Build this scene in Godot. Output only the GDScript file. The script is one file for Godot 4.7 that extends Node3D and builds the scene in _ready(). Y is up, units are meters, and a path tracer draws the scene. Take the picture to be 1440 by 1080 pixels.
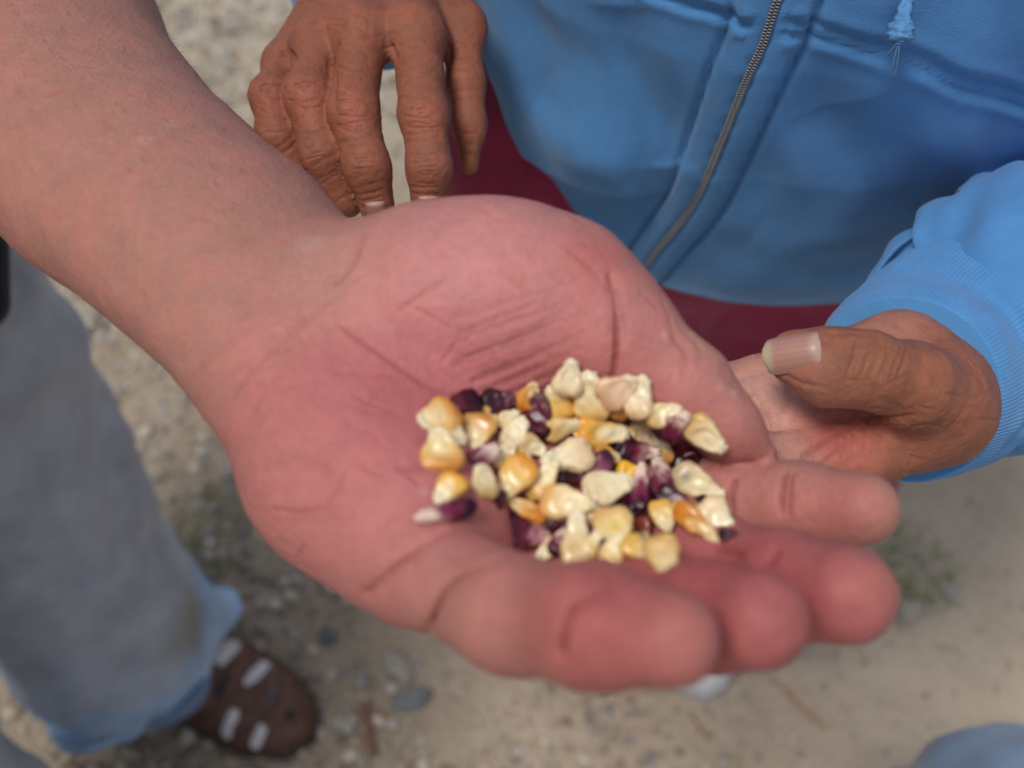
extends Node3D


func _ready() -> void:
	var cam := Camera3D.new()
	cam.name = "camera"
	cam.position = Vector3(0, 1.2, 0)
	cam.rotation_degrees = Vector3(-54, 0, 0)
	cam.near = 0.02
	cam.far = 200.0
	var lens := CameraAttributesPhysical.new()
	lens.frustum_focal_length = 52.30556
	lens.frustum_near = 0.02
	lens.frustum_far = 200.0
	lens.frustum_focus_distance = 0.42
	lens.exposure_aperture = 8.8
	cam.attributes = lens
	cam.fov = 36.99765
	add_child(cam)
	var sky_material := ProceduralSkyMaterial.new()
	sky_material.sky_top_color = Color(0.84, 0.88, 0.94)
	sky_material.sky_horizon_color = Color(0.66, 0.67, 0.69)
	sky_material.sky_curve = 0.2
	sky_material.ground_bottom_color = Color(0.42, 0.38, 0.33)
	sky_material.ground_horizon_color = Color(0.6, 0.58, 0.55)
	sky_material.sky_energy_multiplier = 0.8
	var sky := Sky.new()
	sky.sky_material = sky_material
	var env := Environment.new()
	env.background_mode = Environment.BG_SKY
	env.sky = sky
	env.tonemap_mode = Environment.TONE_MAPPER_LINEAR
	env.tonemap_exposure = 1.2
	env.sdfgi_enabled = true
	env.ssao_enabled = true
	env.ssil_enabled = true
	var world := WorldEnvironment.new()
	world.name = "world"
	world.environment = env
	add_child(world)
	var sun := DirectionalLight3D.new()
	sun.name = "sun"
	sun.light_energy = 0.62
	sun.light_color = Color(1.0, 0.98, 0.95)
	sun.light_angular_distance = 16.0
	sun.shadow_enabled = true
	sun.rotation_degrees = Vector3(-68, -50, 0)
	add_child(sun)
	soft.seed = 9
	soft.frequency = 1.0
	soft.fractal_octaves = 2
	build_ground()
	build_person_b()
	build_person_a()
	build_person_c()
	build_corn()
	scatter()


var skin_bump: NoiseTexture2D
var weave_bump: NoiseTexture2D
var soft := FastNoiseLite.new()

func tag(o: Node, label: String, category := "", group := "", kind := "") -> void:
	if label: o.set_meta("label", label)
	if category: o.set_meta("category", category)
	if group: o.set_meta("group", group)
	if kind: o.set_meta("kind", kind)

var taken := {}

# a repeat takes a three-digit number
func numbered(called: String, parent: Node) -> String:
	var key := str(parent.get_instance_id()) + called
	taken[key] = taken.get(key, -1) + 1
	return called if taken[key] == 0 else "%s_%03d" % [called, taken[key]]

func root(called: String, at: Vector3) -> Node3D:
	var o := Node3D.new()
	o.name = numbered(called, self)
	o.position = at
	add_child(o, true)
	return o

# a mesh given in world coordinates (spot: where its own origin lies), hung under a thing
func part(called: String, m: Mesh, mat: Material, parent: Node3D = null, spot := Vector3.ZERO) -> MeshInstance3D:
	var o := MeshInstance3D.new()
	var under: Node3D = parent if parent else self
	o.name = numbered(called, under)
	o.mesh = m
	o.material_override = mat
	var off := Vector3.ZERO
	var up: Node = under
	while up != self:
		off += (up as Node3D).position
		up = up.get_parent()
	o.position = spot - off
	under.add_child(o, true)
	return o

func plain(c: Color, rough := 0.8) -> StandardMaterial3D:
	var m := StandardMaterial3D.new()
	m.albedo_color = c.linear_to_srgb()
	m.roughness = rough
	return m

func tinted(rough := 0.8) -> StandardMaterial3D:
	var m := StandardMaterial3D.new()
	m.vertex_color_use_as_albedo = true
	m.roughness = rough
	return m

func noise_tex(s: int, freq: float, type := FastNoiseLite.TYPE_SIMPLEX_SMOOTH, size := 512, octaves := 4) -> NoiseTexture2D:
	var n := FastNoiseLite.new()
	n.seed = s
	n.noise_type = type
	n.frequency = freq
	n.fractal_octaves = octaves
	var t := NoiseTexture2D.new()
	t.noise = n
	t.width = size
	t.height = size
	t.seamless = true
	return t

func skin(bump: float, s: float, rough := 0.5) -> StandardMaterial3D:
	var m := tinted(rough)
	m.metallic_specular = 0.27
	m.subsurf_scatter_enabled = true
	m.subsurf_scatter_strength = 0.035
	if skin_bump == null:
		skin_bump = noise_tex(3, 0.05, FastNoiseLite.TYPE_CELLULAR, 512, 3)
	m.heightmap_enabled = true
	m.heightmap_texture = skin_bump
	m.heightmap_scale = bump
	m.uv1_triplanar = true
	m.uv1_scale = Vector3.ONE * s
	return m

func fabric(bump: float, s: float) -> StandardMaterial3D:
	var m := tinted(0.95)
	m.metallic_specular = 0.2
	m.rim_enabled = true
	m.rim = 0.35
	m.rim_tint = 0.5
	if weave_bump == null:
		weave_bump = noise_tex(5, 0.09, FastNoiseLite.TYPE_SIMPLEX_SMOOTH, 512, 3)
	m.heightmap_enabled = true
	m.heightmap_texture = weave_bump
	m.heightmap_scale = bump
	m.uv1_triplanar = true
	m.uv1_scale = Vector3.ONE * s
	return m

# a grid of points; wrap joins the last column to the first; paint gives each vertex its colour
func sheet(nu: int, nv: int, fn: Callable, wrap := false, paint = null, flip := false) -> ArrayMesh:
	var cols := nu if wrap else nu + 1
	var v := PackedVector3Array()
	var uv := PackedVector2Array()
	var c := PackedColorArray()
	for j in nv + 1:
		for i in cols:
			var p: Vector3 = fn.call(i, j)
			v.append(p)
			uv.append(Vector2(float(i) / nu, float(j) / nv))
			if paint != null:
				c.append(paint.call(i, j, p))
	var t := PackedInt32Array()
	for j in nv:
		for i in nu:
			var a := j * cols + i
			var b := j * cols + (i + 1) % cols
			var q := [a, b, b + cols, a, b + cols, a + cols] if flip else [a, b + cols, b, a, a + cols, b + cols]
			t.append_array(q)
	return mesh_of(v, t, uv, c)

func mesh_of(v: PackedVector3Array, t: PackedInt32Array, uv := PackedVector2Array(), c := PackedColorArray()) -> ArrayMesh:
	var n := PackedVector3Array()
	n.resize(v.size())
	for k in range(0, t.size(), 3):
		var f := (v[t[k + 2]] - v[t[k]]).cross(v[t[k + 1]] - v[t[k]])
		n[t[k]] += f
		n[t[k + 1]] += f
		n[t[k + 2]] += f
	for i in n.size():
		n[i] = n[i].normalized()
	var arr := []
	arr.resize(Mesh.ARRAY_MAX)
	arr[Mesh.ARRAY_VERTEX] = v
	arr[Mesh.ARRAY_NORMAL] = n
	if uv.size(): arr[Mesh.ARRAY_TEX_UV] = uv
	if c.size(): arr[Mesh.ARRAY_COLOR] = c
	arr[Mesh.ARRAY_INDEX] = t
	var m := ArrayMesh.new()
	m.add_surface_from_arrays(Mesh.PRIMITIVE_TRIANGLES, arr)
	return m

# rings = [[centre, radius], ...] as a smooth path; returns [centre, radius] at 0..1
func along(rings: Array, s: float) -> Array:
	var x := clampf(s, 0.0, 1.0) * (rings.size() - 1)
	var i := mini(int(x), rings.size() - 2)
	var t := x - i
	var q := []
	for k in 4:
		q.append(rings[clampi(i + k - 1, 0, rings.size() - 1)])
	return [(q[1][0] as Vector3).cubic_interpolate(q[2][0], q[0][0], q[3][0], t), cubic_interpolate(q[1][1], q[2][1], q[0][1], q[3][1], t)]

func tube(rings: Array, nu: int, nv: int, bump: Callable, paint = null, from := 0.0, to := 1.0) -> ArrayMesh:
	var frames := []
	var side := Vector3.ZERO
	for j in nv + 1:
		var s := lerpf(from, to, float(j) / nv)
		var c := along(rings, s)
		var dir: Vector3 = ((along(rings, s + 0.01)[0] as Vector3) - along(rings, s - 0.01)[0]).normalized()
		if side == Vector3.ZERO:
			side = dir.cross(Vector3(0.31, 0.2, 0.93)).normalized()
		side = (side - dir * side.dot(dir)).normalized()
		frames.append([c[0], c[1], side, dir.cross(side)])
	var fn := func(i: int, j: int) -> Vector3:
		var f: Array = frames[j]
		var a := TAU * i / nu
		var out: Vector3 = f[2] * cos(a) + f[3] * sin(a)
		var base: Vector3 = f[0] + out * f[1]
		return base + out * bump.call(a, float(j) / nv, base)
	return sheet(nu, nv, fn, true, paint, true)

# nearest distance to a run of 2-D points (x stretched to metres); x: distance, y: side, z: how far along
func near_line(p: Vector2, pts: Array, stretch: float) -> Vector3:
	var best := 1e9
	var side := 1.0
	var far := 0.0
	for i in pts.size() - 1:
		var a := Vector2(pts[i].x * stretch, pts[i].y)
		var b := Vector2(pts[i + 1].x * stretch, pts[i + 1].y)
		var s := b - a
		var t := clampf((p - a).dot(s) / maxf(s.length_squared(), 1e-12), 0.0, 1.0)
		var d := (p - a - s * t).length()
		if d < best:
			best = d
			side = signf(s.cross(p - a))
			far = (i + t) / (pts.size() - 1)
	return Vector3(best, side, far)

# ---------------------------------------------------------------- ground
func soil_height(x: float, z: float) -> float:
	var near := clampf(1.5 - Vector2(x, z + 0.9).length() * 0.3, 0.0, 1.0)
	return (soft.get_noise_2d(x * 6.0, z * 6.0) * 0.006 + soft.get_noise_2d(x * 40.0, z * 40.0) * 0.0035 + soft.get_noise_2d(x * 130.0, z * 130.0) * 0.0012) * near

func spread(n: int, inner: float, outer: float) -> PackedFloat32Array:
	var out := PackedFloat32Array()
	for i in n + 1:
		var t := 2.0 * i / n - 1.0
		out.append(signf(t) * (absf(t) * inner + pow(absf(t), 9.0) * (outer - inner)))
	return out

func build_ground() -> void:
	var xs := spread(190, 1.5, 60.0)
	var zs := spread(190, 1.6, 60.0)
	var fn := func(i: int, j: int) -> Vector3:
		var x := xs[i]
		var z := zs[j] - 0.9
		return Vector3(x, soil_height(x, z), z)
	var paint := func(_i: int, _j: int, p: Vector3) -> Color:
		var w := soft.get_noise_2d(p.x * 2.3 + 40.0, p.z * 2.3)
		var u := soft.get_noise_2d(p.x * 17.0, p.z * 17.0 + 9.0)
		var stony := smoothstep(0.15, -0.25, p.x + w * 0.3)
		var c := Color(0.395, 0.322, 0.25).lerp(Color(0.295, 0.235, 0.175), clampf(stony * 0.75 + u * 0.5, 0.0, 1.0))
		return c.lerp(Color(0.44, 0.38, 0.30), smoothstep(-0.9, -1.6, p.z) * 0.8) * (1.0 + 0.18 * w)
	var mat := tinted(0.97)
	mat.metallic_specular = 0.15
	mat.heightmap_enabled = true
	mat.heightmap_texture = noise_tex(21, 0.03, FastNoiseLite.TYPE_SIMPLEX_SMOOTH, 512, 5)
	mat.heightmap_scale = 0.5
	mat.uv1_triplanar = true
	mat.uv1_scale = Vector3.ONE * 3.0
	tag(part("ground", sheet(190, 190, fn, false, paint), mat), "pale brown dirt ground strewn with small stones", "", "", "structure")
	var rng := RandomNumberGenerator.new()
	rng.seed = 77
	var tones := [Color(0.40, 0.34, 0.27), Color(0.30, 0.24, 0.18), Color(0.46, 0.42, 0.37), Color(0.28, 0.25, 0.225), Color(0.42, 0.32, 0.23), Color(0.30, 0.29, 0.28), Color(0.50, 0.44, 0.37), Color(0.25, 0.195, 0.15)]
	for kind in 4:
		var mm := MultiMesh.new()
		mm.transform_format = MultiMesh.TRANSFORM_3D
		mm.use_colors = true
		mm.mesh = stone_mesh(30 + kind, 6, 8)
		mm.instance_count = 11000
		var k := 0
		while k < 11000:
			var x := rng.randf_range(-1.35, 1.25)
			var z := rng.randf_range(-2.5, 0.1)
			var stony := smoothstep(0.25, -0.3, x + soft.get_noise_2d(x * 3.0, z * 3.0) * 0.5)
			if rng.randf() > 0.14 + 0.86 * stony:
				continue
			var r := 0.0018 + 0.0062 * pow(rng.randf(), 2.6) * (0.35 + 0.75 * stony) + (0.004 * stony if rng.randf() < 0.05 else 0.0)
			var b := Basis.from_euler(Vector3(rng.randf_range(-0.4, 0.4), rng.randf() * TAU, rng.randf_range(-0.4, 0.4))).scaled(Vector3.ONE * r)
			mm.set_instance_transform(k, Transform3D(b, Vector3(x, soil_height(x, z) + r * 0.25, z)))
			var c: Color = tones[rng.randi() % tones.size()]
			mm.set_instance_color(k, c * rng.randf_range(0.75, 1.15))
			k += 1
		var g := MultiMeshInstance3D.new()
		g.multimesh = mm
		g.name = numbered("gravel", self)
		var gm := tinted(0.9)
		g.material_override = gm
		add_child(g, true)
		tag(g, "small mixed grey and tan gravel scattered over the dirt", "gravel", "", "stuff")

func stone_mesh(s: int, rows: int, cols: int, rag := 0.45) -> ArrayMesh:
	var n := FastNoiseLite.new()
	n.seed = s
	n.frequency = 0.9
	var fn := func(i: int, j: int) -> Vector3:
		var th := PI * j / rows
		var ph := TAU * i / cols
		var d := Vector3(sin(th) * cos(ph), cos(th) * 0.7, sin(th) * sin(ph) * 0.8)
		return d * (1.0 + rag * n.get_noise_3dv(d * 1.3))
	return sheet(cols, rows, fn, true, null, true)

func stone(at: Vector3, r: Vector3, turn: float, c: Color, s: int, label: String) -> void:
	var m := plain(c, 0.9)
	m.heightmap_enabled = true
	m.heightmap_texture = weave_bump if weave_bump else noise_tex(5, 0.09)
	m.heightmap_scale = 0.1
	m.uv1_triplanar = true
	m.uv1_scale = Vector3.ONE * 8.0
	var o := part("stone", stone_mesh(s, 14, 20, 0.6), m, null, at + Vector3(0, r.y * 0.35, 0))
	o.scale = r
	o.rotation.y = turn
	tag(o, label, "stone", "loose stones on the ground")

func grass(at: Vector3, reach: float, count: int, s: int, label: String) -> void:
	var rng := RandomNumberGenerator.new()
	rng.seed = s
	var v := PackedVector3Array()
	var t := PackedInt32Array()
	var c := PackedColorArray()
	for k in count:
		var d := sqrt(rng.randf()) * reach
		var a := rng.randf() * TAU
		var p := at + Vector3(cos(a) * d, 0, sin(a) * d * 1.3)
		p.y = soil_height(p.x, p.z) - 0.002
		var lean := Vector3(rng.randf_range(-1, 1), 0, rng.randf_range(-1, 1))
		var h := rng.randf_range(0.01, 0.032)
		var w := Vector3(cos(a * 7.0), 0, sin(a * 7.0)) * rng.randf_range(0.0008, 0.0016)
		var tone := Color(0.13, 0.24, 0.05).lerp(Color(0.20, 0.26, 0.08), rng.randf())
		for j in 4:
			var f := j / 3.0
			var q := p + Vector3(0, h * f * (1.0 - 0.3 * f), 0) + lean * h * f * f * 0.9
			v.append_array([q - w * (1.02 - f), q + w * (1.02 - f)])
			c.append_array([tone, tone])
			if j:
				var b := v.size() - 4
				t.append_array([b, b + 2, b + 1, b + 1, b + 2, b + 3])
	var m := tinted(0.7)
	m.backlight_enabled = true
	m.backlight = Color(0.3, 0.35, 0.1)
	tag(part("grass", mesh_of(v, t, PackedVector2Array(), c), m), label, "grass", "", "stuff")

func twig(a: Vector3, b: Vector3, r: float, c: Color, s: int, label: String) -> void:
	var rng := RandomNumberGenerator.new()
	rng.seed = s
	var rings := []
	for k in 7:
		var p := a.lerp(b, k / 6.0) + Vector3(rng.randf_range(-1, 1), 0, rng.randf_range(-1, 1)) * 0.004
		p.y = soil_height(p.x, p.z) + r * 1.6
		rings.append([p, r * rng.randf_range(0.7, 1.1) * (1.0 - 0.5 * absf(k / 3.0 - 1.0))])
	tag(part("twig", tube(rings, 8, 30, func(_a, _s, p): return soft.get_noise_3dv(p * 900.0) * r * 0.4), plain(c, 0.9)), label, "twig", "dry twigs on the dirt")

func scatter() -> void:
	stone(Vector3(0.4479, 0.0000, -0.5524), Vector3(0.018, 0.011, 0.015), 0.6, Color(0.55, 0.48, 0.40), 51, "pale stone lying just below the right grass tuft")
	stone(Vector3(0.4992, 0.0000, -0.5734), Vector3(0.015, 0.008, 0.010), 2.0, Color(0.58, 0.52, 0.45), 52, "smaller pale stone right of the grass tuft on the right")
	stone(Vector3(-0.1230, 0.0000, -0.4852), Vector3(0.022, 0.012, 0.013), 2.4, Color(0.50, 0.46, 0.40), 53, "whitish stone right of the sandal, below the little finger")
	stone(Vector3(-0.1072, 0.0000, -0.4507), Vector3(0.019, 0.010, 0.016), 0.3, Color(0.27, 0.28, 0.29), 54, "blue grey stone right of the sandal toe")
	stone(Vector3(-0.2044, 0.0000, -0.5241), Vector3(0.010, 0.008, 0.012), 1.3, Color(0.20, 0.20, 0.22), 55, "small dark grey stone above the sandal toe")
	stone(Vector3(-0.5739, 0.0000, -0.9661), Vector3(0.030, 0.016, 0.026), 1.0, Color(0.50, 0.43, 0.34), 56, "flat tan stone between the jeans knee and the forearm")
	stone(Vector3(-0.4827, 0.0000, -1.5040), Vector3(0.035, 0.008, 0.028), 0.4, Color(0.40, 0.34, 0.265), 57, "broad tan stone beyond the forearm near the hanging hand")
	stone(Vector3(-0.4639, 0.0000, -1.6143), Vector3(0.03, 0.008, 0.025), 1.4, Color(0.38, 0.33, 0.27), 58, "broad dusty stone farthest off beyond the forearm")
	grass(Vector3(0.4690, 0.0000, -0.6074), 0.045, 200, 61, "short green grass tuft on the dirt right of the fingertips")
	grass(Vector3(-0.3588, 0.0000, -0.6398), 0.055, 230, 62, "thin patch of green grass right of the jeans")
	twig(Vector3(0.2832, 0.0000, -0.4787), Vector3(0.3351, 0.0000, -0.4158), 0.0025, Color(0.36, 0.22, 0.12), 71, "thin orange brown twig below the ring finger")
	twig(Vector3(0.1888, 0.0000, -0.4390), Vector3(0.2059, 0.0000, -0.4044), 0.002, Color(0.30, 0.19, 0.11), 72, "short brown twig below the white shoe")
	twig(Vector3(-0.1614, 0.0000, -0.4390), Vector3(-0.1427, 0.0000, -0.3895), 0.006, Color(0.20, 0.11, 0.07), 73, "thick dark brown bark twig right of the sandal")
	twig(Vector3(-0.1672, 0.0000, -0.4351), Vector3(-0.1289, 0.0000, -0.4296), 0.004, Color(0.22, 0.13, 0.08), 74, "short stub of bark lying across the thick dark twig")

# ---------------------------------------------------------------- people
func nail(called: String, who: Node3D, at: Vector3, along_: Vector3, up: Vector3, size: Vector2, curve: float, free: float, bed: Color, free_tone: Color) -> void:
	var y := up.normalized()
	var x := (along_ - y * along_.dot(y)).normalized()
	var z := x.cross(y)
	var fn := func(i: int, j: int) -> Vector3:
		var a := (i / 20.0 - 0.5) * 2.0
		var s := j / 20.0
		var wide := pow(maxf(0.0, 1.0 - pow(absf(s * 2.0 - 1.0), 7.0 if s > 0.5 else 9.0)), 0.4)
		var k := a * lerpf(wide, 1.0, 0.25 if s < 0.5 else 0.4)
		var q := at + x * (s - 0.5) * size.x + z * k * size.y * 0.5
		var rim := maxf(absf(a), absf(s * 2.0 - 1.0) if s < 0.5 else 0.0)
		return q + y * (curve * (1.0 - k * k) - 0.0012 * pow(rim, 8.0) - 0.0012 * s * s + 0.0004)
	var paint := func(i: int, j: int, _p: Vector3) -> Color:
		var a := (i / 20.0 - 0.5) * 2.0
		var s := j / 20.0
		var c := bed * (1.0 + 0.07 * sin(i * 2.1))
		c = c.lerp(bed.lerp(Color(0.55, 0.42, 0.38), 0.6), smoothstep(0.26, 0.14, s + a * a * 0.14) * 0.6)
		return c.lerp(free_tone, smoothstep(1.0 - free - 0.05, 1.0 - free + 0.03, s - a * a * 0.04))
	var m := tinted(0.36)
	m.metallic_specular = 0.4
	part(called, sheet(20, 20, fn, false, paint), m, who)

func build_person_a() -> void:
	var who := root("person", Vector3(-0.42, 0, -0.42))
	tag(who, "person in worn jeans holding out an open palm full of corn", "person")
	var f := Flesh.new(11)
	f.k0 = 0.022
	f.kc = 0.006
	f.kj = 0.007
	f.bone(Vector3(-0.0729, 0.9199, -0.2304), Vector3(-0.1002, 0.9159, -0.2639), 0.03544, 0.04007, 0, 0.740, Vector3(0.2514, 0.9315, -0.2629))
	f.bone(Vector3(-0.1002, 0.9159, -0.2639), Vector3(-0.1359, 0.9109, -0.2996), 0.04007, 0.04420, 0, 0.740, Vector3(0.2514, 0.9315, -0.2629))
	f.bone(Vector3(-0.1359, 0.9109, -0.2996), Vector3(-0.1723, 0.9040, -0.3411), 0.04420, 0.05098, 0, 0.740, Vector3(0.2514, 0.9315, -0.2629))
	f.bone(Vector3(-0.1723, 0.9040, -0.3411), Vector3(-0.2137, 0.9022, -0.3982), 0.05098, 0.06239, 0, 0.740, Vector3(0.2514, 0.9315, -0.2629))
	f.bone(Vector3(-0.2137, 0.9022, -0.3982), Vector3(-0.2642, 0.9024, -0.4751), 0.06239, 0.07732, 0, 0.740, Vector3(0.2514, 0.9315, -0.2629))
	f.bone(Vector3(-0.0729, 0.9199, -0.2304), Vector3(-0.0436, 0.9178, -0.2104), 0.03364, 0.02573, 0, 0.740, Vector3(0.2514, 0.9315, -0.2629))
	f.bone(Vector3(-0.0262, 0.9300, -0.2272), Vector3(-0.0043, 0.9316, -0.2261), 0.02573, 0.02646, 0)
	f.bone(Vector3(-0.0043, 0.9316, -0.2261), Vector3(0.0163, 0.9304, -0.2243), 0.02646, 0.02515, 0)
	f.bone(Vector3(-0.0561, 0.9164, -0.2255), Vector3(-0.0262, 0.9300, -0.2272), 0.02691, 0.02573, 0, 0.850, Vector3(0.2514, 0.9315, -0.2629))
	f.bone(Vector3(-0.0625, 0.9202, -0.1967), Vector3(-0.0483, 0.9223, -0.1707), 0.02373, 0.02255, 0)
	f.bone(Vector3(-0.0483, 0.9223, -0.1707), Vector3(-0.0305, 0.9290, -0.1509), 0.02255, 0.02061, 0)
	f.bone(Vector3(-0.0451, 0.9108, -0.2213), Vector3(0.0449, 0.8812, -0.1940), 0.02075, 0.01752, 0)
	f.bone(Vector3(-0.0446, 0.9088, -0.2116), Vector3(0.0354, 0.8884, -0.1785), 0.02052, 0.01858, 0)
	f.bone(Vector3(-0.0445, 0.9117, -0.1987), Vector3(0.0146, 0.8997, -0.1601), 0.01995, 0.01754, 0)
	f.bone(Vector3(-0.0440, 0.9142, -0.1817), Vector3(-0.0189, 0.9255, -0.1411), 0.01885, 0.01587, 0)
	f.bone(Vector3(0.0161, 0.9327, -0.2224), Vector3(0.0288, 0.9325, -0.2137), 0.02365, 0.01865, 1)
	f.bone(Vector3(0.0288, 0.9325, -0.2137), Vector3(0.0515, 0.9258, -0.1977), 0.01865, 0.01277, 1)
	f.bone(Vector3(0.0515, 0.9258, -0.1977), Vector3(0.0631, 0.9200, -0.1879), 0.01277, 0.00940, 1)
	f.bone(Vector3(0.0631, 0.9200, -0.1879), Vector3(0.0737, 0.9145, -0.1821), 0.00940, 0.00440, 1)
	f.bone(Vector3(0.0474, 0.8893, -0.1917), Vector3(0.0673, 0.8998, -0.1737), 0.01714, 0.01368, 2)
	f.bone(Vector3(0.0673, 0.8998, -0.1737), Vector3(0.0833, 0.9104, -0.1662), 0.01368, 0.01234, 2)
	f.bone(Vector3(0.0833, 0.9104, -0.1662), Vector3(0.0970, 0.9232, -0.1584), 0.01234, 0.01002, 2)
	f.bone(Vector3(0.0349, 0.8915, -0.1743), Vector3(0.0571, 0.9126, -0.1455), 0.01614, 0.01379, 3)
	f.bone(Vector3(0.0571, 0.9126, -0.1455), Vector3(0.0706, 0.9299, -0.1318), 0.01379, 0.01339, 3)
	f.bone(Vector3(0.0706, 0.9299, -0.1318), Vector3(0.0810, 0.9451, -0.1222), 0.01339, 0.01223, 3)
	f.bone(Vector3(0.0143, 0.9042, -0.1543), Vector3(0.0372, 0.9301, -0.1270), 0.01554, 0.01253, 4)
	f.bone(Vector3(0.0372, 0.9301, -0.1270), Vector3(0.0479, 0.9486, -0.1150), 0.01253, 0.01209, 4)
	f.bone(Vector3(0.0479, 0.9486, -0.1150), Vector3(0.0552, 0.9619, -0.1079), 0.01209, 0.01110, 4)
	f.bone(Vector3(-0.0217, 0.9361, -0.1336), Vector3(0.0000, 0.9543, -0.1127), 0.01411, 0.01281, 5)
	f.bone(Vector3(0.0000, 0.9543, -0.1127), Vector3(0.0181, 0.9687, -0.1035), 0.01281, 0.01291, 5)
	f.bone(Vector3(0.0181, 0.9687, -0.1035), Vector3(0.0325, 0.9783, -0.0964), 0.01291, 0.01038, 5)
	f.crease([Vector3(0.0282, 0.9557, -0.2179), Vector3(0.0288, 0.9548, -0.2137), Vector3(0.0294, 0.9537, -0.2097), Vector3(0.0296, 0.9521, -0.2060), Vector3(0.0296, 0.9499, -0.2027), Vector3(0.0295, 0.9473, -0.1996), Vector3(0.0293, 0.9438, -0.1967), Vector3(0.0289, 0.9394, -0.1943), Vector3(0.0284, 0.9348, -0.1930), Vector3(0.0278, 0.9298, -0.1925), Vector3(0.0271, 0.9237, -0.1930)], 0.00070, 0.00190)
	f.crease([Vector3(0.0297, 0.9545, -0.2131), Vector3(0.0305, 0.9536, -0.2103), Vector3(0.0313, 0.9525, -0.2078), Vector3(0.0319, 0.9511, -0.2055), Vector3(0.0323, 0.9496, -0.2033), Vector3(0.0325, 0.9480, -0.2012), Vector3(0.0328, 0.9462, -0.1992)], 0.00150, 0.00070)
	f.crease([Vector3(-0.0482, 0.9498, -0.2027), Vector3(-0.0446, 0.9494, -0.1999), Vector3(-0.0410, 0.9487, -0.1973), Vector3(-0.0371, 0.9478, -0.1945), Vector3(-0.0328, 0.9465, -0.1918), Vector3(-0.0288, 0.9448, -0.1896), Vector3(-0.0253, 0.9431, -0.1878), Vector3(-0.0216, 0.9411, -0.1866), Vector3(-0.0169, 0.9382, -0.1864), Vector3(-0.0113, 0.9348, -0.1870), Vector3(-0.0060, 0.9320, -0.1878), Vector3(-0.0010, 0.9302, -0.1887), Vector3(0.0041, 0.9284, -0.1897)], 0.00120, 0.00070)
	f.crease([Vector3(-0.0386, 0.9326, -0.1270), Vector3(-0.0363, 0.9383, -0.1262), Vector3(-0.0344, 0.9420, -0.1263), Vector3(-0.0323, 0.9451, -0.1269), Vector3(-0.0301, 0.9477, -0.1278), Vector3(-0.0278, 0.9499, -0.1289), Vector3(-0.0252, 0.9518, -0.1301), Vector3(-0.0225, 0.9530, -0.1315), Vector3(-0.0199, 0.9535, -0.1331), Vector3(-0.0173, 0.9533, -0.1350), Vector3(-0.0143, 0.9521, -0.1372), Vector3(-0.0109, 0.9491, -0.1400), Vector3(-0.0072, 0.9435, -0.1443)], 0.00080, 0.00180)
	f.crease([Vector3(-0.0213, 0.9271, -0.1196), Vector3(-0.0196, 0.9478, -0.1130), Vector3(-0.0190, 0.9516, -0.1139), Vector3(-0.0180, 0.9548, -0.1152), Vector3(-0.0166, 0.9574, -0.1168), Vector3(-0.0148, 0.9595, -0.1183), Vector3(-0.0125, 0.9615, -0.1194), Vector3(-0.0095, 0.9633, -0.1203), Vector3(-0.0059, 0.9648, -0.1211), Vector3(-0.0019, 0.9652, -0.1221), Vector3(0.0026, 0.9635, -0.1238)], 0.00080, 0.00190)
	f.crease([Vector3(0.0100, 0.9751, -0.0935), Vector3(0.0100, 0.9769, -0.0950), Vector3(0.0101, 0.9784, -0.0965), Vector3(0.0105, 0.9796, -0.0981), Vector3(0.0111, 0.9806, -0.0997), Vector3(0.0120, 0.9815, -0.1012), Vector3(0.0133, 0.9823, -0.1026), Vector3(0.0151, 0.9829, -0.1037), Vector3(0.0174, 0.9834, -0.1046), Vector3(0.0204, 0.9838, -0.1052), Vector3(0.0235, 0.9838, -0.1059)], 0.00090, 0.00123)
	f.crease([Vector3(-0.0637, 0.9360, -0.1511), Vector3(-0.0603, 0.9379, -0.1494), Vector3(-0.0571, 0.9396, -0.1479), Vector3(-0.0542, 0.9411, -0.1469), Vector3(-0.0516, 0.9428, -0.1464), Vector3(-0.0493, 0.9442, -0.1462), Vector3(-0.0471, 0.9453, -0.1460), Vector3(-0.0451, 0.9463, -0.1457), Vector3(-0.0431, 0.9472, -0.1455)], 0.00070, 0.00063)
	f.crease([Vector3(-0.0289, 0.9514, -0.1538), Vector3(-0.0259, 0.9510, -0.1545), Vector3(-0.0229, 0.9501, -0.1555), Vector3(-0.0201, 0.9489, -0.1564), Vector3(-0.0176, 0.9476, -0.1571), Vector3(-0.0153, 0.9460, -0.1576), Vector3(-0.0130, 0.9439, -0.1585)], 0.00130, 0.00070)
	f.crease([Vector3(0.0646, 0.9152, -0.1733), Vector3(0.0639, 0.9149, -0.1713), Vector3(0.0632, 0.9143, -0.1695), Vector3(0.0628, 0.9135, -0.1677), Vector3(0.0629, 0.9125, -0.1656), Vector3(0.0633, 0.9112, -0.1636), Vector3(0.0598, 0.9279, -0.1515)], 0.00080, 0.00112)
	f.crease([Vector3(0.0776, 0.9218, -0.1717), Vector3(0.0765, 0.9223, -0.1680), Vector3(0.0756, 0.9219, -0.1650), Vector3(0.0752, 0.9209, -0.1622), Vector3(0.0753, 0.9196, -0.1595), Vector3(0.0758, 0.9178, -0.1571)], 0.00080, 0.00126)
	f.crease([Vector3(0.0788, 0.9228, -0.1706), Vector3(0.0779, 0.9232, -0.1671), Vector3(0.0773, 0.9228, -0.1642), Vector3(0.0769, 0.9220, -0.1616), Vector3(0.0769, 0.9207, -0.1591), Vector3(0.0773, 0.9190, -0.1568), Vector3(0.0708, 0.9422, -0.1409)], 0.00120, 0.00070)
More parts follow.
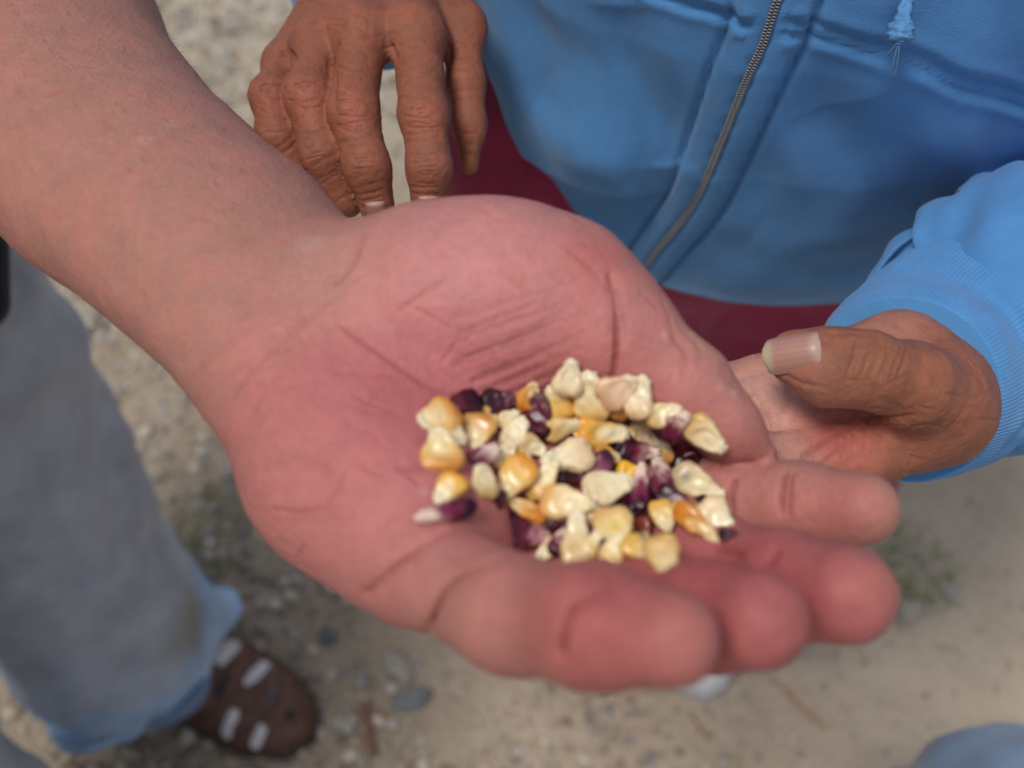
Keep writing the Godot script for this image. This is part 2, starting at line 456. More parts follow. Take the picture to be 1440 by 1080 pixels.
	f.crease([Vector3(0.0538, 0.9297, -0.1441), Vector3(0.0553, 0.9313, -0.1424), Vector3(0.0566, 0.9336, -0.1404), Vector3(0.0575, 0.9359, -0.1381), Vector3(0.0581, 0.9376, -0.1359), Vector3(0.0585, 0.9386, -0.1338)], 0.00150, 0.00114)
	f.crease([Vector3(0.0659, 0.9445, -0.1348), Vector3(0.0649, 0.9443, -0.1338), Vector3(0.0640, 0.9439, -0.1329), Vector3(0.0632, 0.9435, -0.1318), Vector3(0.0628, 0.9433, -0.1304)], 0.00150, 0.00112)
	f.crease([Vector3(0.0456, 0.9438, -0.2037), Vector3(0.0472, 0.9426, -0.2021), Vector3(0.0487, 0.9418, -0.2003), Vector3(0.0494, 0.9412, -0.1980), Vector3(0.0491, 0.9406, -0.1953), Vector3(0.0481, 0.9394, -0.1927), Vector3(0.0472, 0.9378, -0.1905)], 0.00120, 0.00049)
	f.crease([Vector3(0.0492, 0.9417, -0.2074), Vector3(0.0512, 0.9407, -0.2059), Vector3(0.0530, 0.9401, -0.2041), Vector3(0.0540, 0.9401, -0.2014), Vector3(0.0536, 0.9403, -0.1981), Vector3(0.0526, 0.9400, -0.1948), Vector3(0.0518, 0.9390, -0.1921)], 0.00110, 0.00042)
	f.crease([Vector3(0.0566, 0.9371, -0.2061), Vector3(0.0575, 0.9378, -0.2032)], 0.00100, 0.00028)
	f.crease([Vector3(-0.0788, 0.9388, -0.1844), Vector3(-0.0754, 0.9426, -0.1864), Vector3(-0.0721, 0.9453, -0.1892), Vector3(-0.0685, 0.9473, -0.1925), Vector3(-0.0645, 0.9488, -0.1961), Vector3(-0.0607, 0.9496, -0.1999), Vector3(-0.0573, 0.9502, -0.2037), Vector3(-0.0539, 0.9508, -0.2074), Vector3(-0.0498, 0.9518, -0.2114), Vector3(-0.0455, 0.9534, -0.2151), Vector3(-0.0426, 0.9552, -0.2183), Vector3(-0.0415, 0.9563, -0.2219), Vector3(-0.0408, 0.9568, -0.2259)], 0.00120, 0.00035)
	f.crease([Vector3(-0.0726, 0.9405, -0.1742), Vector3(-0.0704, 0.9433, -0.1772), Vector3(-0.0684, 0.9452, -0.1808), Vector3(-0.0660, 0.9468, -0.1842), Vector3(-0.0630, 0.9480, -0.1874), Vector3(-0.0598, 0.9488, -0.1908), Vector3(-0.0566, 0.9492, -0.1947), Vector3(-0.0532, 0.9495, -0.1987), Vector3(-0.0498, 0.9499, -0.2027)], 0.00100, 0.00028)
	f.crease([Vector3(-0.0930, 0.9322, -0.1947), Vector3(-0.0881, 0.9390, -0.1949), Vector3(-0.0841, 0.9432, -0.1965), Vector3(-0.0805, 0.9459, -0.1985), Vector3(-0.0771, 0.9478, -0.2006), Vector3(-0.0739, 0.9492, -0.2032)], 0.00160, 0.00031)
	f.crease([Vector3(-0.0506, 0.9522, -0.2151), Vector3(-0.0486, 0.9530, -0.2180), Vector3(-0.0466, 0.9540, -0.2207), Vector3(-0.0449, 0.9549, -0.2235), Vector3(-0.0441, 0.9553, -0.2268), Vector3(-0.0437, 0.9551, -0.2308), Vector3(-0.0435, 0.9540, -0.2356)], 0.00150, 0.00056)
	f.crease([Vector3(0.0161, 0.9604, -0.2212), Vector3(0.0181, 0.9596, -0.2200), Vector3(0.0202, 0.9587, -0.2189), Vector3(0.0221, 0.9579, -0.2176), Vector3(0.0235, 0.9571, -0.2159), Vector3(0.0248, 0.9562, -0.2141), Vector3(0.0260, 0.9553, -0.2124)], 0.00130, 0.00070)
	f.crease([Vector3(-0.0185, 0.9520, -0.2014), Vector3(-0.0112, 0.9540, -0.2026), Vector3(-0.0040, 0.9554, -0.2043), Vector3(0.0032, 0.9563, -0.2064), Vector3(0.0104, 0.9569, -0.2088), Vector3(0.0178, 0.9569, -0.2116), Vector3(0.0252, 0.9563, -0.2150)], 0.00100, 0.00027)
	f.crease([Vector3(-0.0154, 0.9493, -0.1989), Vector3(-0.0098, 0.9512, -0.2001), Vector3(-0.0041, 0.9529, -0.2017), Vector3(0.0015, 0.9541, -0.2036), Vector3(0.0072, 0.9553, -0.2059), Vector3(0.0128, 0.9562, -0.2085), Vector3(0.0186, 0.9567, -0.2114)], 0.00100, 0.00032)
	f.crease([Vector3(-0.0128, 0.9490, -0.1986), Vector3(-0.0067, 0.9508, -0.1998), Vector3(-0.0007, 0.9520, -0.2014), Vector3(0.0054, 0.9530, -0.2031), Vector3(0.0115, 0.9539, -0.2051), Vector3(0.0175, 0.9546, -0.2073), Vector3(0.0237, 0.9549, -0.2098)], 0.00100, 0.00032)
	f.crease([Vector3(-0.0066, 0.9449, -0.1962), Vector3(-0.0023, 0.9468, -0.1975), Vector3(0.0020, 0.9484, -0.1991), Vector3(0.0063, 0.9500, -0.2008), Vector3(0.0106, 0.9516, -0.2027), Vector3(0.0149, 0.9531, -0.2048), Vector3(0.0192, 0.9543, -0.2072)], 0.00100, 0.00031)
	f.crease([Vector3(-0.0144, 0.9430, -0.1949), Vector3(-0.0085, 0.9449, -0.1961), Vector3(-0.0026, 0.9466, -0.1974), Vector3(0.0032, 0.9481, -0.1991), Vector3(0.0091, 0.9498, -0.2010), Vector3(0.0150, 0.9514, -0.2031), Vector3(0.0208, 0.9528, -0.2054)], 0.00100, 0.00052)
	f.crease([Vector3(-0.0168, 0.9414, -0.1934), Vector3(-0.0105, 0.9430, -0.1951), Vector3(-0.0041, 0.9450, -0.1964), Vector3(0.0022, 0.9467, -0.1981), Vector3(0.0085, 0.9483, -0.1998), Vector3(0.0147, 0.9499, -0.2016), Vector3(0.0210, 0.9514, -0.2035)], 0.00100, 0.00031)
	f.crease([Vector3(-0.0106, 0.9377, -0.1921), Vector3(-0.0046, 0.9391, -0.1939), Vector3(0.0014, 0.9410, -0.1955), Vector3(0.0074, 0.9431, -0.1969), Vector3(0.0133, 0.9455, -0.1983), Vector3(0.0192, 0.9478, -0.1999), Vector3(0.0251, 0.9498, -0.2017)], 0.00100, 0.00042)
	f.crease([Vector3(-0.0123, 0.9372, -0.1909), Vector3(-0.0071, 0.9378, -0.1928), Vector3(-0.0019, 0.9389, -0.1943), Vector3(0.0033, 0.9407, -0.1957), Vector3(0.0084, 0.9431, -0.1970), Vector3(0.0136, 0.9457, -0.1985), Vector3(0.0187, 0.9480, -0.2001)], 0.00100, 0.00051)
	f.crease([Vector3(-0.0086, 0.9346, -0.1897), Vector3(-0.0033, 0.9350, -0.1922), Vector3(0.0019, 0.9363, -0.1942), Vector3(0.0072, 0.9385, -0.1954), Vector3(0.0124, 0.9412, -0.1963), Vector3(0.0175, 0.9438, -0.1973), Vector3(0.0226, 0.9463, -0.1984)], 0.00100, 0.00030)
	f.crease([Vector3(-0.0106, 0.9350, -0.1886), Vector3(-0.0056, 0.9347, -0.1912), Vector3(-0.0005, 0.9353, -0.1932), Vector3(0.0046, 0.9367, -0.1947), Vector3(0.0096, 0.9390, -0.1956), Vector3(0.0146, 0.9415, -0.1964), Vector3(0.0195, 0.9440, -0.1971)], 0.00100, 0.00044)
	f.crease([Vector3(-0.0101, 0.9336, -0.1850), Vector3(-0.0048, 0.9321, -0.1888), Vector3(0.0005, 0.9320, -0.1915), Vector3(0.0060, 0.9328, -0.1938), Vector3(0.0113, 0.9353, -0.1948), Vector3(0.0166, 0.9387, -0.1952), Vector3(0.0218, 0.9418, -0.1958)], 0.00100, 0.00056)
	f.crease([Vector3(-0.0105, 0.9336, -0.1831), Vector3(-0.0050, 0.9311, -0.1868), Vector3(0.0006, 0.9301, -0.1896), Vector3(0.0063, 0.9296, -0.1923), Vector3(0.0120, 0.9313, -0.1941), Vector3(0.0175, 0.9353, -0.1943), Vector3(0.0229, 0.9393, -0.1947)], 0.00100, 0.00034)
	f.crease([Vector3(-0.0074, 0.9314, -0.1813), Vector3(-0.0029, 0.9293, -0.1849), Vector3(0.0018, 0.9283, -0.1878), Vector3(0.0065, 0.9278, -0.1907), Vector3(0.0112, 0.9285, -0.1932), Vector3(0.0158, 0.9317, -0.1940), Vector3(0.0203, 0.9359, -0.1941)], 0.00100, 0.00053)
	f.crease([Vector3(-0.0834, 0.9399, -0.1912), Vector3(-0.0783, 0.9428, -0.1903), Vector3(-0.0734, 0.9450, -0.1899), Vector3(-0.0688, 0.9467, -0.1900), Vector3(-0.0643, 0.9479, -0.1905), Vector3(-0.0600, 0.9488, -0.1913), Vector3(-0.0557, 0.9492, -0.1925)], 0.00100, 0.00018)
	f.crease([Vector3(-0.0658, 0.9468, -0.1838), Vector3(-0.0634, 0.9477, -0.1829), Vector3(-0.0612, 0.9484, -0.1821), Vector3(-0.0589, 0.9490, -0.1816), Vector3(-0.0568, 0.9495, -0.1813), Vector3(-0.0547, 0.9499, -0.1813), Vector3(-0.0526, 0.9501, -0.1813)], 0.00100, 0.00029)
	f.crease([Vector3(-0.0390, 0.9510, -0.1556), Vector3(-0.0373, 0.9511, -0.1546), Vector3(-0.0357, 0.9512, -0.1536), Vector3(-0.0340, 0.9514, -0.1524), Vector3(-0.0323, 0.9515, -0.1512), Vector3(-0.0307, 0.9514, -0.1498), Vector3(-0.0290, 0.9513, -0.1485)], 0.00100, 0.00030)
	f.crease([Vector3(-0.0520, 0.9504, -0.1759), Vector3(-0.0484, 0.9508, -0.1729), Vector3(-0.0448, 0.9511, -0.1699), Vector3(-0.0413, 0.9512, -0.1674), Vector3(-0.0380, 0.9512, -0.1653), Vector3(-0.0346, 0.9510, -0.1634), Vector3(-0.0313, 0.9507, -0.1616)], 0.00100, 0.00019)
	f.crease([Vector3(-0.0735, 0.9384, -0.1712), Vector3(-0.0697, 0.9419, -0.1696), Vector3(-0.0661, 0.9445, -0.1687), Vector3(-0.0629, 0.9465, -0.1684), Vector3(-0.0598, 0.9481, -0.1689), Vector3(-0.0568, 0.9492, -0.1699), Vector3(-0.0539, 0.9501, -0.1711)], 0.00100, 0.00020)
	f.crease([Vector3(-0.0876, 0.9375, -0.1928), Vector3(-0.0822, 0.9413, -0.1919), Vector3(-0.0773, 0.9441, -0.1918), Vector3(-0.0726, 0.9461, -0.1921), Vector3(-0.0681, 0.9475, -0.1927), Vector3(-0.0638, 0.9484, -0.1936), Vector3(-0.0595, 0.9490, -0.1948)], 0.00100, 0.00019)
	f.crease([Vector3(-0.0701, 0.9286, -0.1540), Vector3(-0.0665, 0.9328, -0.1519), Vector3(-0.0633, 0.9354, -0.1503), Vector3(-0.0603, 0.9373, -0.1489), Vector3(-0.0574, 0.9389, -0.1476)], 0.00100, 0.00015)
	f.crease([Vector3(-0.0701, 0.9374, -0.1611), Vector3(-0.0676, 0.9400, -0.1603), Vector3(-0.0653, 0.9419, -0.1599), Vector3(-0.0631, 0.9436, -0.1596), Vector3(-0.0610, 0.9449, -0.1596), Vector3(-0.0589, 0.9461, -0.1596), Vector3(-0.0569, 0.9472, -0.1596)], 0.00100, 0.00018)
	f.crease([Vector3(-0.0481, 0.9498, -0.1860), Vector3(-0.0437, 0.9494, -0.1859), Vector3(-0.0394, 0.9485, -0.1862), Vector3(-0.0351, 0.9473, -0.1868), Vector3(-0.0309, 0.9457, -0.1874), Vector3(-0.0266, 0.9437, -0.1883), Vector3(-0.0222, 0.9417, -0.1892)], 0.00100, 0.00031)
	f.crease([Vector3(-0.0593, 0.9489, -0.1784), Vector3(-0.0572, 0.9495, -0.1782), Vector3(-0.0551, 0.9500, -0.1780), Vector3(-0.0530, 0.9503, -0.1780), Vector3(-0.0510, 0.9505, -0.1779), Vector3(-0.0490, 0.9505, -0.1779), Vector3(-0.0470, 0.9505, -0.1780)], 0.00100, 0.00018)
	f.crease([Vector3(-0.0419, 0.9491, -0.1490), Vector3(-0.0399, 0.9497, -0.1488), Vector3(-0.0379, 0.9502, -0.1486), Vector3(-0.0360, 0.9506, -0.1484), Vector3(-0.0341, 0.9509, -0.1480), Vector3(-0.0321, 0.9511, -0.1475), Vector3(-0.0302, 0.9512, -0.1471)], 0.00100, 0.00018)
	f.crease([Vector3(-0.0712, 0.9449, -0.1861), Vector3(-0.0687, 0.9457, -0.1847), Vector3(-0.0662, 0.9466, -0.1833), Vector3(-0.0637, 0.9475, -0.1815), Vector3(-0.0612, 0.9484, -0.1794), Vector3(-0.0587, 0.9491, -0.1771), Vector3(-0.0562, 0.9497, -0.1749)], 0.00100, 0.00030)
	f.crease([Vector3(-0.0634, 0.9334, -0.1491), Vector3(-0.0578, 0.9376, -0.1469), Vector3(-0.0526, 0.9409, -0.1452), Vector3(-0.0475, 0.9437, -0.1438), Vector3(-0.0426, 0.9462, -0.1427), Vector3(-0.0378, 0.9483, -0.1420), Vector3(-0.0332, 0.9500, -0.1415)], 0.00100, 0.00027)
	f.crease([Vector3(-0.0489, 0.9502, -0.1611), Vector3(-0.0466, 0.9507, -0.1616), Vector3(-0.0443, 0.9511, -0.1621), Vector3(-0.0420, 0.9513, -0.1629), Vector3(-0.0399, 0.9513, -0.1643), Vector3(-0.0377, 0.9511, -0.1659), Vector3(-0.0356, 0.9506, -0.1679)], 0.00100, 0.00029)
	f.crease([Vector3(-0.0497, 0.9506, -0.1761), Vector3(-0.0452, 0.9508, -0.1746), Vector3(-0.0408, 0.9506, -0.1734), Vector3(-0.0365, 0.9501, -0.1725), Vector3(-0.0323, 0.9491, -0.1720), Vector3(-0.0282, 0.9476, -0.1721), Vector3(-0.0240, 0.9455, -0.1725)], 0.00100, 0.00028)
	f.crease([Vector3(-0.0578, 0.9472, -0.1609), Vector3(-0.0549, 0.9479, -0.1591), Vector3(-0.0520, 0.9485, -0.1576), Vector3(-0.0493, 0.9490, -0.1563), Vector3(-0.0466, 0.9495, -0.1554), Vector3(-0.0439, 0.9500, -0.1547), Vector3(-0.0413, 0.9505, -0.1541)], 0.00100, 0.00030)
	f.crease([Vector3(-0.0723, 0.9285, -0.1572), Vector3(-0.0675, 0.9323, -0.1527), Vector3(-0.0635, 0.9337, -0.1493), Vector3(-0.0597, 0.9342, -0.1462), Vector3(-0.0560, 0.9345, -0.1432)], 0.00100, 0.00029)
	f.crease([Vector3(-0.0705, 0.9294, -0.1548), Vector3(-0.0677, 0.9324, -0.1529), Vector3(-0.0651, 0.9344, -0.1514), Vector3(-0.0627, 0.9358, -0.1499), Vector3(-0.0603, 0.9368, -0.1484), Vector3(-0.0580, 0.9376, -0.1471)], 0.00100, 0.00025)
	f.crease([Vector3(-0.0547, 0.9476, -0.1580), Vector3(-0.0524, 0.9481, -0.1568), Vector3(-0.0500, 0.9485, -0.1556), Vector3(-0.0477, 0.9488, -0.1542), Vector3(-0.0453, 0.9490, -0.1524), Vector3(-0.0430, 0.9491, -0.1504), Vector3(-0.0407, 0.9493, -0.1484)], 0.00100, 0.00029)
	f.crease([Vector3(-0.0702, 0.9319, -0.1558), Vector3(-0.0648, 0.9382, -0.1541), Vector3(-0.0599, 0.9424, -0.1538), Vector3(-0.0555, 0.9454, -0.1541)], 0.00100, 0.00029)
	f.crease([Vector3(-0.0318, 0.9488, -0.1997), Vector3(-0.0292, 0.9471, -0.1972), Vector3(-0.0266, 0.9453, -0.1949), Vector3(-0.0239, 0.9433, -0.1926), Vector3(-0.0207, 0.9412, -0.1905), Vector3(-0.0174, 0.9388, -0.1885), Vector3(-0.0140, 0.9364, -0.1866)], 0.00090, 0.00026)
	f.crease([Vector3(-0.0300, 0.9479, -0.1984), Vector3(-0.0274, 0.9462, -0.1962), Vector3(-0.0247, 0.9444, -0.1941), Vector3(-0.0219, 0.9424, -0.1921), Vector3(-0.0187, 0.9401, -0.1903), Vector3(-0.0153, 0.9377, -0.1886), Vector3(-0.0119, 0.9351, -0.1870)], 0.00090, 0.00032)
	f.crease([Vector3(-0.0282, 0.9469, -0.1971), Vector3(-0.0255, 0.9452, -0.1952), Vector3(-0.0228, 0.9433, -0.1934), Vector3(-0.0199, 0.9413, -0.1916), Vector3(-0.0167, 0.9390, -0.1901), Vector3(-0.0132, 0.9365, -0.1887), Vector3(-0.0097, 0.9339, -0.1873)], 0.00090, 0.00018)
	f.crease([Vector3(-0.0264, 0.9459, -0.1959), Vector3(-0.0237, 0.9441, -0.1943), Vector3(-0.0209, 0.9422, -0.1927), Vector3(-0.0180, 0.9402, -0.1912), Vector3(-0.0147, 0.9379, -0.1900), Vector3(-0.0111, 0.9353, -0.1888), Vector3(-0.0075, 0.9328, -0.1876)], 0.00090, 0.00028)
	f.crease([Vector3(-0.0247, 0.9447, -0.1948), Vector3(-0.0219, 0.9430, -0.1934), Vector3(-0.0191, 0.9411, -0.1920), Vector3(-0.0160, 0.9390, -0.1909), Vector3(-0.0126, 0.9367, -0.1898), Vector3(-0.0090, 0.9342, -0.1888), Vector3(-0.0053, 0.9317, -0.1879)], 0.00090, 0.00021)
	f.crease([Vector3(-0.0229, 0.9436, -0.1937), Vector3(-0.0200, 0.9418, -0.1925), Vector3(-0.0172, 0.9399, -0.1914), Vector3(-0.0141, 0.9378, -0.1905), Vector3(-0.0106, 0.9355, -0.1897), Vector3(-0.0068, 0.9331, -0.1889), Vector3(-0.0031, 0.9308, -0.1881)], 0.00090, 0.00033)
	f.crease([Vector3(-0.0211, 0.9423, -0.1927), Vector3(-0.0182, 0.9406, -0.1917), Vector3(-0.0153, 0.9386, -0.1909), Vector3(-0.0121, 0.9366, -0.1901), Vector3(-0.0085, 0.9344, -0.1895), Vector3(-0.0047, 0.9321, -0.1889), Vector3(-0.0008, 0.9298, -0.1882)], 0.00090, 0.00030)
	f.crease([Vector3(-0.0194, 0.9410, -0.1916), Vector3(-0.0164, 0.9392, -0.1909), Vector3(-0.0133, 0.9374, -0.1903), Vector3(-0.0101, 0.9354, -0.1898), Vector3(-0.0064, 0.9332, -0.1893), Vector3(-0.0025, 0.9310, -0.1889), Vector3(0.0014, 0.9288, -0.1884)], 0.00090, 0.00024)
	f.crease([Vector3(-0.0176, 0.9397, -0.1906), Vector3(-0.0145, 0.9379, -0.1902), Vector3(-0.0114, 0.9361, -0.1898), Vector3(-0.0081, 0.9341, -0.1894), Vector3(-0.0043, 0.9321, -0.1891), Vector3(-0.0003, 0.9300, -0.1889), Vector3(0.0037, 0.9278, -0.1886)], 0.00090, 0.00025)
	f.crease([Vector3(-0.0158, 0.9384, -0.1896), Vector3(-0.0127, 0.9365, -0.1894), Vector3(-0.0095, 0.9347, -0.1892), Vector3(-0.0061, 0.9329, -0.1891), Vector3(-0.0023, 0.9309, -0.1889), Vector3(0.0018, 0.9289, -0.1889), Vector3(0.0060, 0.9268, -0.1889)], 0.00090, 0.00015)
	f.crease([Vector3(-0.0636, 0.9453, -0.1652), Vector3(-0.0625, 0.9455, -0.1636), Vector3(-0.0615, 0.9456, -0.1621), Vector3(-0.0606, 0.9455, -0.1605), Vector3(-0.0601, 0.9452, -0.1589), Vector3(-0.0598, 0.9445, -0.1571), Vector3(-0.0594, 0.9438, -0.1555)], 0.00065, 0.00029)
	f.crease([Vector3(-0.0621, 0.9291, -0.1461), Vector3(-0.0609, 0.9286, -0.1450), Vector3(-0.0597, 0.9281, -0.1439), Vector3(-0.0581, 0.9282, -0.1427), Vector3(-0.0560, 0.9296, -0.1414), Vector3(-0.0535, 0.9316, -0.1400), Vector3(-0.0511, 0.9333, -0.1388)], 0.00065, 0.00050)
	f.crease([Vector3(-0.0211, 0.9421, -0.1924), Vector3(-0.0191, 0.9434, -0.1947), Vector3(-0.0171, 0.9455, -0.1964), Vector3(-0.0153, 0.9477, -0.1977), Vector3(-0.0139, 0.9494, -0.1989), Vector3(-0.0128, 0.9509, -0.2000), Vector3(-0.0116, 0.9524, -0.2011)], 0.00065, 0.00037)
	f.crease([Vector3(-0.0585, 0.9232, -0.1425), Vector3(-0.0561, 0.9291, -0.1414), Vector3(-0.0545, 0.9323, -0.1412), Vector3(-0.0534, 0.9345, -0.1412), Vector3(-0.0523, 0.9365, -0.1414)], 0.00065, 0.00045)
	f.crease([Vector3(-0.0651, 0.9306, -0.1493), Vector3(-0.0628, 0.9304, -0.1471), Vector3(-0.0606, 0.9299, -0.1451), Vector3(-0.0584, 0.9293, -0.1432), Vector3(-0.0562, 0.9286, -0.1413), Vector3(-0.0541, 0.9278, -0.1396), Vector3(-0.0519, 0.9268, -0.1379)], 0.00065, 0.00031)
	f.crease([Vector3(-0.0492, 0.9440, -0.1459), Vector3(-0.0481, 0.9452, -0.1467), Vector3(-0.0469, 0.9464, -0.1477), Vector3(-0.0458, 0.9474, -0.1486), Vector3(-0.0447, 0.9483, -0.1496), Vector3(-0.0437, 0.9490, -0.1507), Vector3(-0.0428, 0.9496, -0.1518)], 0.00065, 0.00048)
	f.crease([Vector3(0.0117, 0.9553, -0.2069), Vector3(0.0127, 0.9561, -0.2083), Vector3(0.0137, 0.9568, -0.2097), Vector3(0.0145, 0.9574, -0.2110), Vector3(0.0150, 0.9578, -0.2121), Vector3(0.0154, 0.9581, -0.2131), Vector3(0.0157, 0.9584, -0.2140)], 0.00065, 0.00041)
	f.crease([Vector3(-0.0486, 0.9499, -0.2029), Vector3(-0.0468, 0.9496, -0.2010), Vector3(-0.0449, 0.9493, -0.1991), Vector3(-0.0430, 0.9489, -0.1975), Vector3(-0.0409, 0.9486, -0.1960), Vector3(-0.0387, 0.9482, -0.1948), Vector3(-0.0366, 0.9477, -0.1937)], 0.00065, 0.00048)
	f.crease([Vector3(-0.0315, 0.9502, -0.1392), Vector3(-0.0312, 0.9500, -0.1369), Vector3(-0.0309, 0.9497, -0.1347), Vector3(-0.0304, 0.9495, -0.1327), Vector3(-0.0296, 0.9494, -0.1310), Vector3(-0.0285, 0.9496, -0.1294), Vector3(-0.0275, 0.9498, -0.1278)], 0.00065, 0.00045)
	f.crease([Vector3(-0.0298, 0.9514, -0.1547), Vector3(-0.0278, 0.9513, -0.1534), Vector3(-0.0259, 0.9511, -0.1522), Vector3(-0.0241, 0.9509, -0.1508), Vector3(-0.0224, 0.9507, -0.1493), Vector3(-0.0208, 0.9505, -0.1477), Vector3(-0.0192, 0.9504, -0.1460)], 0.00065, 0.00042)
	f.crease([Vector3(-0.0356, 0.9462, -0.1332), Vector3(-0.0341, 0.9467, -0.1319), Vector3(-0.0326, 0.9472, -0.1305), Vector3(-0.0312, 0.9475, -0.1292), Vector3(-0.0300, 0.9478, -0.1277), Vector3(-0.0287, 0.9481, -0.1263), Vector3(-0.0275, 0.9484, -0.1247)], 0.00065, 0.00030)
	f.crease([Vector3(-0.0481, 0.9450, -0.1464), Vector3(-0.0466, 0.9468, -0.1482), Vector3(-0.0452, 0.9483, -0.1501), Vector3(-0.0439, 0.9494, -0.1522), Vector3(-0.0427, 0.9502, -0.1544), Vector3(-0.0417, 0.9508, -0.1567), Vector3(-0.0406, 0.9512, -0.1591)], 0.00065, 0.00040)
	f.crease([Vector3(0.0121, 0.9484, -0.2003), Vector3(0.0140, 0.9497, -0.2014), Vector3(0.0159, 0.9509, -0.2027), Vector3(0.0180, 0.9521, -0.2041), Vector3(0.0204, 0.9533, -0.2061), Vector3(0.0231, 0.9544, -0.2085), Vector3(0.0258, 0.9550, -0.2112)], 0.00065, 0.00041)
	f.crease([Vector3(0.0433, 0.9464, -0.2173), Vector3(0.0440, 0.9461, -0.2143), Vector3(0.0448, 0.9455, -0.2115), Vector3(0.0455, 0.9448, -0.2088), Vector3(0.0461, 0.9440, -0.2059), Vector3(0.0465, 0.9431, -0.2031), Vector3(0.0470, 0.9423, -0.2003)], 0.00065, 0.00047)
	f.crease([Vector3(-0.0306, 0.9495, -0.1335), Vector3(-0.0303, 0.9493, -0.1320), Vector3(-0.0300, 0.9490, -0.1306), Vector3(-0.0297, 0.9487, -0.1292), Vector3(-0.0293, 0.9484, -0.1278), Vector3(-0.0290, 0.9480, -0.1264), Vector3(-0.0287, 0.9474, -0.1251)], 0.00065, 0.00033)
	f.crease([Vector3(-0.0316, 0.9504, -0.1407), Vector3(-0.0285, 0.9512, -0.1416), Vector3(-0.0254, 0.9515, -0.1428), Vector3(-0.0226, 0.9513, -0.1440), Vector3(-0.0201, 0.9508, -0.1450), Vector3(-0.0179, 0.9500, -0.1459), Vector3(-0.0156, 0.9489, -0.1470)], 0.00065, 0.00037)
	f.crease([Vector3(-0.0425, 0.9501, -0.1782), Vector3(-0.0399, 0.9500, -0.1768), Vector3(-0.0372, 0.9497, -0.1755), Vector3(-0.0346, 0.9493, -0.1743), Vector3(-0.0320, 0.9488, -0.1733), Vector3(-0.0294, 0.9480, -0.1725), Vector3(-0.0268, 0.9471, -0.1717)], 0.00065, 0.00041)
	f.crease([Vector3(-0.0319, 0.9527, -0.2049), Vector3(-0.0286, 0.9545, -0.2063), Vector3(-0.0254, 0.9562, -0.2078), Vector3(-0.0225, 0.9576, -0.2092), Vector3(-0.0201, 0.9585, -0.2102), Vector3(-0.0180, 0.9592, -0.2111), Vector3(-0.0160, 0.9599, -0.2120)], 0.00065, 0.00049)
	f.crease([Vector3(-0.0630, 0.9488, -0.1957), Vector3(-0.0611, 0.9488, -0.1940), Vector3(-0.0593, 0.9489, -0.1922), Vector3(-0.0575, 0.9491, -0.1903), Vector3(-0.0558, 0.9494, -0.1882), Vector3(-0.0541, 0.9497, -0.1860), Vector3(-0.0525, 0.9499, -0.1839)], 0.00065, 0.00029)
	f.crease([Vector3(0.0366, 0.9516, -0.2128), Vector3(0.0379, 0.9508, -0.2123), Vector3(0.0393, 0.9499, -0.2119), Vector3(0.0404, 0.9490, -0.2112), Vector3(0.0412, 0.9483, -0.2100), Vector3(0.0417, 0.9476, -0.2085), Vector3(0.0423, 0.9468, -0.2071)], 0.00065, 0.00043)
	f.crease([Vector3(-0.0392, 0.9512, -0.1665), Vector3(-0.0377, 0.9511, -0.1658), Vector3(-0.0362, 0.9510, -0.1651), Vector3(-0.0349, 0.9510, -0.1641), Vector3(-0.0340, 0.9510, -0.1625), Vector3(-0.0333, 0.9511, -0.1606), Vector3(-0.0326, 0.9512, -0.1586)], 0.00065, 0.00030)
	f.crease([Vector3(-0.0380, 0.9423, -0.1311), Vector3(-0.0367, 0.9442, -0.1316), Vector3(-0.0355, 0.9458, -0.1322), Vector3(-0.0341, 0.9473, -0.1330), Vector3(-0.0325, 0.9488, -0.1342), Vector3(-0.0307, 0.9500, -0.1357), Vector3(-0.0290, 0.9508, -0.1375)], 0.00065, 0.00031)
	f.crease([Vector3(-0.0273, 0.9538, -0.2050), Vector3(-0.0248, 0.9533, -0.2039), Vector3(-0.0224, 0.9528, -0.2028), Vector3(-0.0202, 0.9521, -0.2017), Vector3(-0.0182, 0.9511, -0.2006), Vector3(-0.0163, 0.9499, -0.1994), Vector3(-0.0144, 0.9486, -0.1983)], 0.00065, 0.00040)
	f.crease([Vector3(-0.0131, 0.9479, -0.1978), Vector3(-0.0126, 0.9485, -0.1981), Vector3(-0.0122, 0.9490, -0.1985), Vector3(-0.0115, 0.9498, -0.1991), Vector3(-0.0105, 0.9508, -0.1998), Vector3(-0.0093, 0.9520, -0.2007), Vector3(-0.0081, 0.9530, -0.2016)], 0.00065, 0.00048)
	f.crease([Vector3(-0.0411, 0.9510, -0.1711), Vector3(-0.0401, 0.9507, -0.1725), Vector3(-0.0391, 0.9503, -0.1740), Vector3(-0.0380, 0.9498, -0.1757), Vector3(-0.0368, 0.9492, -0.1776), Vector3(-0.0356, 0.9484, -0.1798), Vector3(-0.0343, 0.9476, -0.1819)], 0.00065, 0.00037)
	f.crease([Vector3(-0.0630, 0.9203, -0.1461), Vector3(-0.0591, 0.9247, -0.1430), Vector3(-0.0556, 0.9277, -0.1407)], 0.00065, 0.00031)
	f.crease([Vector3(-0.0029, 0.9604, -0.2119), Vector3(-0.0011, 0.9597, -0.2110), Vector3(0.0008, 0.9589, -0.2101), Vector3(0.0025, 0.9581, -0.2090), Vector3(0.0040, 0.9572, -0.2078), Vector3(0.0053, 0.9562, -0.2066), Vector3(0.0067, 0.9550, -0.2054)], 0.00065, 0.00032)
	f.crease([Vector3(0.0191, 0.9808, -0.1113), Vector3(0.0195, 0.9819, -0.1097), Vector3(0.0199, 0.9826, -0.1082), Vector3(0.0203, 0.9833, -0.1068), Vector3(0.0207, 0.9838, -0.1054), Vector3(0.0210, 0.9842, -0.1040), Vector3(0.0214, 0.9845, -0.1028)], 0.00065, 0.00032)
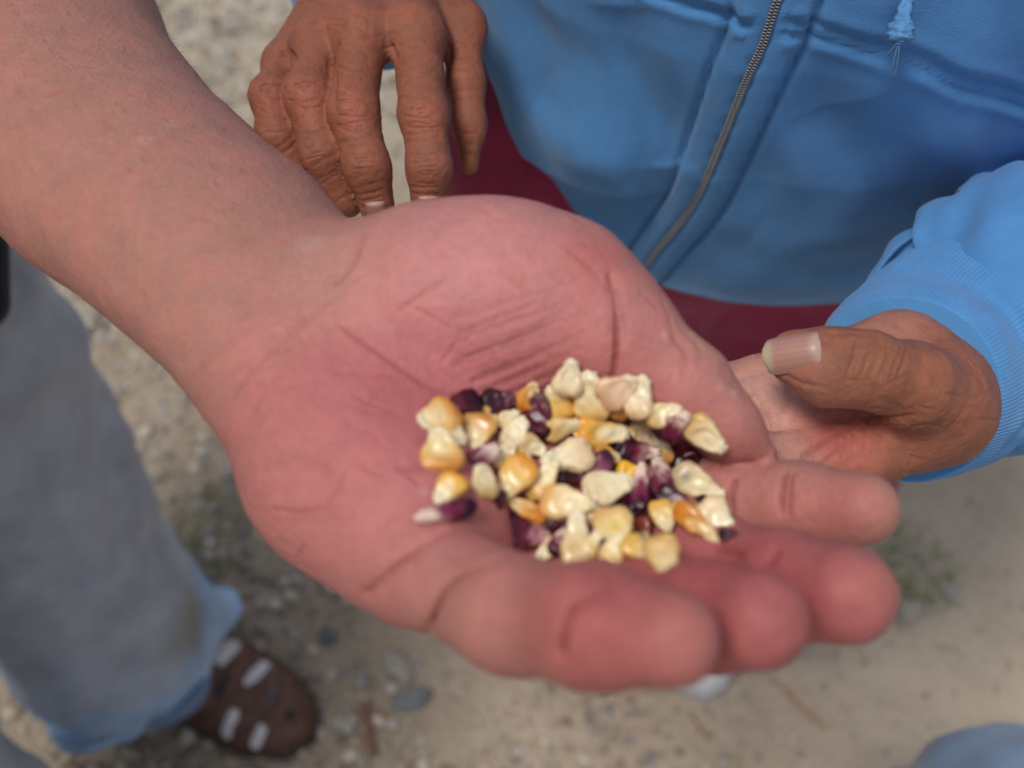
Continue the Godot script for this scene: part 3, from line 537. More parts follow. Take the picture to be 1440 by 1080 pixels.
	f.crease([Vector3(-0.0250, 0.9519, -0.1308), Vector3(-0.0245, 0.9521, -0.1297), Vector3(-0.0239, 0.9524, -0.1285), Vector3(-0.0234, 0.9527, -0.1273), Vector3(-0.0231, 0.9529, -0.1260), Vector3(-0.0228, 0.9530, -0.1246), Vector3(-0.0225, 0.9530, -0.1234)], 0.00065, 0.00034)
	f.crease([Vector3(-0.0319, 0.9473, -0.1298), Vector3(-0.0313, 0.9479, -0.1301), Vector3(-0.0307, 0.9485, -0.1304), Vector3(-0.0299, 0.9491, -0.1308), Vector3(-0.0289, 0.9499, -0.1315), Vector3(-0.0277, 0.9507, -0.1323), Vector3(-0.0266, 0.9513, -0.1331)], 0.00065, 0.00035)
	f.crease([Vector3(-0.0585, 0.9205, -0.1427), Vector3(-0.0555, 0.9237, -0.1403), Vector3(-0.0531, 0.9249, -0.1387), Vector3(-0.0517, 0.9237, -0.1376), Vector3(-0.0510, 0.9196, -0.1378)], 0.00065, 0.00036)
	f.crease([Vector3(-0.1280, 0.9468, -0.2525), Vector3(-0.1256, 0.9480, -0.2539), Vector3(-0.1233, 0.9489, -0.2556), Vector3(-0.1212, 0.9497, -0.2576), Vector3(-0.1193, 0.9502, -0.2601), Vector3(-0.1177, 0.9505, -0.2629), Vector3(-0.1161, 0.9506, -0.2660)], 0.00090, 0.00015)
	f.crease([Vector3(-0.1149, 0.9507, -0.2660), Vector3(-0.1135, 0.9506, -0.2678), Vector3(-0.1121, 0.9504, -0.2698), Vector3(-0.1110, 0.9501, -0.2721), Vector3(-0.1102, 0.9496, -0.2746), Vector3(-0.1097, 0.9491, -0.2774), Vector3(-0.1092, 0.9484, -0.2803)], 0.00090, 0.00019)
	f.crease([Vector3(-0.0819, 0.9514, -0.2279), Vector3(-0.0790, 0.9512, -0.2314), Vector3(-0.0763, 0.9507, -0.2353), Vector3(-0.0738, 0.9497, -0.2400), Vector3(-0.0719, 0.9480, -0.2455), Vector3(-0.0704, 0.9456, -0.2522), Vector3(-0.0691, 0.9421, -0.2600)], 0.00090, 0.00014)
	f.crease([Vector3(-0.1358, 0.9439, -0.2540), Vector3(-0.1328, 0.9457, -0.2551), Vector3(-0.1300, 0.9472, -0.2566), Vector3(-0.1274, 0.9483, -0.2585), Vector3(-0.1253, 0.9492, -0.2610), Vector3(-0.1234, 0.9498, -0.2638), Vector3(-0.1217, 0.9501, -0.2670)], 0.00090, 0.00009)
	f.crease([Vector3(-0.0774, 0.9511, -0.2326), Vector3(-0.0759, 0.9507, -0.2354), Vector3(-0.0745, 0.9500, -0.2385), Vector3(-0.0731, 0.9491, -0.2420), Vector3(-0.0715, 0.9478, -0.2461), Vector3(-0.0700, 0.9459, -0.2510), Vector3(-0.0686, 0.9432, -0.2566)], 0.00090, 0.00012)
	f.crease([Vector3(-0.0636, 0.9479, -0.1884), Vector3(-0.0613, 0.9485, -0.1906), Vector3(-0.0590, 0.9490, -0.1929), Vector3(-0.0568, 0.9492, -0.1956), Vector3(-0.0544, 0.9495, -0.1984), Vector3(-0.0521, 0.9497, -0.2014), Vector3(-0.0497, 0.9502, -0.2043)], 0.00090, 0.00013)
	f.crease([Vector3(-0.0875, 0.9508, -0.2434), Vector3(-0.0855, 0.9504, -0.2462), Vector3(-0.0835, 0.9497, -0.2493), Vector3(-0.0819, 0.9487, -0.2528), Vector3(-0.0808, 0.9476, -0.2567), Vector3(-0.0800, 0.9464, -0.2608), Vector3(-0.0792, 0.9448, -0.2654)], 0.00090, 0.00017)
	f.crease([Vector3(-0.0668, 0.9507, -0.2092), Vector3(-0.0643, 0.9510, -0.2116), Vector3(-0.0618, 0.9511, -0.2141), Vector3(-0.0595, 0.9513, -0.2167), Vector3(-0.0575, 0.9515, -0.2196), Vector3(-0.0557, 0.9517, -0.2226), Vector3(-0.0539, 0.9519, -0.2256)], 0.00090, 0.00016)
	f.crease([Vector3(-0.0984, 0.9511, -0.2516), Vector3(-0.0970, 0.9510, -0.2533), Vector3(-0.0956, 0.9508, -0.2551), Vector3(-0.0944, 0.9505, -0.2571), Vector3(-0.0937, 0.9502, -0.2592), Vector3(-0.0931, 0.9498, -0.2615), Vector3(-0.0926, 0.9494, -0.2639)], 0.00090, 0.00019)
	f.crease([Vector3(-0.1099, 0.9475, -0.2346), Vector3(-0.1077, 0.9485, -0.2359), Vector3(-0.1055, 0.9493, -0.2375), Vector3(-0.1036, 0.9500, -0.2392), Vector3(-0.1019, 0.9505, -0.2414), Vector3(-0.1004, 0.9509, -0.2438), Vector3(-0.0990, 0.9510, -0.2464)], 0.00090, 0.00018)
	f.crease([Vector3(-0.1060, 0.9492, -0.2374), Vector3(-0.1042, 0.9498, -0.2388), Vector3(-0.1026, 0.9503, -0.2404), Vector3(-0.1010, 0.9507, -0.2422), Vector3(-0.0996, 0.9509, -0.2442), Vector3(-0.0983, 0.9511, -0.2465), Vector3(-0.0970, 0.9511, -0.2489)], 0.00090, 0.00009)
	f.crease([Vector3(-0.1167, 0.9503, -0.2546), Vector3(-0.1143, 0.9509, -0.2576), Vector3(-0.1121, 0.9511, -0.2610), Vector3(-0.1099, 0.9510, -0.2650), Vector3(-0.1078, 0.9503, -0.2698), Vector3(-0.1058, 0.9491, -0.2756), Vector3(-0.1040, 0.9470, -0.2823)], 0.00090, 0.00017)
	f.crease([Vector3(-0.1241, 0.9446, -0.2417), Vector3(-0.1227, 0.9456, -0.2425), Vector3(-0.1213, 0.9466, -0.2434), Vector3(-0.1197, 0.9475, -0.2445), Vector3(-0.1180, 0.9484, -0.2457), Vector3(-0.1162, 0.9492, -0.2471), Vector3(-0.1144, 0.9499, -0.2486)], 0.00090, 0.00011)
	f.crease([Vector3(-0.0612, 0.9485, -0.1882), Vector3(-0.0586, 0.9490, -0.1907), Vector3(-0.0561, 0.9492, -0.1933), Vector3(-0.0536, 0.9494, -0.1962), Vector3(-0.0513, 0.9495, -0.1993), Vector3(-0.0489, 0.9498, -0.2024), Vector3(-0.0465, 0.9505, -0.2052)], 0.00090, 0.00010)
	f.crease([Vector3(-0.1092, 0.9491, -0.2400), Vector3(-0.1065, 0.9501, -0.2426), Vector3(-0.1040, 0.9508, -0.2456), Vector3(-0.1015, 0.9511, -0.2490), Vector3(-0.0990, 0.9511, -0.2531), Vector3(-0.0965, 0.9507, -0.2579), Vector3(-0.0942, 0.9498, -0.2632)], 0.00090, 0.00011)
	f.crease([Vector3(-0.0706, 0.9511, -0.2174), Vector3(-0.0681, 0.9511, -0.2207), Vector3(-0.0657, 0.9509, -0.2242), Vector3(-0.0632, 0.9506, -0.2280), Vector3(-0.0607, 0.9500, -0.2323), Vector3(-0.0583, 0.9490, -0.2372), Vector3(-0.0562, 0.9466, -0.2436)], 0.00090, 0.00015)
	f.crease([Vector3(-0.0763, 0.9480, -0.2006), Vector3(-0.0746, 0.9487, -0.2016), Vector3(-0.0730, 0.9492, -0.2026), Vector3(-0.0716, 0.9496, -0.2037), Vector3(-0.0705, 0.9500, -0.2051), Vector3(-0.0697, 0.9502, -0.2065), Vector3(-0.0688, 0.9505, -0.2080)], 0.00090, 0.00010)
	f.crease([Vector3(-0.0799, 0.9512, -0.2322), Vector3(-0.0780, 0.9508, -0.2356), Vector3(-0.0761, 0.9501, -0.2394), Vector3(-0.0743, 0.9490, -0.2437), Vector3(-0.0724, 0.9472, -0.2490), Vector3(-0.0707, 0.9446, -0.2552), Vector3(-0.0692, 0.9410, -0.2627)], 0.00090, 0.00011)
	f.crease([Vector3(-0.1350, 0.9494, -0.2771), Vector3(-0.1328, 0.9497, -0.2793), Vector3(-0.1308, 0.9498, -0.2817), Vector3(-0.1291, 0.9497, -0.2844), Vector3(-0.1280, 0.9494, -0.2875), Vector3(-0.1274, 0.9490, -0.2910), Vector3(-0.1267, 0.9484, -0.2946)], 0.00090, 0.00015)
	f.crease([Vector3(-0.1000, 0.9460, -0.2189), Vector3(-0.0986, 0.9470, -0.2198), Vector3(-0.0971, 0.9478, -0.2208), Vector3(-0.0957, 0.9486, -0.2219), Vector3(-0.0941, 0.9493, -0.2232), Vector3(-0.0925, 0.9500, -0.2246), Vector3(-0.0909, 0.9505, -0.2262)], 0.00090, 0.00019)
	f.crease([Vector3(-0.0601, 0.9487, -0.1857), Vector3(-0.0578, 0.9491, -0.1884), Vector3(-0.0555, 0.9493, -0.1912), Vector3(-0.0531, 0.9493, -0.1942), Vector3(-0.0505, 0.9494, -0.1976), Vector3(-0.0477, 0.9496, -0.2010), Vector3(-0.0448, 0.9502, -0.2040)], 0.00090, 0.00019)
	f.crease([Vector3(-0.0778, 0.9486, -0.2039), Vector3(-0.0755, 0.9495, -0.2060), Vector3(-0.0732, 0.9503, -0.2083), Vector3(-0.0709, 0.9507, -0.2110), Vector3(-0.0685, 0.9510, -0.2140), Vector3(-0.0660, 0.9511, -0.2173), Vector3(-0.0635, 0.9511, -0.2209)], 0.00090, 0.00011)
	f.crease([Vector3(-0.1248, 0.9489, -0.2583), Vector3(-0.1226, 0.9497, -0.2604), Vector3(-0.1204, 0.9502, -0.2627), Vector3(-0.1184, 0.9504, -0.2654), Vector3(-0.1167, 0.9504, -0.2686), Vector3(-0.1153, 0.9502, -0.2722), Vector3(-0.1139, 0.9496, -0.2763)], 0.00090, 0.00012)
	f.crease([Vector3(-0.0739, 0.9469, -0.1953), Vector3(-0.0717, 0.9479, -0.1970), Vector3(-0.0696, 0.9488, -0.1990), Vector3(-0.0674, 0.9495, -0.2012), Vector3(-0.0650, 0.9501, -0.2038), Vector3(-0.0625, 0.9506, -0.2065), Vector3(-0.0600, 0.9509, -0.2094)], 0.00090, 0.00010)
	f.crease([Vector3(-0.1197, 0.9503, -0.2634), Vector3(-0.1180, 0.9504, -0.2662), Vector3(-0.1163, 0.9504, -0.2691), Vector3(-0.1147, 0.9501, -0.2725), Vector3(-0.1130, 0.9495, -0.2766), Vector3(-0.1115, 0.9485, -0.2812), Vector3(-0.1100, 0.9470, -0.2865)], 0.00090, 0.00015)
	f.crease([Vector3(-0.1081, 0.9503, -0.2453), Vector3(-0.1053, 0.9509, -0.2477), Vector3(-0.1026, 0.9512, -0.2505), Vector3(-0.1003, 0.9512, -0.2537), Vector3(-0.0986, 0.9510, -0.2574), Vector3(-0.0972, 0.9505, -0.2615), Vector3(-0.0960, 0.9497, -0.2661)], 0.00090, 0.00011)

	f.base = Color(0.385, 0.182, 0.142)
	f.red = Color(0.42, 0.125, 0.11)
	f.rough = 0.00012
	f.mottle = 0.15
	f.zones = [
		[Vector3(-0.0042, 0.9168, -0.1801), 0.105, Color(0.53, 0.175, 0.178), 1.0], [Vector3(-0.0322, 0.9252, -0.1747), 0.07, Color(0.485, 0.135, 0.14), 0.7], [Vector3(0.0477, 0.9465, -0.1189), 0.075, Color(0.34, 0.074, 0.086), 1.0],
		[Vector3(-0.0082, 0.9547, -0.2237), 0.05, Color(0.54, 0.23, 0.22), 0.75], [Vector3(0.0550, 0.9363, -0.2070), 0.013, Color(0.50, 0.30, 0.19), 0.45], [Vector3(0.0235, 0.9535, -0.2221), 0.018, Color(0.45, 0.13, 0.12), 0.7], [Vector3(0.0175, 0.9816, -0.0993), 0.03, Color(0.34, 0.072, 0.078), 0.7],  # first patch: thenar pad painted paler, standing in for its highlight
		[Vector3(-0.0519, 0.9454, -0.2196), 0.03, Color(0.46, 0.27, 0.21), 0.4], [Vector3(0.0716, 0.9175, -0.1896), 0.02, Color(0.42, 0.12, 0.115), 0.6], [Vector3(0.0874, 0.9311, -0.1574), 0.02, Color(0.46, 0.14, 0.13), 0.5], [Vector3(-0.0223, 0.9508, -0.1479), 0.0021, Color(0.62, 0.42, 0.37), 0.4], [Vector3(0.0589, 0.9359, -0.1906), 0.0024, Color(0.62, 0.42, 0.36), 0.4], [Vector3(0.0634, 0.9330, -0.1907), 0.0018, Color(0.62, 0.42, 0.36), 0.4], [Vector3(0.0434, 0.9448, -0.2029), 0.0018, Color(0.6, 0.42, 0.36), 0.4], [Vector3(-0.0040, 0.9460, -0.1969), 0.0015, Color(0.6, 0.40, 0.36), 0.4], [Vector3(-0.1648, 0.9474, -0.3044), 0.0030, Color(0.30, 0.08, 0.07), 0.45], [Vector3(-0.1520, 0.9488, -0.3013), 0.0035, Color(0.34, 0.12, 0.09), 0.45], [Vector3(-0.1247, 0.9499, -0.2725), 0.0030, Color(0.34, 0.11, 0.09), 0.45], [Vector3(-0.1387, 0.9461, -0.2630), 0.0040, Color(0.40, 0.12, 0.10), 0.45], [Vector3(-0.1287, 0.9262, -0.2303), 0.0030, Color(0.36, 0.10, 0.08), 0.45], [Vector3(-0.0937, 0.9490, -0.2673), 0.0025, Color(0.33, 0.11, 0.09), 0.45], [Vector3(-0.1179, 0.9496, -0.2777), 0.0040, Color(0.52, 0.34, 0.28), 0.3], [Vector3(-0.1490, 0.9331, -0.2525), 0.0030, Color(0.35, 0.12, 0.1), 0.45], [Vector3(-0.1114, 0.9467, -0.2887), 0.0030, Color(0.5, 0.33, 0.27), 0.3], [Vector3(-0.0609, 0.9500, -0.2322), 0.0070, Color(0.50, 0.36, 0.29), 0.25]]
	f.grow(Vector3(-0.0491, 0.9206, -0.2278), 0.27, 0.0024)
	f.settle(0, 2)
	f.refine()
	f.sharpen(0.0003)
	f.sharpen(0.0007)
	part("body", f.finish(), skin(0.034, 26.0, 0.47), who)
	var rng := RandomNumberGenerator.new()
	rng.seed = 8
	var nn := f.normals()
	var v := PackedVector3Array()
	var t := PackedInt32Array()
	var down := Vector3(0.62, -0.1, 0.78)
	var k := 0
	while k < 2000:
		var i := rng.randi() % nn.size()
		var p := f.vs[i]
		if p.x > -0.085 or rng.randf() > smoothstep(0.1, 0.9, nn[i].x * 0.75 + nn[i].y * 0.4 - nn[i].z * 0.53) * 0.95 + 0.03:
			continue
		k += 1
		var lean := (down * 0.8 + nn[i] * rng.randf_range(0.1, 0.55) + Vector3(rng.randf_range(-1, 1), rng.randf_range(-1, 1), rng.randf_range(-1, 1)) * 0.35).normalized()
		var l := rng.randf_range(0.003, 0.007)
		var w := lean.cross(nn[i]).normalized() * 0.00004
		var bent := p + lean * l * 0.5 + nn[i] * l * 0.1
		var b := v.size()
		v.append_array([p - w, p + w, bent - w * 0.8, bent + w * 0.8, p + lean * l - nn[i] * l * 0.05])
		t.append_array([b, b + 1, b + 2, b + 1, b + 3, b + 2, b + 2, b + 3, b + 4])
	var hair := part("arm_hair", mesh_of(v, t), plain(Color(0.055, 0.028, 0.016), 0.6), who)
	tag(hair, "", "", "", "stuff")
	build_person_a_clothes(who)

func build_person_b() -> void:
	var who := root("person", Vector3(0.14, 0, -0.5))
	tag(who, "person in a light blue zipped sweatshirt and maroon trousers, hands by the corn", "person")
	var f := Flesh.new(12)
	f.k0 = 0.012
	f.kc = 0.005
	f.kj = 0.008
	f.bone(Vector3(-0.0688, 0.8741, -0.5722), Vector3(-0.0625, 0.8795, -0.5116), 0.02602, 0.02776, 0)
	f.bone(Vector3(-0.0630, 0.8832, -0.4997), Vector3(-0.0981, 0.8787, -0.4050), 0.01568, 0.00926, 0)
	f.bone(Vector3(-0.0630, 0.8832, -0.4997), Vector3(-0.0820, 0.8913, -0.4003), 0.01568, 0.01082, 0)
	f.bone(Vector3(-0.0630, 0.8832, -0.4997), Vector3(-0.0628, 0.8989, -0.3988), 0.01568, 0.01185, 0)
	f.bone(Vector3(-0.0630, 0.8832, -0.4997), Vector3(-0.0400, 0.8989, -0.3988), 0.01568, 0.01185, 0)
	f.bone(Vector3(-0.0550, 0.8804, -0.5043), Vector3(-0.0223, 0.8865, -0.4192), 0.01513, 0.01053, 0)
	f.bone(Vector3(-0.0979, 0.8794, -0.4042), Vector3(-0.0995, 0.8858, -0.3756), 0.00841, 0.00856, 1)
	f.bone(Vector3(-0.0995, 0.8858, -0.3756), Vector3(-0.0967, 0.8797, -0.3587), 0.00856, 0.00766, 1)
	f.bone(Vector3(-0.0967, 0.8797, -0.3587), Vector3(-0.0853, 0.8659, -0.3482), 0.00766, 0.00665, 1)
	f.bone(Vector3(-0.0819, 0.8920, -0.3995), Vector3(-0.0822, 0.8931, -0.3669), 0.00960, 0.00946, 2)
	f.bone(Vector3(-0.0822, 0.8931, -0.3669), Vector3(-0.0764, 0.8823, -0.3453), 0.00946, 0.00829, 2)
	f.bone(Vector3(-0.0764, 0.8823, -0.3453), Vector3(-0.0676, 0.8652, -0.3354), 0.00829, 0.00708, 2)
	f.bone(Vector3(-0.0628, 0.8989, -0.3988), Vector3(-0.0629, 0.8952, -0.3546), 0.01057, 0.00953, 3)
	f.bone(Vector3(-0.0629, 0.8952, -0.3546), Vector3(-0.0571, 0.8845, -0.3348), 0.00953, 0.00868, 3)
	f.bone(Vector3(-0.0571, 0.8845, -0.3348), Vector3(-0.0539, 0.8694, -0.3276), 0.00868, 0.00695, 3)
	f.bone(Vector3(-0.0400, 0.8989, -0.3988), Vector3(-0.0353, 0.8942, -0.3549), 0.01057, 0.00930, 4)
	f.bone(Vector3(-0.0353, 0.8942, -0.3549), Vector3(-0.0326, 0.8838, -0.3355), 0.00930, 0.00845, 4)
	f.bone(Vector3(-0.0326, 0.8838, -0.3355), Vector3(-0.0336, 0.8704, -0.3289), 0.00845, 0.00724, 4)
	f.bone(Vector3(-0.0223, 0.8865, -0.4192), Vector3(-0.0197, 0.8807, -0.3908), 0.00932, 0.00768, 5)
	f.bone(Vector3(-0.0197, 0.8807, -0.3908), Vector3(-0.0180, 0.8721, -0.3738), 0.00768, 0.00679, 5)
	f.bone(Vector3(-0.0180, 0.8721, -0.3738), Vector3(-0.0180, 0.8620, -0.3600), 0.00679, 0.00397, 5)
	f.crease([Vector3(-0.1029, 0.8895, -0.3935), Vector3(-0.0988, 0.8914, -0.3899), Vector3(-0.0953, 0.8911, -0.3887), Vector3(-0.0885, 0.9006, -0.3739), Vector3(-0.0837, 0.9037, -0.3666)], 0.00075, 0.00028)
	f.crease([Vector3(-0.1037, 0.8905, -0.3873), Vector3(-0.0987, 0.8945, -0.3807), Vector3(-0.0952, 0.8939, -0.3796), Vector3(-0.0889, 0.9015, -0.3674), Vector3(-0.0846, 0.9027, -0.3628)], 0.00075, 0.00039)
	f.crease([Vector3(-0.1011, 0.8955, -0.3764), Vector3(-0.0985, 0.8956, -0.3754), Vector3(-0.0959, 0.8950, -0.3749), Vector3(-0.0914, 0.8988, -0.3679), Vector3(-0.0870, 0.9013, -0.3620)], 0.00075, 0.00028)
	f.crease([Vector3(-0.1001, 0.8954, -0.3733), Vector3(-0.0977, 0.8950, -0.3724), Vector3(-0.0955, 0.8941, -0.3720), Vector3(-0.0936, 0.8929, -0.3719), Vector3(-0.0894, 0.8996, -0.3622)], 0.00075, 0.00052)
	f.crease([Vector3(-0.1014, 0.8944, -0.3712), Vector3(-0.0995, 0.8944, -0.3707), Vector3(-0.0975, 0.8940, -0.3703), Vector3(-0.0949, 0.8927, -0.3698), Vector3(-0.0901, 0.8978, -0.3613)], 0.00075, 0.00027)
	f.crease([Vector3(-0.1032, 0.8899, -0.3659), Vector3(-0.0997, 0.8908, -0.3649), Vector3(-0.0965, 0.8907, -0.3651), Vector3(-0.0940, 0.8902, -0.3664), Vector3(-0.0896, 0.8967, -0.3597)], 0.00075, 0.00046)
	f.crease([Vector3(-0.1035, 0.8874, -0.3628), Vector3(-0.0998, 0.8890, -0.3605), Vector3(-0.0964, 0.8893, -0.3602), Vector3(-0.0934, 0.8887, -0.3620), Vector3(-0.0886, 0.8943, -0.3571)], 0.00075, 0.00029)
	f.crease([Vector3(-0.1044, 0.8862, -0.3625), Vector3(-0.0991, 0.8890, -0.3595), Vector3(-0.0950, 0.8890, -0.3598), Vector3(-0.0921, 0.8879, -0.3617), Vector3(-0.0875, 0.8938, -0.3555)], 0.00075, 0.00053)
	f.crease([Vector3(-0.1024, 0.8864, -0.3567), Vector3(-0.0981, 0.8876, -0.3548), Vector3(-0.0946, 0.8875, -0.3548), Vector3(-0.0919, 0.8869, -0.3565), Vector3(-0.0888, 0.8885, -0.3562)], 0.00075, 0.00036)
	f.crease([Vector3(-0.0999, 0.8862, -0.3535), Vector3(-0.0968, 0.8865, -0.3529), Vector3(-0.0941, 0.8862, -0.3531), Vector3(-0.0922, 0.8859, -0.3540), Vector3(-0.0907, 0.8855, -0.3554)], 0.00075, 0.00046)
	f.crease([Vector3(-0.0994, 0.8784, -0.3499), Vector3(-0.0957, 0.8808, -0.3494), Vector3(-0.0926, 0.8821, -0.3504), Vector3(-0.0901, 0.8830, -0.3527), Vector3(-0.0865, 0.8885, -0.3502)], 0.00075, 0.00031)
	f.crease([Vector3(-0.0964, 0.8768, -0.3486), Vector3(-0.0930, 0.8790, -0.3487), Vector3(-0.0902, 0.8800, -0.3501), Vector3(-0.0884, 0.8802, -0.3518), Vector3(-0.0849, 0.8880, -0.3451)], 0.00075, 0.00052)
	f.crease([Vector3(-0.0947, 0.8731, -0.3472), Vector3(-0.0914, 0.8761, -0.3471), Vector3(-0.0888, 0.8774, -0.3484), Vector3(-0.0845, 0.8857, -0.3414), Vector3(-0.0818, 0.8883, -0.3402)], 0.00075, 0.00025)
	f.crease([Vector3(-0.0916, 0.8722, -0.3454), Vector3(-0.0893, 0.8739, -0.3456), Vector3(-0.0873, 0.8749, -0.3465), Vector3(-0.0833, 0.8838, -0.3388), Vector3(-0.0811, 0.8862, -0.3379)], 0.00075, 0.00050)
	f.crease([Vector3(-0.0892, 0.8698, -0.3435), Vector3(-0.0868, 0.8714, -0.3438), Vector3(-0.0848, 0.8722, -0.3449), Vector3(-0.0811, 0.8812, -0.3368), Vector3(-0.0794, 0.8831, -0.3361)], 0.00075, 0.00045)
	f.crease([Vector3(-0.0856, 0.9014, -0.3828), Vector3(-0.0820, 0.9022, -0.3800), Vector3(-0.0788, 0.9017, -0.3792), Vector3(-0.0764, 0.9003, -0.3805), Vector3(-0.0741, 0.8984, -0.3829)], 0.00075, 0.00025)
	f.crease([Vector3(-0.0862, 0.9017, -0.3755), Vector3(-0.0824, 0.9029, -0.3735), Vector3(-0.0791, 0.9025, -0.3734), Vector3(-0.0763, 0.9009, -0.3741), Vector3(-0.0739, 0.8978, -0.3765)], 0.00075, 0.00032)
	f.crease([Vector3(-0.0864, 0.9026, -0.3710), Vector3(-0.0827, 0.9037, -0.3687), Vector3(-0.0795, 0.9034, -0.3683), Vector3(-0.0763, 0.9019, -0.3691), Vector3(-0.0735, 0.8983, -0.3725)], 0.00075, 0.00034)
	f.crease([Vector3(-0.0849, 0.9034, -0.3657), Vector3(-0.0820, 0.9037, -0.3652), Vector3(-0.0793, 0.9033, -0.3653), Vector3(-0.0768, 0.9022, -0.3655), Vector3(-0.0744, 0.9004, -0.3663)], 0.00075, 0.00036)
	f.crease([Vector3(-0.0872, 0.9011, -0.3618), Vector3(-0.0846, 0.9014, -0.3606), Vector3(-0.0817, 0.9013, -0.3599), Vector3(-0.0777, 0.9004, -0.3601), Vector3(-0.0736, 0.8981, -0.3622)], 0.00075, 0.00027)
	f.crease([Vector3(-0.0857, 0.8973, -0.3567), Vector3(-0.0828, 0.8984, -0.3564), Vector3(-0.0801, 0.8989, -0.3569), Vector3(-0.0773, 0.8988, -0.3579), Vector3(-0.0747, 0.8980, -0.3598)], 0.00075, 0.00047)
	f.crease([Vector3(-0.0873, 0.8907, -0.3532), Vector3(-0.0836, 0.8942, -0.3518), Vector3(-0.0800, 0.8957, -0.3522), Vector3(-0.0755, 0.8953, -0.3535), Vector3(-0.0692, 0.9007, -0.3477)], 0.00075, 0.00031)
	f.crease([Vector3(-0.0822, 0.8917, -0.3464), Vector3(-0.0798, 0.8924, -0.3456), Vector3(-0.0775, 0.8927, -0.3456), Vector3(-0.0750, 0.8928, -0.3469), Vector3(-0.0726, 0.8921, -0.3494)], 0.00075, 0.00055)
	f.crease([Vector3(-0.0818, 0.8905, -0.3435), Vector3(-0.0787, 0.8914, -0.3425), Vector3(-0.0758, 0.8916, -0.3426), Vector3(-0.0735, 0.8915, -0.3440), Vector3(-0.0714, 0.8910, -0.3464)], 0.00075, 0.00028)
	f.crease([Vector3(-0.0821, 0.8888, -0.3411), Vector3(-0.0779, 0.8904, -0.3403), Vector3(-0.0744, 0.8906, -0.3409), Vector3(-0.0719, 0.8902, -0.3423), Vector3(-0.0698, 0.8893, -0.3442)], 0.00075, 0.00029)
	f.crease([Vector3(-0.0791, 0.8832, -0.3361), Vector3(-0.0762, 0.8854, -0.3362), Vector3(-0.0736, 0.8866, -0.3372), Vector3(-0.0710, 0.8867, -0.3386), Vector3(-0.0686, 0.8859, -0.3409)], 0.00075, 0.00047)
	f.crease([Vector3(-0.0770, 0.8777, -0.3347), Vector3(-0.0738, 0.8799, -0.3345), Vector3(-0.0711, 0.8809, -0.3354), Vector3(-0.0687, 0.8810, -0.3370), Vector3(-0.0649, 0.8890, -0.3302)], 0.00075, 0.00032)
	f.crease([Vector3(-0.0760, 0.8758, -0.3340), Vector3(-0.0738, 0.8780, -0.3339), Vector3(-0.0715, 0.8794, -0.3346), Vector3(-0.0688, 0.8797, -0.3360), Vector3(-0.0641, 0.8882, -0.3286)], 0.00075, 0.00046)
	f.crease([Vector3(-0.0728, 0.8732, -0.3319), Vector3(-0.0707, 0.8745, -0.3321), Vector3(-0.0687, 0.8752, -0.3328), Vector3(-0.0669, 0.8754, -0.3338), Vector3(-0.0637, 0.8830, -0.3272)], 0.00075, 0.00028)
	f.crease([Vector3(-0.0732, 0.8680, -0.3310), Vector3(-0.0704, 0.8704, -0.3302), Vector3(-0.0678, 0.8717, -0.3308), Vector3(-0.0650, 0.8722, -0.3325), Vector3(-0.0603, 0.8818, -0.3250)], 0.00075, 0.00031)
	f.crease([Vector3(-0.0691, 0.9062, -0.3843), Vector3(-0.0652, 0.9075, -0.3814), Vector3(-0.0615, 0.9076, -0.3803), Vector3(-0.0575, 0.9064, -0.3817), Vector3(-0.0536, 0.9041, -0.3849)], 0.00075, 0.00025)
	f.crease([Vector3(-0.0709, 0.9029, -0.3736), Vector3(-0.0669, 0.9056, -0.3692), Vector3(-0.0629, 0.9063, -0.3676), Vector3(-0.0578, 0.9051, -0.3689), Vector3(-0.0530, 0.8995, -0.3758)], 0.00075, 0.00054)
	f.crease([Vector3(-0.0680, 0.9046, -0.3662), Vector3(-0.0654, 0.9056, -0.3648), Vector3(-0.0626, 0.9059, -0.3642), Vector3(-0.0588, 0.9051, -0.3648), Vector3(-0.0549, 0.9023, -0.3678)], 0.00075, 0.00036)
	f.crease([Vector3(-0.0700, 0.9035, -0.3564), Vector3(-0.0655, 0.9056, -0.3531), Vector3(-0.0614, 0.9057, -0.3523), Vector3(-0.0572, 0.9043, -0.3534), Vector3(-0.0533, 0.9000, -0.3581)], 0.00075, 0.00054)
	f.crease([Vector3(-0.0676, 0.9042, -0.3508), Vector3(-0.0637, 0.9044, -0.3489), Vector3(-0.0602, 0.9037, -0.3484), Vector3(-0.0574, 0.9030, -0.3492), Vector3(-0.0550, 0.9019, -0.3511)], 0.00075, 0.00036)
	f.crease([Vector3(-0.0690, 0.8962, -0.3443), Vector3(-0.0639, 0.8991, -0.3427), Vector3(-0.0596, 0.8999, -0.3434), Vector3(-0.0561, 0.8994, -0.3451), Vector3(-0.0529, 0.8975, -0.3483)], 0.00075, 0.00043)
	f.crease([Vector3(-0.0668, 0.8933, -0.3396), Vector3(-0.0631, 0.8954, -0.3375), Vector3(-0.0595, 0.8963, -0.3371), Vector3(-0.0558, 0.8964, -0.3391), Vector3(-0.0523, 0.8948, -0.3437)], 0.00075, 0.00050)
	f.crease([Vector3(-0.0648, 0.8934, -0.3365), Vector3(-0.0615, 0.8951, -0.3357), Vector3(-0.0583, 0.8959, -0.3360), Vector3(-0.0554, 0.8957, -0.3373), Vector3(-0.0526, 0.8945, -0.3398)], 0.00075, 0.00041)
	f.crease([Vector3(-0.0630, 0.8922, -0.3316), Vector3(-0.0606, 0.8936, -0.3317), Vector3(-0.0580, 0.8944, -0.3323), Vector3(-0.0549, 0.8944, -0.3331), Vector3(-0.0517, 0.8933, -0.3348)], 0.00075, 0.00033)
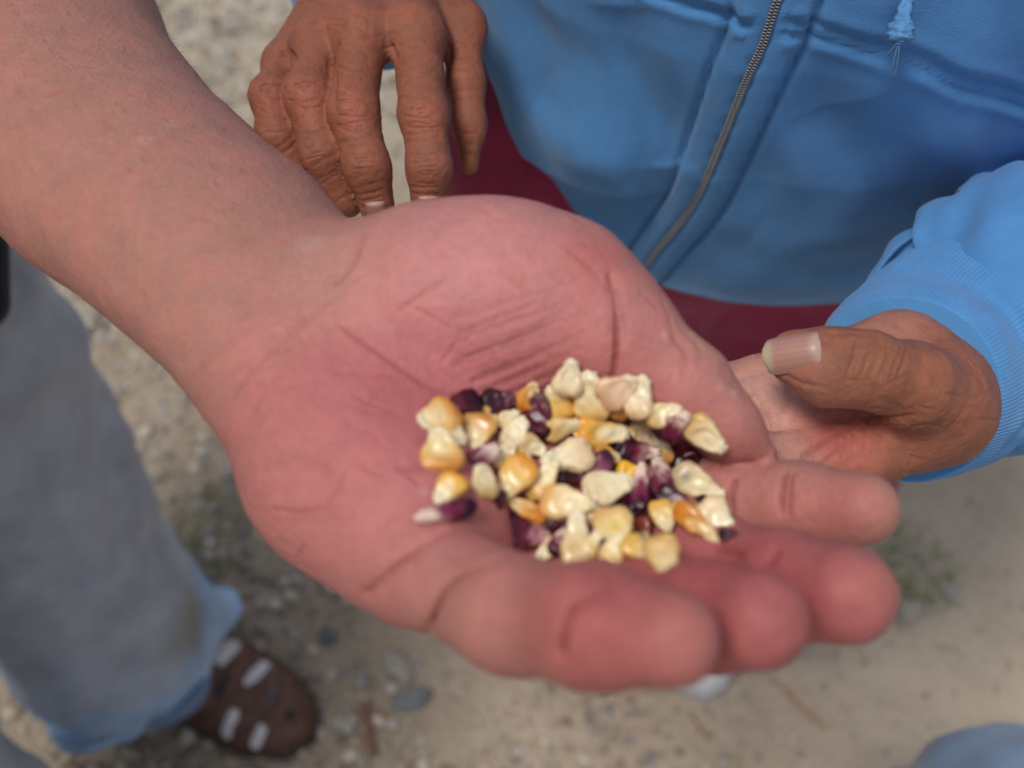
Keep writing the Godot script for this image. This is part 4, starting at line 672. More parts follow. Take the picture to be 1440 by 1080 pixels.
	f.crease([Vector3(-0.0621, 0.8919, -0.3302), Vector3(-0.0589, 0.8928, -0.3295), Vector3(-0.0559, 0.8931, -0.3297), Vector3(-0.0537, 0.8931, -0.3309), Vector3(-0.0518, 0.8927, -0.3328)], 0.00075, 0.00034)
	f.crease([Vector3(-0.0615, 0.8862, -0.3260), Vector3(-0.0591, 0.8879, -0.3256), Vector3(-0.0565, 0.8890, -0.3258), Vector3(-0.0531, 0.8891, -0.3269), Vector3(-0.0495, 0.8879, -0.3293)], 0.00075, 0.00037)
	f.crease([Vector3(-0.0624, 0.8815, -0.3262), Vector3(-0.0589, 0.8836, -0.3246), Vector3(-0.0554, 0.8845, -0.3246), Vector3(-0.0517, 0.8849, -0.3261), Vector3(-0.0480, 0.8835, -0.3299)], 0.00075, 0.00032)
	f.crease([Vector3(-0.0604, 0.8792, -0.3250), Vector3(-0.0568, 0.8806, -0.3239), Vector3(-0.0537, 0.8809, -0.3242), Vector3(-0.0510, 0.8811, -0.3255), Vector3(-0.0487, 0.8804, -0.3280)], 0.00075, 0.00048)
	f.crease([Vector3(-0.0590, 0.8765, -0.3238), Vector3(-0.0567, 0.8776, -0.3233), Vector3(-0.0544, 0.8783, -0.3234), Vector3(-0.0516, 0.8785, -0.3244), Vector3(-0.0489, 0.8777, -0.3266)], 0.00075, 0.00055)
	f.crease([Vector3(-0.0596, 0.8731, -0.3238), Vector3(-0.0566, 0.8758, -0.3227), Vector3(-0.0537, 0.8770, -0.3230), Vector3(-0.0507, 0.8767, -0.3241), Vector3(-0.0478, 0.8745, -0.3269)], 0.00075, 0.00046)
	f.crease([Vector3(-0.0461, 0.9050, -0.3839), Vector3(-0.0430, 0.9063, -0.3819), Vector3(-0.0397, 0.9071, -0.3808), Vector3(-0.0354, 0.9070, -0.3823), Vector3(-0.0310, 0.9052, -0.3865)], 0.00075, 0.00053)
	f.crease([Vector3(-0.0455, 0.9024, -0.3749), Vector3(-0.0415, 0.9049, -0.3713), Vector3(-0.0376, 0.9057, -0.3702), Vector3(-0.0336, 0.9053, -0.3720), Vector3(-0.0297, 0.9026, -0.3772)], 0.00075, 0.00035)
	f.crease([Vector3(-0.0462, 0.8999, -0.3708), Vector3(-0.0414, 0.9038, -0.3655), Vector3(-0.0370, 0.9049, -0.3641), Vector3(-0.0325, 0.9043, -0.3663), Vector3(-0.0282, 0.9001, -0.3734)], 0.00075, 0.00036)
	f.crease([Vector3(-0.0440, 0.9007, -0.3573), Vector3(-0.0396, 0.9038, -0.3534), Vector3(-0.0356, 0.9046, -0.3527), Vector3(-0.0314, 0.9041, -0.3543), Vector3(-0.0275, 0.9007, -0.3598)], 0.00075, 0.00035)
	f.crease([Vector3(-0.0418, 0.9024, -0.3526), Vector3(-0.0384, 0.9038, -0.3516), Vector3(-0.0351, 0.9043, -0.3516), Vector3(-0.0319, 0.9039, -0.3524), Vector3(-0.0287, 0.9024, -0.3543)], 0.00075, 0.00028)
	f.crease([Vector3(-0.0406, 0.8974, -0.3450), Vector3(-0.0368, 0.8989, -0.3442), Vector3(-0.0334, 0.8994, -0.3445), Vector3(-0.0306, 0.8989, -0.3452), Vector3(-0.0279, 0.8977, -0.3465)], 0.00075, 0.00037)
	f.crease([Vector3(-0.0416, 0.8933, -0.3428), Vector3(-0.0368, 0.8963, -0.3408), Vector3(-0.0326, 0.8969, -0.3412), Vector3(-0.0292, 0.8960, -0.3422), Vector3(-0.0262, 0.8937, -0.3447)], 0.00075, 0.00034)
	f.crease([Vector3(-0.0411, 0.8923, -0.3406), Vector3(-0.0360, 0.8952, -0.3386), Vector3(-0.0317, 0.8956, -0.3390), Vector3(-0.0286, 0.8947, -0.3401), Vector3(-0.0261, 0.8925, -0.3423)], 0.00075, 0.00042)
	f.crease([Vector3(-0.0404, 0.8904, -0.3350), Vector3(-0.0359, 0.8928, -0.3327), Vector3(-0.0318, 0.8932, -0.3326), Vector3(-0.0284, 0.8928, -0.3339), Vector3(-0.0253, 0.8908, -0.3369)], 0.00075, 0.00051)
	f.crease([Vector3(-0.0386, 0.8900, -0.3309), Vector3(-0.0362, 0.8911, -0.3302), Vector3(-0.0335, 0.8918, -0.3300), Vector3(-0.0299, 0.8919, -0.3307), Vector3(-0.0260, 0.8907, -0.3330)], 0.00075, 0.00055)
	f.crease([Vector3(-0.0371, 0.8877, -0.3278), Vector3(-0.0344, 0.8883, -0.3271), Vector3(-0.0318, 0.8884, -0.3269), Vector3(-0.0294, 0.8878, -0.3272), Vector3(-0.0271, 0.8869, -0.3280)], 0.00075, 0.00030)
	f.crease([Vector3(-0.0370, 0.8842, -0.3266), Vector3(-0.0348, 0.8843, -0.3258), Vector3(-0.0326, 0.8841, -0.3254), Vector3(-0.0302, 0.8841, -0.3258), Vector3(-0.0278, 0.8836, -0.3267)], 0.00075, 0.00043)
	f.crease([Vector3(-0.0400, 0.8800, -0.3284), Vector3(-0.0370, 0.8820, -0.3261), Vector3(-0.0339, 0.8828, -0.3253), Vector3(-0.0298, 0.8824, -0.3256), Vector3(-0.0256, 0.8796, -0.3286)], 0.00075, 0.00053)
	f.crease([Vector3(-0.0402, 0.8769, -0.3282), Vector3(-0.0360, 0.8795, -0.3251), Vector3(-0.0323, 0.8796, -0.3246), Vector3(-0.0290, 0.8787, -0.3254), Vector3(-0.0260, 0.8757, -0.3284)], 0.00075, 0.00050)
	f.crease([Vector3(-0.0381, 0.8771, -0.3255), Vector3(-0.0354, 0.8777, -0.3243), Vector3(-0.0329, 0.8777, -0.3240), Vector3(-0.0304, 0.8773, -0.3244), Vector3(-0.0280, 0.8763, -0.3257)], 0.00075, 0.00029)
	f.crease([Vector3(-0.0686, 0.9037, -0.3511), Vector3(-0.0649, 0.9050, -0.3503), Vector3(-0.0607, 0.9050, -0.3505), Vector3(-0.0577, 0.9040, -0.3507), Vector3(-0.0550, 0.9017, -0.3505), Vector3(-0.0528, 0.8984, -0.3508)], 0.00060, 0.00063)
	f.crease([Vector3(-0.0678, 0.9033, -0.3494), Vector3(-0.0657, 0.9044, -0.3495), Vector3(-0.0636, 0.9046, -0.3493), Vector3(-0.0615, 0.9045, -0.3492), Vector3(-0.0592, 0.9040, -0.3493), Vector3(-0.0570, 0.9024, -0.3486)], 0.00060, 0.00049)
	f.crease([Vector3(-0.0644, 0.9040, -0.3484), Vector3(-0.0634, 0.9039, -0.3481), Vector3(-0.0623, 0.9040, -0.3482), Vector3(-0.0615, 0.9041, -0.3485), Vector3(-0.0598, 0.9031, -0.3476), Vector3(-0.0596, 0.9033, -0.3479)], 0.00060, 0.00044)
	f.crease([Vector3(-0.0627, 0.9026, -0.3463), Vector3(-0.0624, 0.9029, -0.3467), Vector3(-0.0624, 0.9028, -0.3466), Vector3(-0.0618, 0.9028, -0.3466), Vector3(-0.0612, 0.9029, -0.3468), Vector3(-0.0607, 0.9027, -0.3467)], 0.00060, 0.00049)
	f.crease([Vector3(-0.0693, 0.8972, -0.3453), Vector3(-0.0661, 0.8983, -0.3432), Vector3(-0.0630, 0.8988, -0.3421), Vector3(-0.0600, 0.8989, -0.3419), Vector3(-0.0575, 0.8988, -0.3427), Vector3(-0.0552, 0.8983, -0.3445)], 0.00060, 0.00044)
	f.crease([Vector3(-0.0705, 0.8993, -0.3480), Vector3(-0.0670, 0.9010, -0.3461), Vector3(-0.0637, 0.9015, -0.3451), Vector3(-0.0606, 0.9010, -0.3446), Vector3(-0.0579, 0.9007, -0.3453), Vector3(-0.0554, 0.9002, -0.3471)], 0.00060, 0.00033)
	f.crease([Vector3(-0.0674, 0.9011, -0.3465), Vector3(-0.0643, 0.9013, -0.3451), Vector3(-0.0613, 0.9012, -0.3447), Vector3(-0.0583, 0.9009, -0.3453), Vector3(-0.0558, 0.9000, -0.3465), Vector3(-0.0535, 0.8985, -0.3484)], 0.00060, 0.00032)
	f.crease([Vector3(-0.0668, 0.8971, -0.3428), Vector3(-0.0642, 0.8976, -0.3413), Vector3(-0.0616, 0.8979, -0.3405), Vector3(-0.0591, 0.8979, -0.3403), Vector3(-0.0569, 0.8979, -0.3414), Vector3(-0.0550, 0.8977, -0.3436)], 0.00060, 0.00053)
	f.crease([Vector3(-0.0681, 0.8970, -0.3438), Vector3(-0.0653, 0.8983, -0.3426), Vector3(-0.0627, 0.8986, -0.3418), Vector3(-0.0601, 0.8982, -0.3407), Vector3(-0.0579, 0.8983, -0.3415), Vector3(-0.0559, 0.8985, -0.3437)], 0.00060, 0.00043)
	f.crease([Vector3(-0.0391, 0.9031, -0.3505), Vector3(-0.0366, 0.9036, -0.3502), Vector3(-0.0326, 0.9035, -0.3506), Vector3(-0.0304, 0.9028, -0.3510), Vector3(-0.0276, 0.9010, -0.3522), Vector3(-0.0258, 0.8985, -0.3530)], 0.00060, 0.00036)
	f.crease([Vector3(-0.0405, 0.9011, -0.3487), Vector3(-0.0391, 0.9021, -0.3489), Vector3(-0.0371, 0.9032, -0.3497), Vector3(-0.0343, 0.9032, -0.3495), Vector3(-0.0327, 0.9029, -0.3494), Vector3(-0.0305, 0.9019, -0.3493)], 0.00060, 0.00066)
	f.crease([Vector3(-0.0370, 0.9023, -0.3481), Vector3(-0.0355, 0.9024, -0.3482), Vector3(-0.0345, 0.9024, -0.3482), Vector3(-0.0334, 0.9025, -0.3485), Vector3(-0.0328, 0.9024, -0.3486), Vector3(-0.0324, 0.9019, -0.3480)], 0.00060, 0.00059)
	f.crease([Vector3(-0.0359, 0.9011, -0.3464), Vector3(-0.0352, 0.9015, -0.3470), Vector3(-0.0350, 0.9012, -0.3465), Vector3(-0.0348, 0.9018, -0.3473), Vector3(-0.0338, 0.9013, -0.3468), Vector3(-0.0330, 0.9015, -0.3472)], 0.00060, 0.00066)
	f.crease([Vector3(-0.0388, 0.8989, -0.3450), Vector3(-0.0366, 0.8990, -0.3442), Vector3(-0.0344, 0.8989, -0.3437), Vector3(-0.0323, 0.8986, -0.3438), Vector3(-0.0303, 0.8984, -0.3447), Vector3(-0.0286, 0.8982, -0.3463)], 0.00060, 0.00044)
	f.crease([Vector3(-0.0408, 0.8945, -0.3427), Vector3(-0.0371, 0.8959, -0.3404), Vector3(-0.0336, 0.8965, -0.3403), Vector3(-0.0306, 0.8963, -0.3413), Vector3(-0.0278, 0.8954, -0.3435)], 0.00060, 0.00038)
	f.crease([Vector3(-0.0412, 0.8976, -0.3458), Vector3(-0.0383, 0.8975, -0.3434), Vector3(-0.0355, 0.8976, -0.3423), Vector3(-0.0327, 0.8980, -0.3429), Vector3(-0.0302, 0.8978, -0.3440), Vector3(-0.0280, 0.8970, -0.3455)], 0.00060, 0.00032)
	f.crease([Vector3(-0.0428, 0.8989, -0.3488), Vector3(-0.0395, 0.8999, -0.3465), Vector3(-0.0365, 0.9002, -0.3455), Vector3(-0.0334, 0.9001, -0.3454), Vector3(-0.0308, 0.9000, -0.3464), Vector3(-0.0283, 0.8996, -0.3484)], 0.00060, 0.00042)
	f.crease([Vector3(-0.0413, 0.8964, -0.3449), Vector3(-0.0378, 0.8976, -0.3431), Vector3(-0.0345, 0.8979, -0.3425), Vector3(-0.0312, 0.8975, -0.3429), Vector3(-0.0283, 0.8966, -0.3444), Vector3(-0.0258, 0.8945, -0.3475)], 0.00060, 0.00056)
	f.crease([Vector3(-0.0870, 0.9018, -0.3628), Vector3(-0.0842, 0.9027, -0.3626), Vector3(-0.0815, 0.9033, -0.3637), Vector3(-0.0777, 0.9023, -0.3638), Vector3(-0.0754, 0.9007, -0.3636), Vector3(-0.0736, 0.8989, -0.3640)], 0.00060, 0.00073)
	f.crease([Vector3(-0.0855, 0.9013, -0.3608), Vector3(-0.0845, 0.9017, -0.3609), Vector3(-0.0827, 0.9023, -0.3615), Vector3(-0.0805, 0.9021, -0.3613), Vector3(-0.0789, 0.9016, -0.3611), Vector3(-0.0778, 0.9010, -0.3608)], 0.00060, 0.00043)
	f.crease([Vector3(-0.0837, 0.9017, -0.3607), Vector3(-0.0827, 0.9018, -0.3607), Vector3(-0.0812, 0.9017, -0.3606), Vector3(-0.0803, 0.9016, -0.3605), Vector3(-0.0798, 0.9016, -0.3607), Vector3(-0.0790, 0.9011, -0.3603)], 0.00060, 0.00058)
	f.crease([Vector3(-0.0823, 0.9012, -0.3598), Vector3(-0.0816, 0.9016, -0.3603), Vector3(-0.0809, 0.9016, -0.3605), Vector3(-0.0812, 0.9014, -0.3600), Vector3(-0.0806, 0.9012, -0.3599), Vector3(-0.0798, 0.9010, -0.3598)], 0.00060, 0.00066)
	f.crease([Vector3(-0.0873, 0.8968, -0.3574), Vector3(-0.0845, 0.8972, -0.3558), Vector3(-0.0819, 0.8974, -0.3550), Vector3(-0.0793, 0.8973, -0.3549), Vector3(-0.0771, 0.8971, -0.3556), Vector3(-0.0752, 0.8967, -0.3568)], 0.00060, 0.00035)
	f.crease([Vector3(-0.0857, 0.8974, -0.3567), Vector3(-0.0829, 0.8969, -0.3548), Vector3(-0.0802, 0.8968, -0.3541), Vector3(-0.0776, 0.8971, -0.3553), Vector3(-0.0754, 0.8966, -0.3564), Vector3(-0.0723, 0.9000, -0.3521)], 0.00060, 0.00059)
	f.crease([Vector3(-0.0866, 0.8960, -0.3562), Vector3(-0.0840, 0.8962, -0.3544), Vector3(-0.0815, 0.8962, -0.3534), Vector3(-0.0791, 0.8962, -0.3532), Vector3(-0.0770, 0.8964, -0.3542), Vector3(-0.0753, 0.8964, -0.3562)], 0.00060, 0.00033)
	f.crease([Vector3(-0.0872, 0.8972, -0.3576), Vector3(-0.0838, 0.8972, -0.3554), Vector3(-0.0805, 0.8972, -0.3546), Vector3(-0.0773, 0.8972, -0.3556), Vector3(-0.0747, 0.8966, -0.3574), Vector3(-0.0708, 0.9021, -0.3519)], 0.00060, 0.00035)
	f.crease([Vector3(-0.0890, 0.8973, -0.3594), Vector3(-0.0854, 0.8984, -0.3574), Vector3(-0.0820, 0.8985, -0.3565), Vector3(-0.0788, 0.8982, -0.3563), Vector3(-0.0761, 0.8977, -0.3573), Vector3(-0.0737, 0.8968, -0.3595)], 0.00060, 0.00037)
	f.crease([Vector3(-0.1031, 0.8939, -0.3713), Vector3(-0.1001, 0.8949, -0.3718), Vector3(-0.0974, 0.8948, -0.3722), Vector3(-0.0940, 0.8935, -0.3730), Vector3(-0.0906, 0.8992, -0.3642), Vector3(-0.0882, 0.8998, -0.3610)], 0.00060, 0.00073)
	f.crease([Vector3(-0.1026, 0.8931, -0.3695), Vector3(-0.1017, 0.8937, -0.3700), Vector3(-0.1004, 0.8946, -0.3712), Vector3(-0.0990, 0.8945, -0.3711), Vector3(-0.0962, 0.8942, -0.3716), Vector3(-0.0952, 0.8939, -0.3720)], 0.00060, 0.00060)
	f.crease([Vector3(-0.1004, 0.8934, -0.3691), Vector3(-0.0991, 0.8938, -0.3695), Vector3(-0.0989, 0.8940, -0.3699), Vector3(-0.0985, 0.8941, -0.3703), Vector3(-0.0967, 0.8938, -0.3703), Vector3(-0.0960, 0.8936, -0.3705)], 0.00060, 0.00047)
	f.crease([Vector3(-0.0982, 0.8932, -0.3688), Vector3(-0.0987, 0.8931, -0.3684), Vector3(-0.0978, 0.8936, -0.3695), Vector3(-0.0973, 0.8932, -0.3690), Vector3(-0.0968, 0.8935, -0.3697), Vector3(-0.0970, 0.8931, -0.3688)], 0.00060, 0.00062)
	f.crease([Vector3(-0.1030, 0.8883, -0.3636), Vector3(-0.1008, 0.8892, -0.3625), Vector3(-0.0988, 0.8896, -0.3619), Vector3(-0.0969, 0.8896, -0.3614), Vector3(-0.0952, 0.8893, -0.3617), Vector3(-0.0938, 0.8890, -0.3626)], 0.00060, 0.00049)
	f.crease([Vector3(-0.1031, 0.8889, -0.3645), Vector3(-0.1004, 0.8894, -0.3624), Vector3(-0.0978, 0.8896, -0.3613), Vector3(-0.0955, 0.8895, -0.3620), Vector3(-0.0936, 0.8889, -0.3631), Vector3(-0.0906, 0.8925, -0.3594)], 0.00060, 0.00052)
	f.crease([Vector3(-0.0998, 0.8924, -0.3675), Vector3(-0.0983, 0.8921, -0.3669), Vector3(-0.0969, 0.8916, -0.3666), Vector3(-0.0955, 0.8911, -0.3664), Vector3(-0.0943, 0.8908, -0.3671), Vector3(-0.0917, 0.8956, -0.3624)], 0.00060, 0.00059)
	f.crease([Vector3(-0.1034, 0.8899, -0.3661), Vector3(-0.1006, 0.8901, -0.3642), Vector3(-0.0978, 0.8901, -0.3633), Vector3(-0.0953, 0.8898, -0.3638), Vector3(-0.0932, 0.8893, -0.3657), Vector3(-0.0891, 0.8966, -0.3590)], 0.00060, 0.00047)
	f.crease([Vector3(-0.1019, 0.8913, -0.3666), Vector3(-0.1003, 0.8915, -0.3662), Vector3(-0.0988, 0.8915, -0.3660), Vector3(-0.0972, 0.8913, -0.3659), Vector3(-0.0959, 0.8913, -0.3664), Vector3(-0.0948, 0.8913, -0.3674)], 0.00060, 0.00032)
	f.crease([Vector3(-0.0618, 0.8924, -0.3306), Vector3(-0.0590, 0.8932, -0.3302), Vector3(-0.0564, 0.8934, -0.3304), Vector3(-0.0539, 0.8930, -0.3306), Vector3(-0.0515, 0.8920, -0.3312)], 0.00060, 0.00051)
	f.crease([Vector3(-0.0606, 0.8921, -0.3293), Vector3(-0.0578, 0.8927, -0.3290), Vector3(-0.0552, 0.8926, -0.3292), Vector3(-0.0527, 0.8918, -0.3296), Vector3(-0.0502, 0.8904, -0.3307)], 0.00060, 0.00052)
	f.crease([Vector3(-0.0617, 0.8899, -0.3277), Vector3(-0.0589, 0.8908, -0.3272), Vector3(-0.0562, 0.8910, -0.3272), Vector3(-0.0537, 0.8904, -0.3275), Vector3(-0.0511, 0.8892, -0.3282)], 0.00060, 0.00049)
	f.crease([Vector3(-0.0612, 0.8886, -0.3266), Vector3(-0.0581, 0.8897, -0.3262), Vector3(-0.0551, 0.8899, -0.3265), Vector3(-0.0523, 0.8889, -0.3272), Vector3(-0.0496, 0.8871, -0.3287)], 0.00060, 0.00033)
	f.crease([Vector3(-0.0611, 0.8865, -0.3258), Vector3(-0.0585, 0.8880, -0.3255), Vector3(-0.0560, 0.8886, -0.3258), Vector3(-0.0537, 0.8879, -0.3261), Vector3(-0.0515, 0.8866, -0.3267)], 0.00060, 0.00033)
	f.crease([Vector3(-0.0385, 0.8912, -0.3328), Vector3(-0.0358, 0.8924, -0.3319), Vector3(-0.0331, 0.8928, -0.3317), Vector3(-0.0304, 0.8925, -0.3316), Vector3(-0.0279, 0.8916, -0.3318)], 0.00060, 0.00036)
	f.crease([Vector3(-0.0354, 0.8912, -0.3298), Vector3(-0.0333, 0.8919, -0.3301), Vector3(-0.0312, 0.8922, -0.3307), Vector3(-0.0292, 0.8918, -0.3310), Vector3(-0.0272, 0.8909, -0.3315)], 0.00060, 0.00045)
	f.crease([Vector3(-0.0368, 0.8897, -0.3290), Vector3(-0.0343, 0.8904, -0.3285), Vector3(-0.0318, 0.8906, -0.3285), Vector3(-0.0294, 0.8904, -0.3290), Vector3(-0.0270, 0.8896, -0.3299)], 0.00060, 0.00033)
	f.crease([Vector3(-0.0351, 0.8891, -0.3278), Vector3(-0.0332, 0.8893, -0.3274), Vector3(-0.0314, 0.8891, -0.3274), Vector3(-0.0296, 0.8887, -0.3275), Vector3(-0.0278, 0.8879, -0.3280)], 0.00060, 0.00040)
	f.crease([Vector3(-0.0355, 0.8875, -0.3270), Vector3(-0.0332, 0.8880, -0.3267), Vector3(-0.0309, 0.8878, -0.3268), Vector3(-0.0287, 0.8869, -0.3271), Vector3(-0.0266, 0.8853, -0.3279)], 0.00060, 0.00045)
	f.crease([Vector3(-0.0795, 0.8908, -0.3419), Vector3(-0.0777, 0.8911, -0.3417), Vector3(-0.0759, 0.8912, -0.3417), Vector3(-0.0742, 0.8910, -0.3420), Vector3(-0.0725, 0.8907, -0.3424)], 0.00060, 0.00054)
	f.crease([Vector3(-0.0811, 0.8888, -0.3401), Vector3(-0.0778, 0.8900, -0.3397), Vector3(-0.0746, 0.8902, -0.3401), Vector3(-0.0716, 0.8894, -0.3410), Vector3(-0.0685, 0.8892, -0.3412)], 0.00060, 0.00037)
	f.crease([Vector3(-0.0785, 0.8880, -0.3379), Vector3(-0.0767, 0.8889, -0.3383), Vector3(-0.0750, 0.8892, -0.3388), Vector3(-0.0733, 0.8887, -0.3388), Vector3(-0.0718, 0.8877, -0.3389)], 0.00060, 0.00036)
	f.crease([Vector3(-0.0813, 0.8857, -0.3378), Vector3(-0.0782, 0.8872, -0.3372), Vector3(-0.0753, 0.8878, -0.3375), Vector3(-0.0727, 0.8872, -0.3379), Vector3(-0.0701, 0.8859, -0.3388)], 0.00060, 0.00038)
	f.crease([Vector3(-0.0793, 0.8849, -0.3365), Vector3(-0.0773, 0.8859, -0.3365), Vector3(-0.0755, 0.8863, -0.3366), Vector3(-0.0737, 0.8859, -0.3368), Vector3(-0.0721, 0.8850, -0.3370)], 0.00060, 0.00032)
	f.crease([Vector3(-0.0279, 0.9014, -0.3908), Vector3(-0.0238, 0.8925, -0.4027), Vector3(-0.0193, 0.8922, -0.4034), Vector3(-0.0163, 0.8913, -0.4049), Vector3(-0.0138, 0.8898, -0.4073)], 0.00070, 0.00038)
	f.crease([Vector3(-0.0270, 0.8880, -0.3973), Vector3(-0.0229, 0.8899, -0.3956), Vector3(-0.0192, 0.8902, -0.3956), Vector3(-0.0165, 0.8895, -0.3967), Vector3(-0.0141, 0.8878, -0.3988)], 0.00070, 0.00052)
	f.crease([Vector3(-0.0260, 0.8873, -0.3909), Vector3(-0.0223, 0.8891, -0.3886), Vector3(-0.0188, 0.8894, -0.3884), Vector3(-0.0162, 0.8890, -0.3894), Vector3(-0.0139, 0.8878, -0.3916)], 0.00070, 0.00038)
	f.crease([Vector3(-0.0258, 0.8816, -0.3829), Vector3(-0.0213, 0.8840, -0.3809), Vector3(-0.0175, 0.8843, -0.3812), Vector3(-0.0148, 0.8835, -0.3820), Vector3(-0.0124, 0.8818, -0.3837)], 0.00070, 0.00033)
	f.crease([Vector3(-0.0251, 0.8792, -0.3798), Vector3(-0.0216, 0.8817, -0.3779), Vector3(-0.0183, 0.8823, -0.3779), Vector3(-0.0153, 0.8817, -0.3786), Vector3(-0.0125, 0.8797, -0.3807)], 0.00070, 0.00051)
	f.crease([Vector3(-0.0224, 0.8786, -0.3714), Vector3(-0.0199, 0.8796, -0.3711), Vector3(-0.0175, 0.8798, -0.3712), Vector3(-0.0156, 0.8795, -0.3715), Vector3(-0.0138, 0.8788, -0.3720)], 0.00070, 0.00034)
	f.crease([Vector3(-0.0221, 0.8740, -0.3666), Vector3(-0.0196, 0.8745, -0.3657), Vector3(-0.0173, 0.8744, -0.3656), Vector3(-0.0153, 0.8742, -0.3660), Vector3(-0.0135, 0.8736, -0.3668)], 0.00070, 0.00037)
	f.crease([Vector3(-0.0211, 0.8704, -0.3638), Vector3(-0.0192, 0.8707, -0.3631), Vector3(-0.0175, 0.8707, -0.3629), Vector3(-0.0161, 0.8705, -0.3632), Vector3(-0.0147, 0.8702, -0.3639)], 0.00070, 0.00038)
	f.crease([Vector3(-0.0212, 0.8672, -0.3611), Vector3(-0.0195, 0.8678, -0.3604), Vector3(-0.0178, 0.8679, -0.3602), Vector3(-0.0162, 0.8677, -0.3605), Vector3(-0.0146, 0.8670, -0.3613)], 0.00070, 0.00040)
	f.crease([Vector3(-0.0498, 0.9031, -0.3868), Vector3(-0.0489, 0.9017, -0.3844), Vector3(-0.0479, 0.9007, -0.3813), Vector3(-0.0472, 0.9004, -0.3777), Vector3(-0.0474, 0.8989, -0.3762)], 0.00140, 0.00120)
	f.crease([Vector3(-0.0705, 0.9053, -0.3850), Vector3(-0.0715, 0.9039, -0.3844), Vector3(-0.0726, 0.9021, -0.3841), Vector3(-0.0731, 0.8992, -0.3824), Vector3(-0.0717, 0.9013, -0.3713), Vector3(-0.0701, 0.9030, -0.3600), Vector3(-0.0689, 0.9036, -0.3512), Vector3(-0.0684, 0.9007, -0.3468), Vector3(-0.0682, 0.8966, -0.3438)], 0.00140, 0.00120)
	f.crease([Vector3(-0.0975, 0.8916, -0.3991), Vector3(-0.0956, 0.8920, -0.3969), Vector3(-0.0933, 0.8936, -0.3933), Vector3(-0.0909, 0.8967, -0.3878), Vector3(-0.0892, 0.8990, -0.3837), Vector3(-0.0880, 0.9001, -0.3810), Vector3(-0.0869, 0.9010, -0.3788)], 0.00140, 0.00120)
	f.crease([Vector3(-0.0265, 0.8920, -0.4023), Vector3(-0.0270, 0.8888, -0.3985), Vector3(-0.0275, 0.8861, -0.3942), Vector3(-0.0276, 0.8844, -0.3886), Vector3(-0.0272, 0.8810, -0.3852), Vector3(-0.0257, 0.8759, -0.3761)], 0.00140, 0.00120)
	f.crease([Vector3(-0.0872, 0.9006, -0.4088), Vector3(-0.0831, 0.9037, -0.4040), Vector3(-0.0799, 0.9044, -0.4035), Vector3(-0.0768, 0.9048, -0.4041)], 0.00070, 0.00035)
	f.crease([Vector3(-0.0620, 0.9099, -0.3890), Vector3(-0.0598, 0.9091, -0.3878), Vector3(-0.0578, 0.9084, -0.3877), Vector3(-0.0558, 0.9078, -0.3885)], 0.00070, 0.00035)
	f.crease([Vector3(-0.0550, 0.9082, -0.3902), Vector3(-0.0531, 0.9067, -0.3896), Vector3(-0.0512, 0.9055, -0.3897), Vector3(-0.0491, 0.9059, -0.3889)], 0.00070, 0.00035)
	f.crease([Vector3(-0.0776, 0.9047, -0.4028), Vector3(-0.0740, 0.9071, -0.3973), Vector3(-0.0707, 0.9089, -0.3938), Vector3(-0.0676, 0.9100, -0.3921)], 0.00070, 0.00035)
	f.crease([Vector3(-0.0737, 0.9073, -0.3968), Vector3(-0.0686, 0.9099, -0.3932), Vector3(-0.0639, 0.9107, -0.3912), Vector3(-0.0595, 0.9100, -0.3903)], 0.00070, 0.00035)
	f.crease([Vector3(-0.0742, 0.9056, -0.4089), Vector3(-0.0700, 0.9099, -0.4020), Vector3(-0.0663, 0.9118, -0.3983), Vector3(-0.0631, 0.9121, -0.3967)], 0.00070, 0.00035)
	f.crease([Vector3(-0.0819, 0.9039, -0.3950), Vector3(-0.0793, 0.9040, -0.3942), Vector3(-0.0767, 0.9043, -0.3944), Vector3(-0.0737, 0.9062, -0.3934)], 0.00070, 0.00035)
	f.crease([Vector3(-0.0880, 0.8970, -0.4238), Vector3(-0.0812, 0.9024, -0.4142), Vector3(-0.0754, 0.9050, -0.4084), Vector3(-0.0690, 0.9107, -0.3983)], 0.00070, 0.00035)
	f.crease([Vector3(-0.0616, 0.9081, -0.3838), Vector3(-0.0593, 0.9079, -0.3847), Vector3(-0.0570, 0.9071, -0.3854), Vector3(-0.0547, 0.9058, -0.3861)], 0.00070, 0.00035)
	f.crease([Vector3(-0.0743, 0.9062, -0.3950), Vector3(-0.0691, 0.9088, -0.3908), Vector3(-0.0643, 0.9101, -0.3900), Vector3(-0.0599, 0.9107, -0.3919)], 0.00070, 0.00035)
	f.crease([Vector3(-0.0550, 0.9065, -0.3869), Vector3(-0.0520, 0.9058, -0.3895), Vector3(-0.0487, 0.9067, -0.3895), Vector3(-0.0453, 0.9080, -0.3884)], 0.00070, 0.00035)
	f.crease([Vector3(-0.0622, 0.9118, -0.3951), Vector3(-0.0599, 0.9112, -0.3936), Vector3(-0.0578, 0.9105, -0.3932), Vector3(-0.0557, 0.9098, -0.3935)], 0.00070, 0.00035)
	f.crease([Vector3(-0.0419, 0.9121, -0.3997), Vector3(-0.0373, 0.9120, -0.3988), Vector3(-0.0330, 0.9100, -0.4013), Vector3(-0.0295, 0.8997, -0.4162)], 0.00070, 0.00035)
	f.crease([Vector3(-0.0933, 0.8920, -0.4285), Vector3(-0.0884, 0.8966, -0.4243), Vector3(-0.0834, 0.9009, -0.4190), Vector3(-0.0790, 0.9033, -0.4147)], 0.00070, 0.00035)
	f.crease([Vector3(-0.0811, 0.9042, -0.3959), Vector3(-0.0787, 0.9044, -0.3957), Vector3(-0.0763, 0.9044, -0.3949), Vector3(-0.0736, 0.9057, -0.3919)], 0.00070, 0.00035)
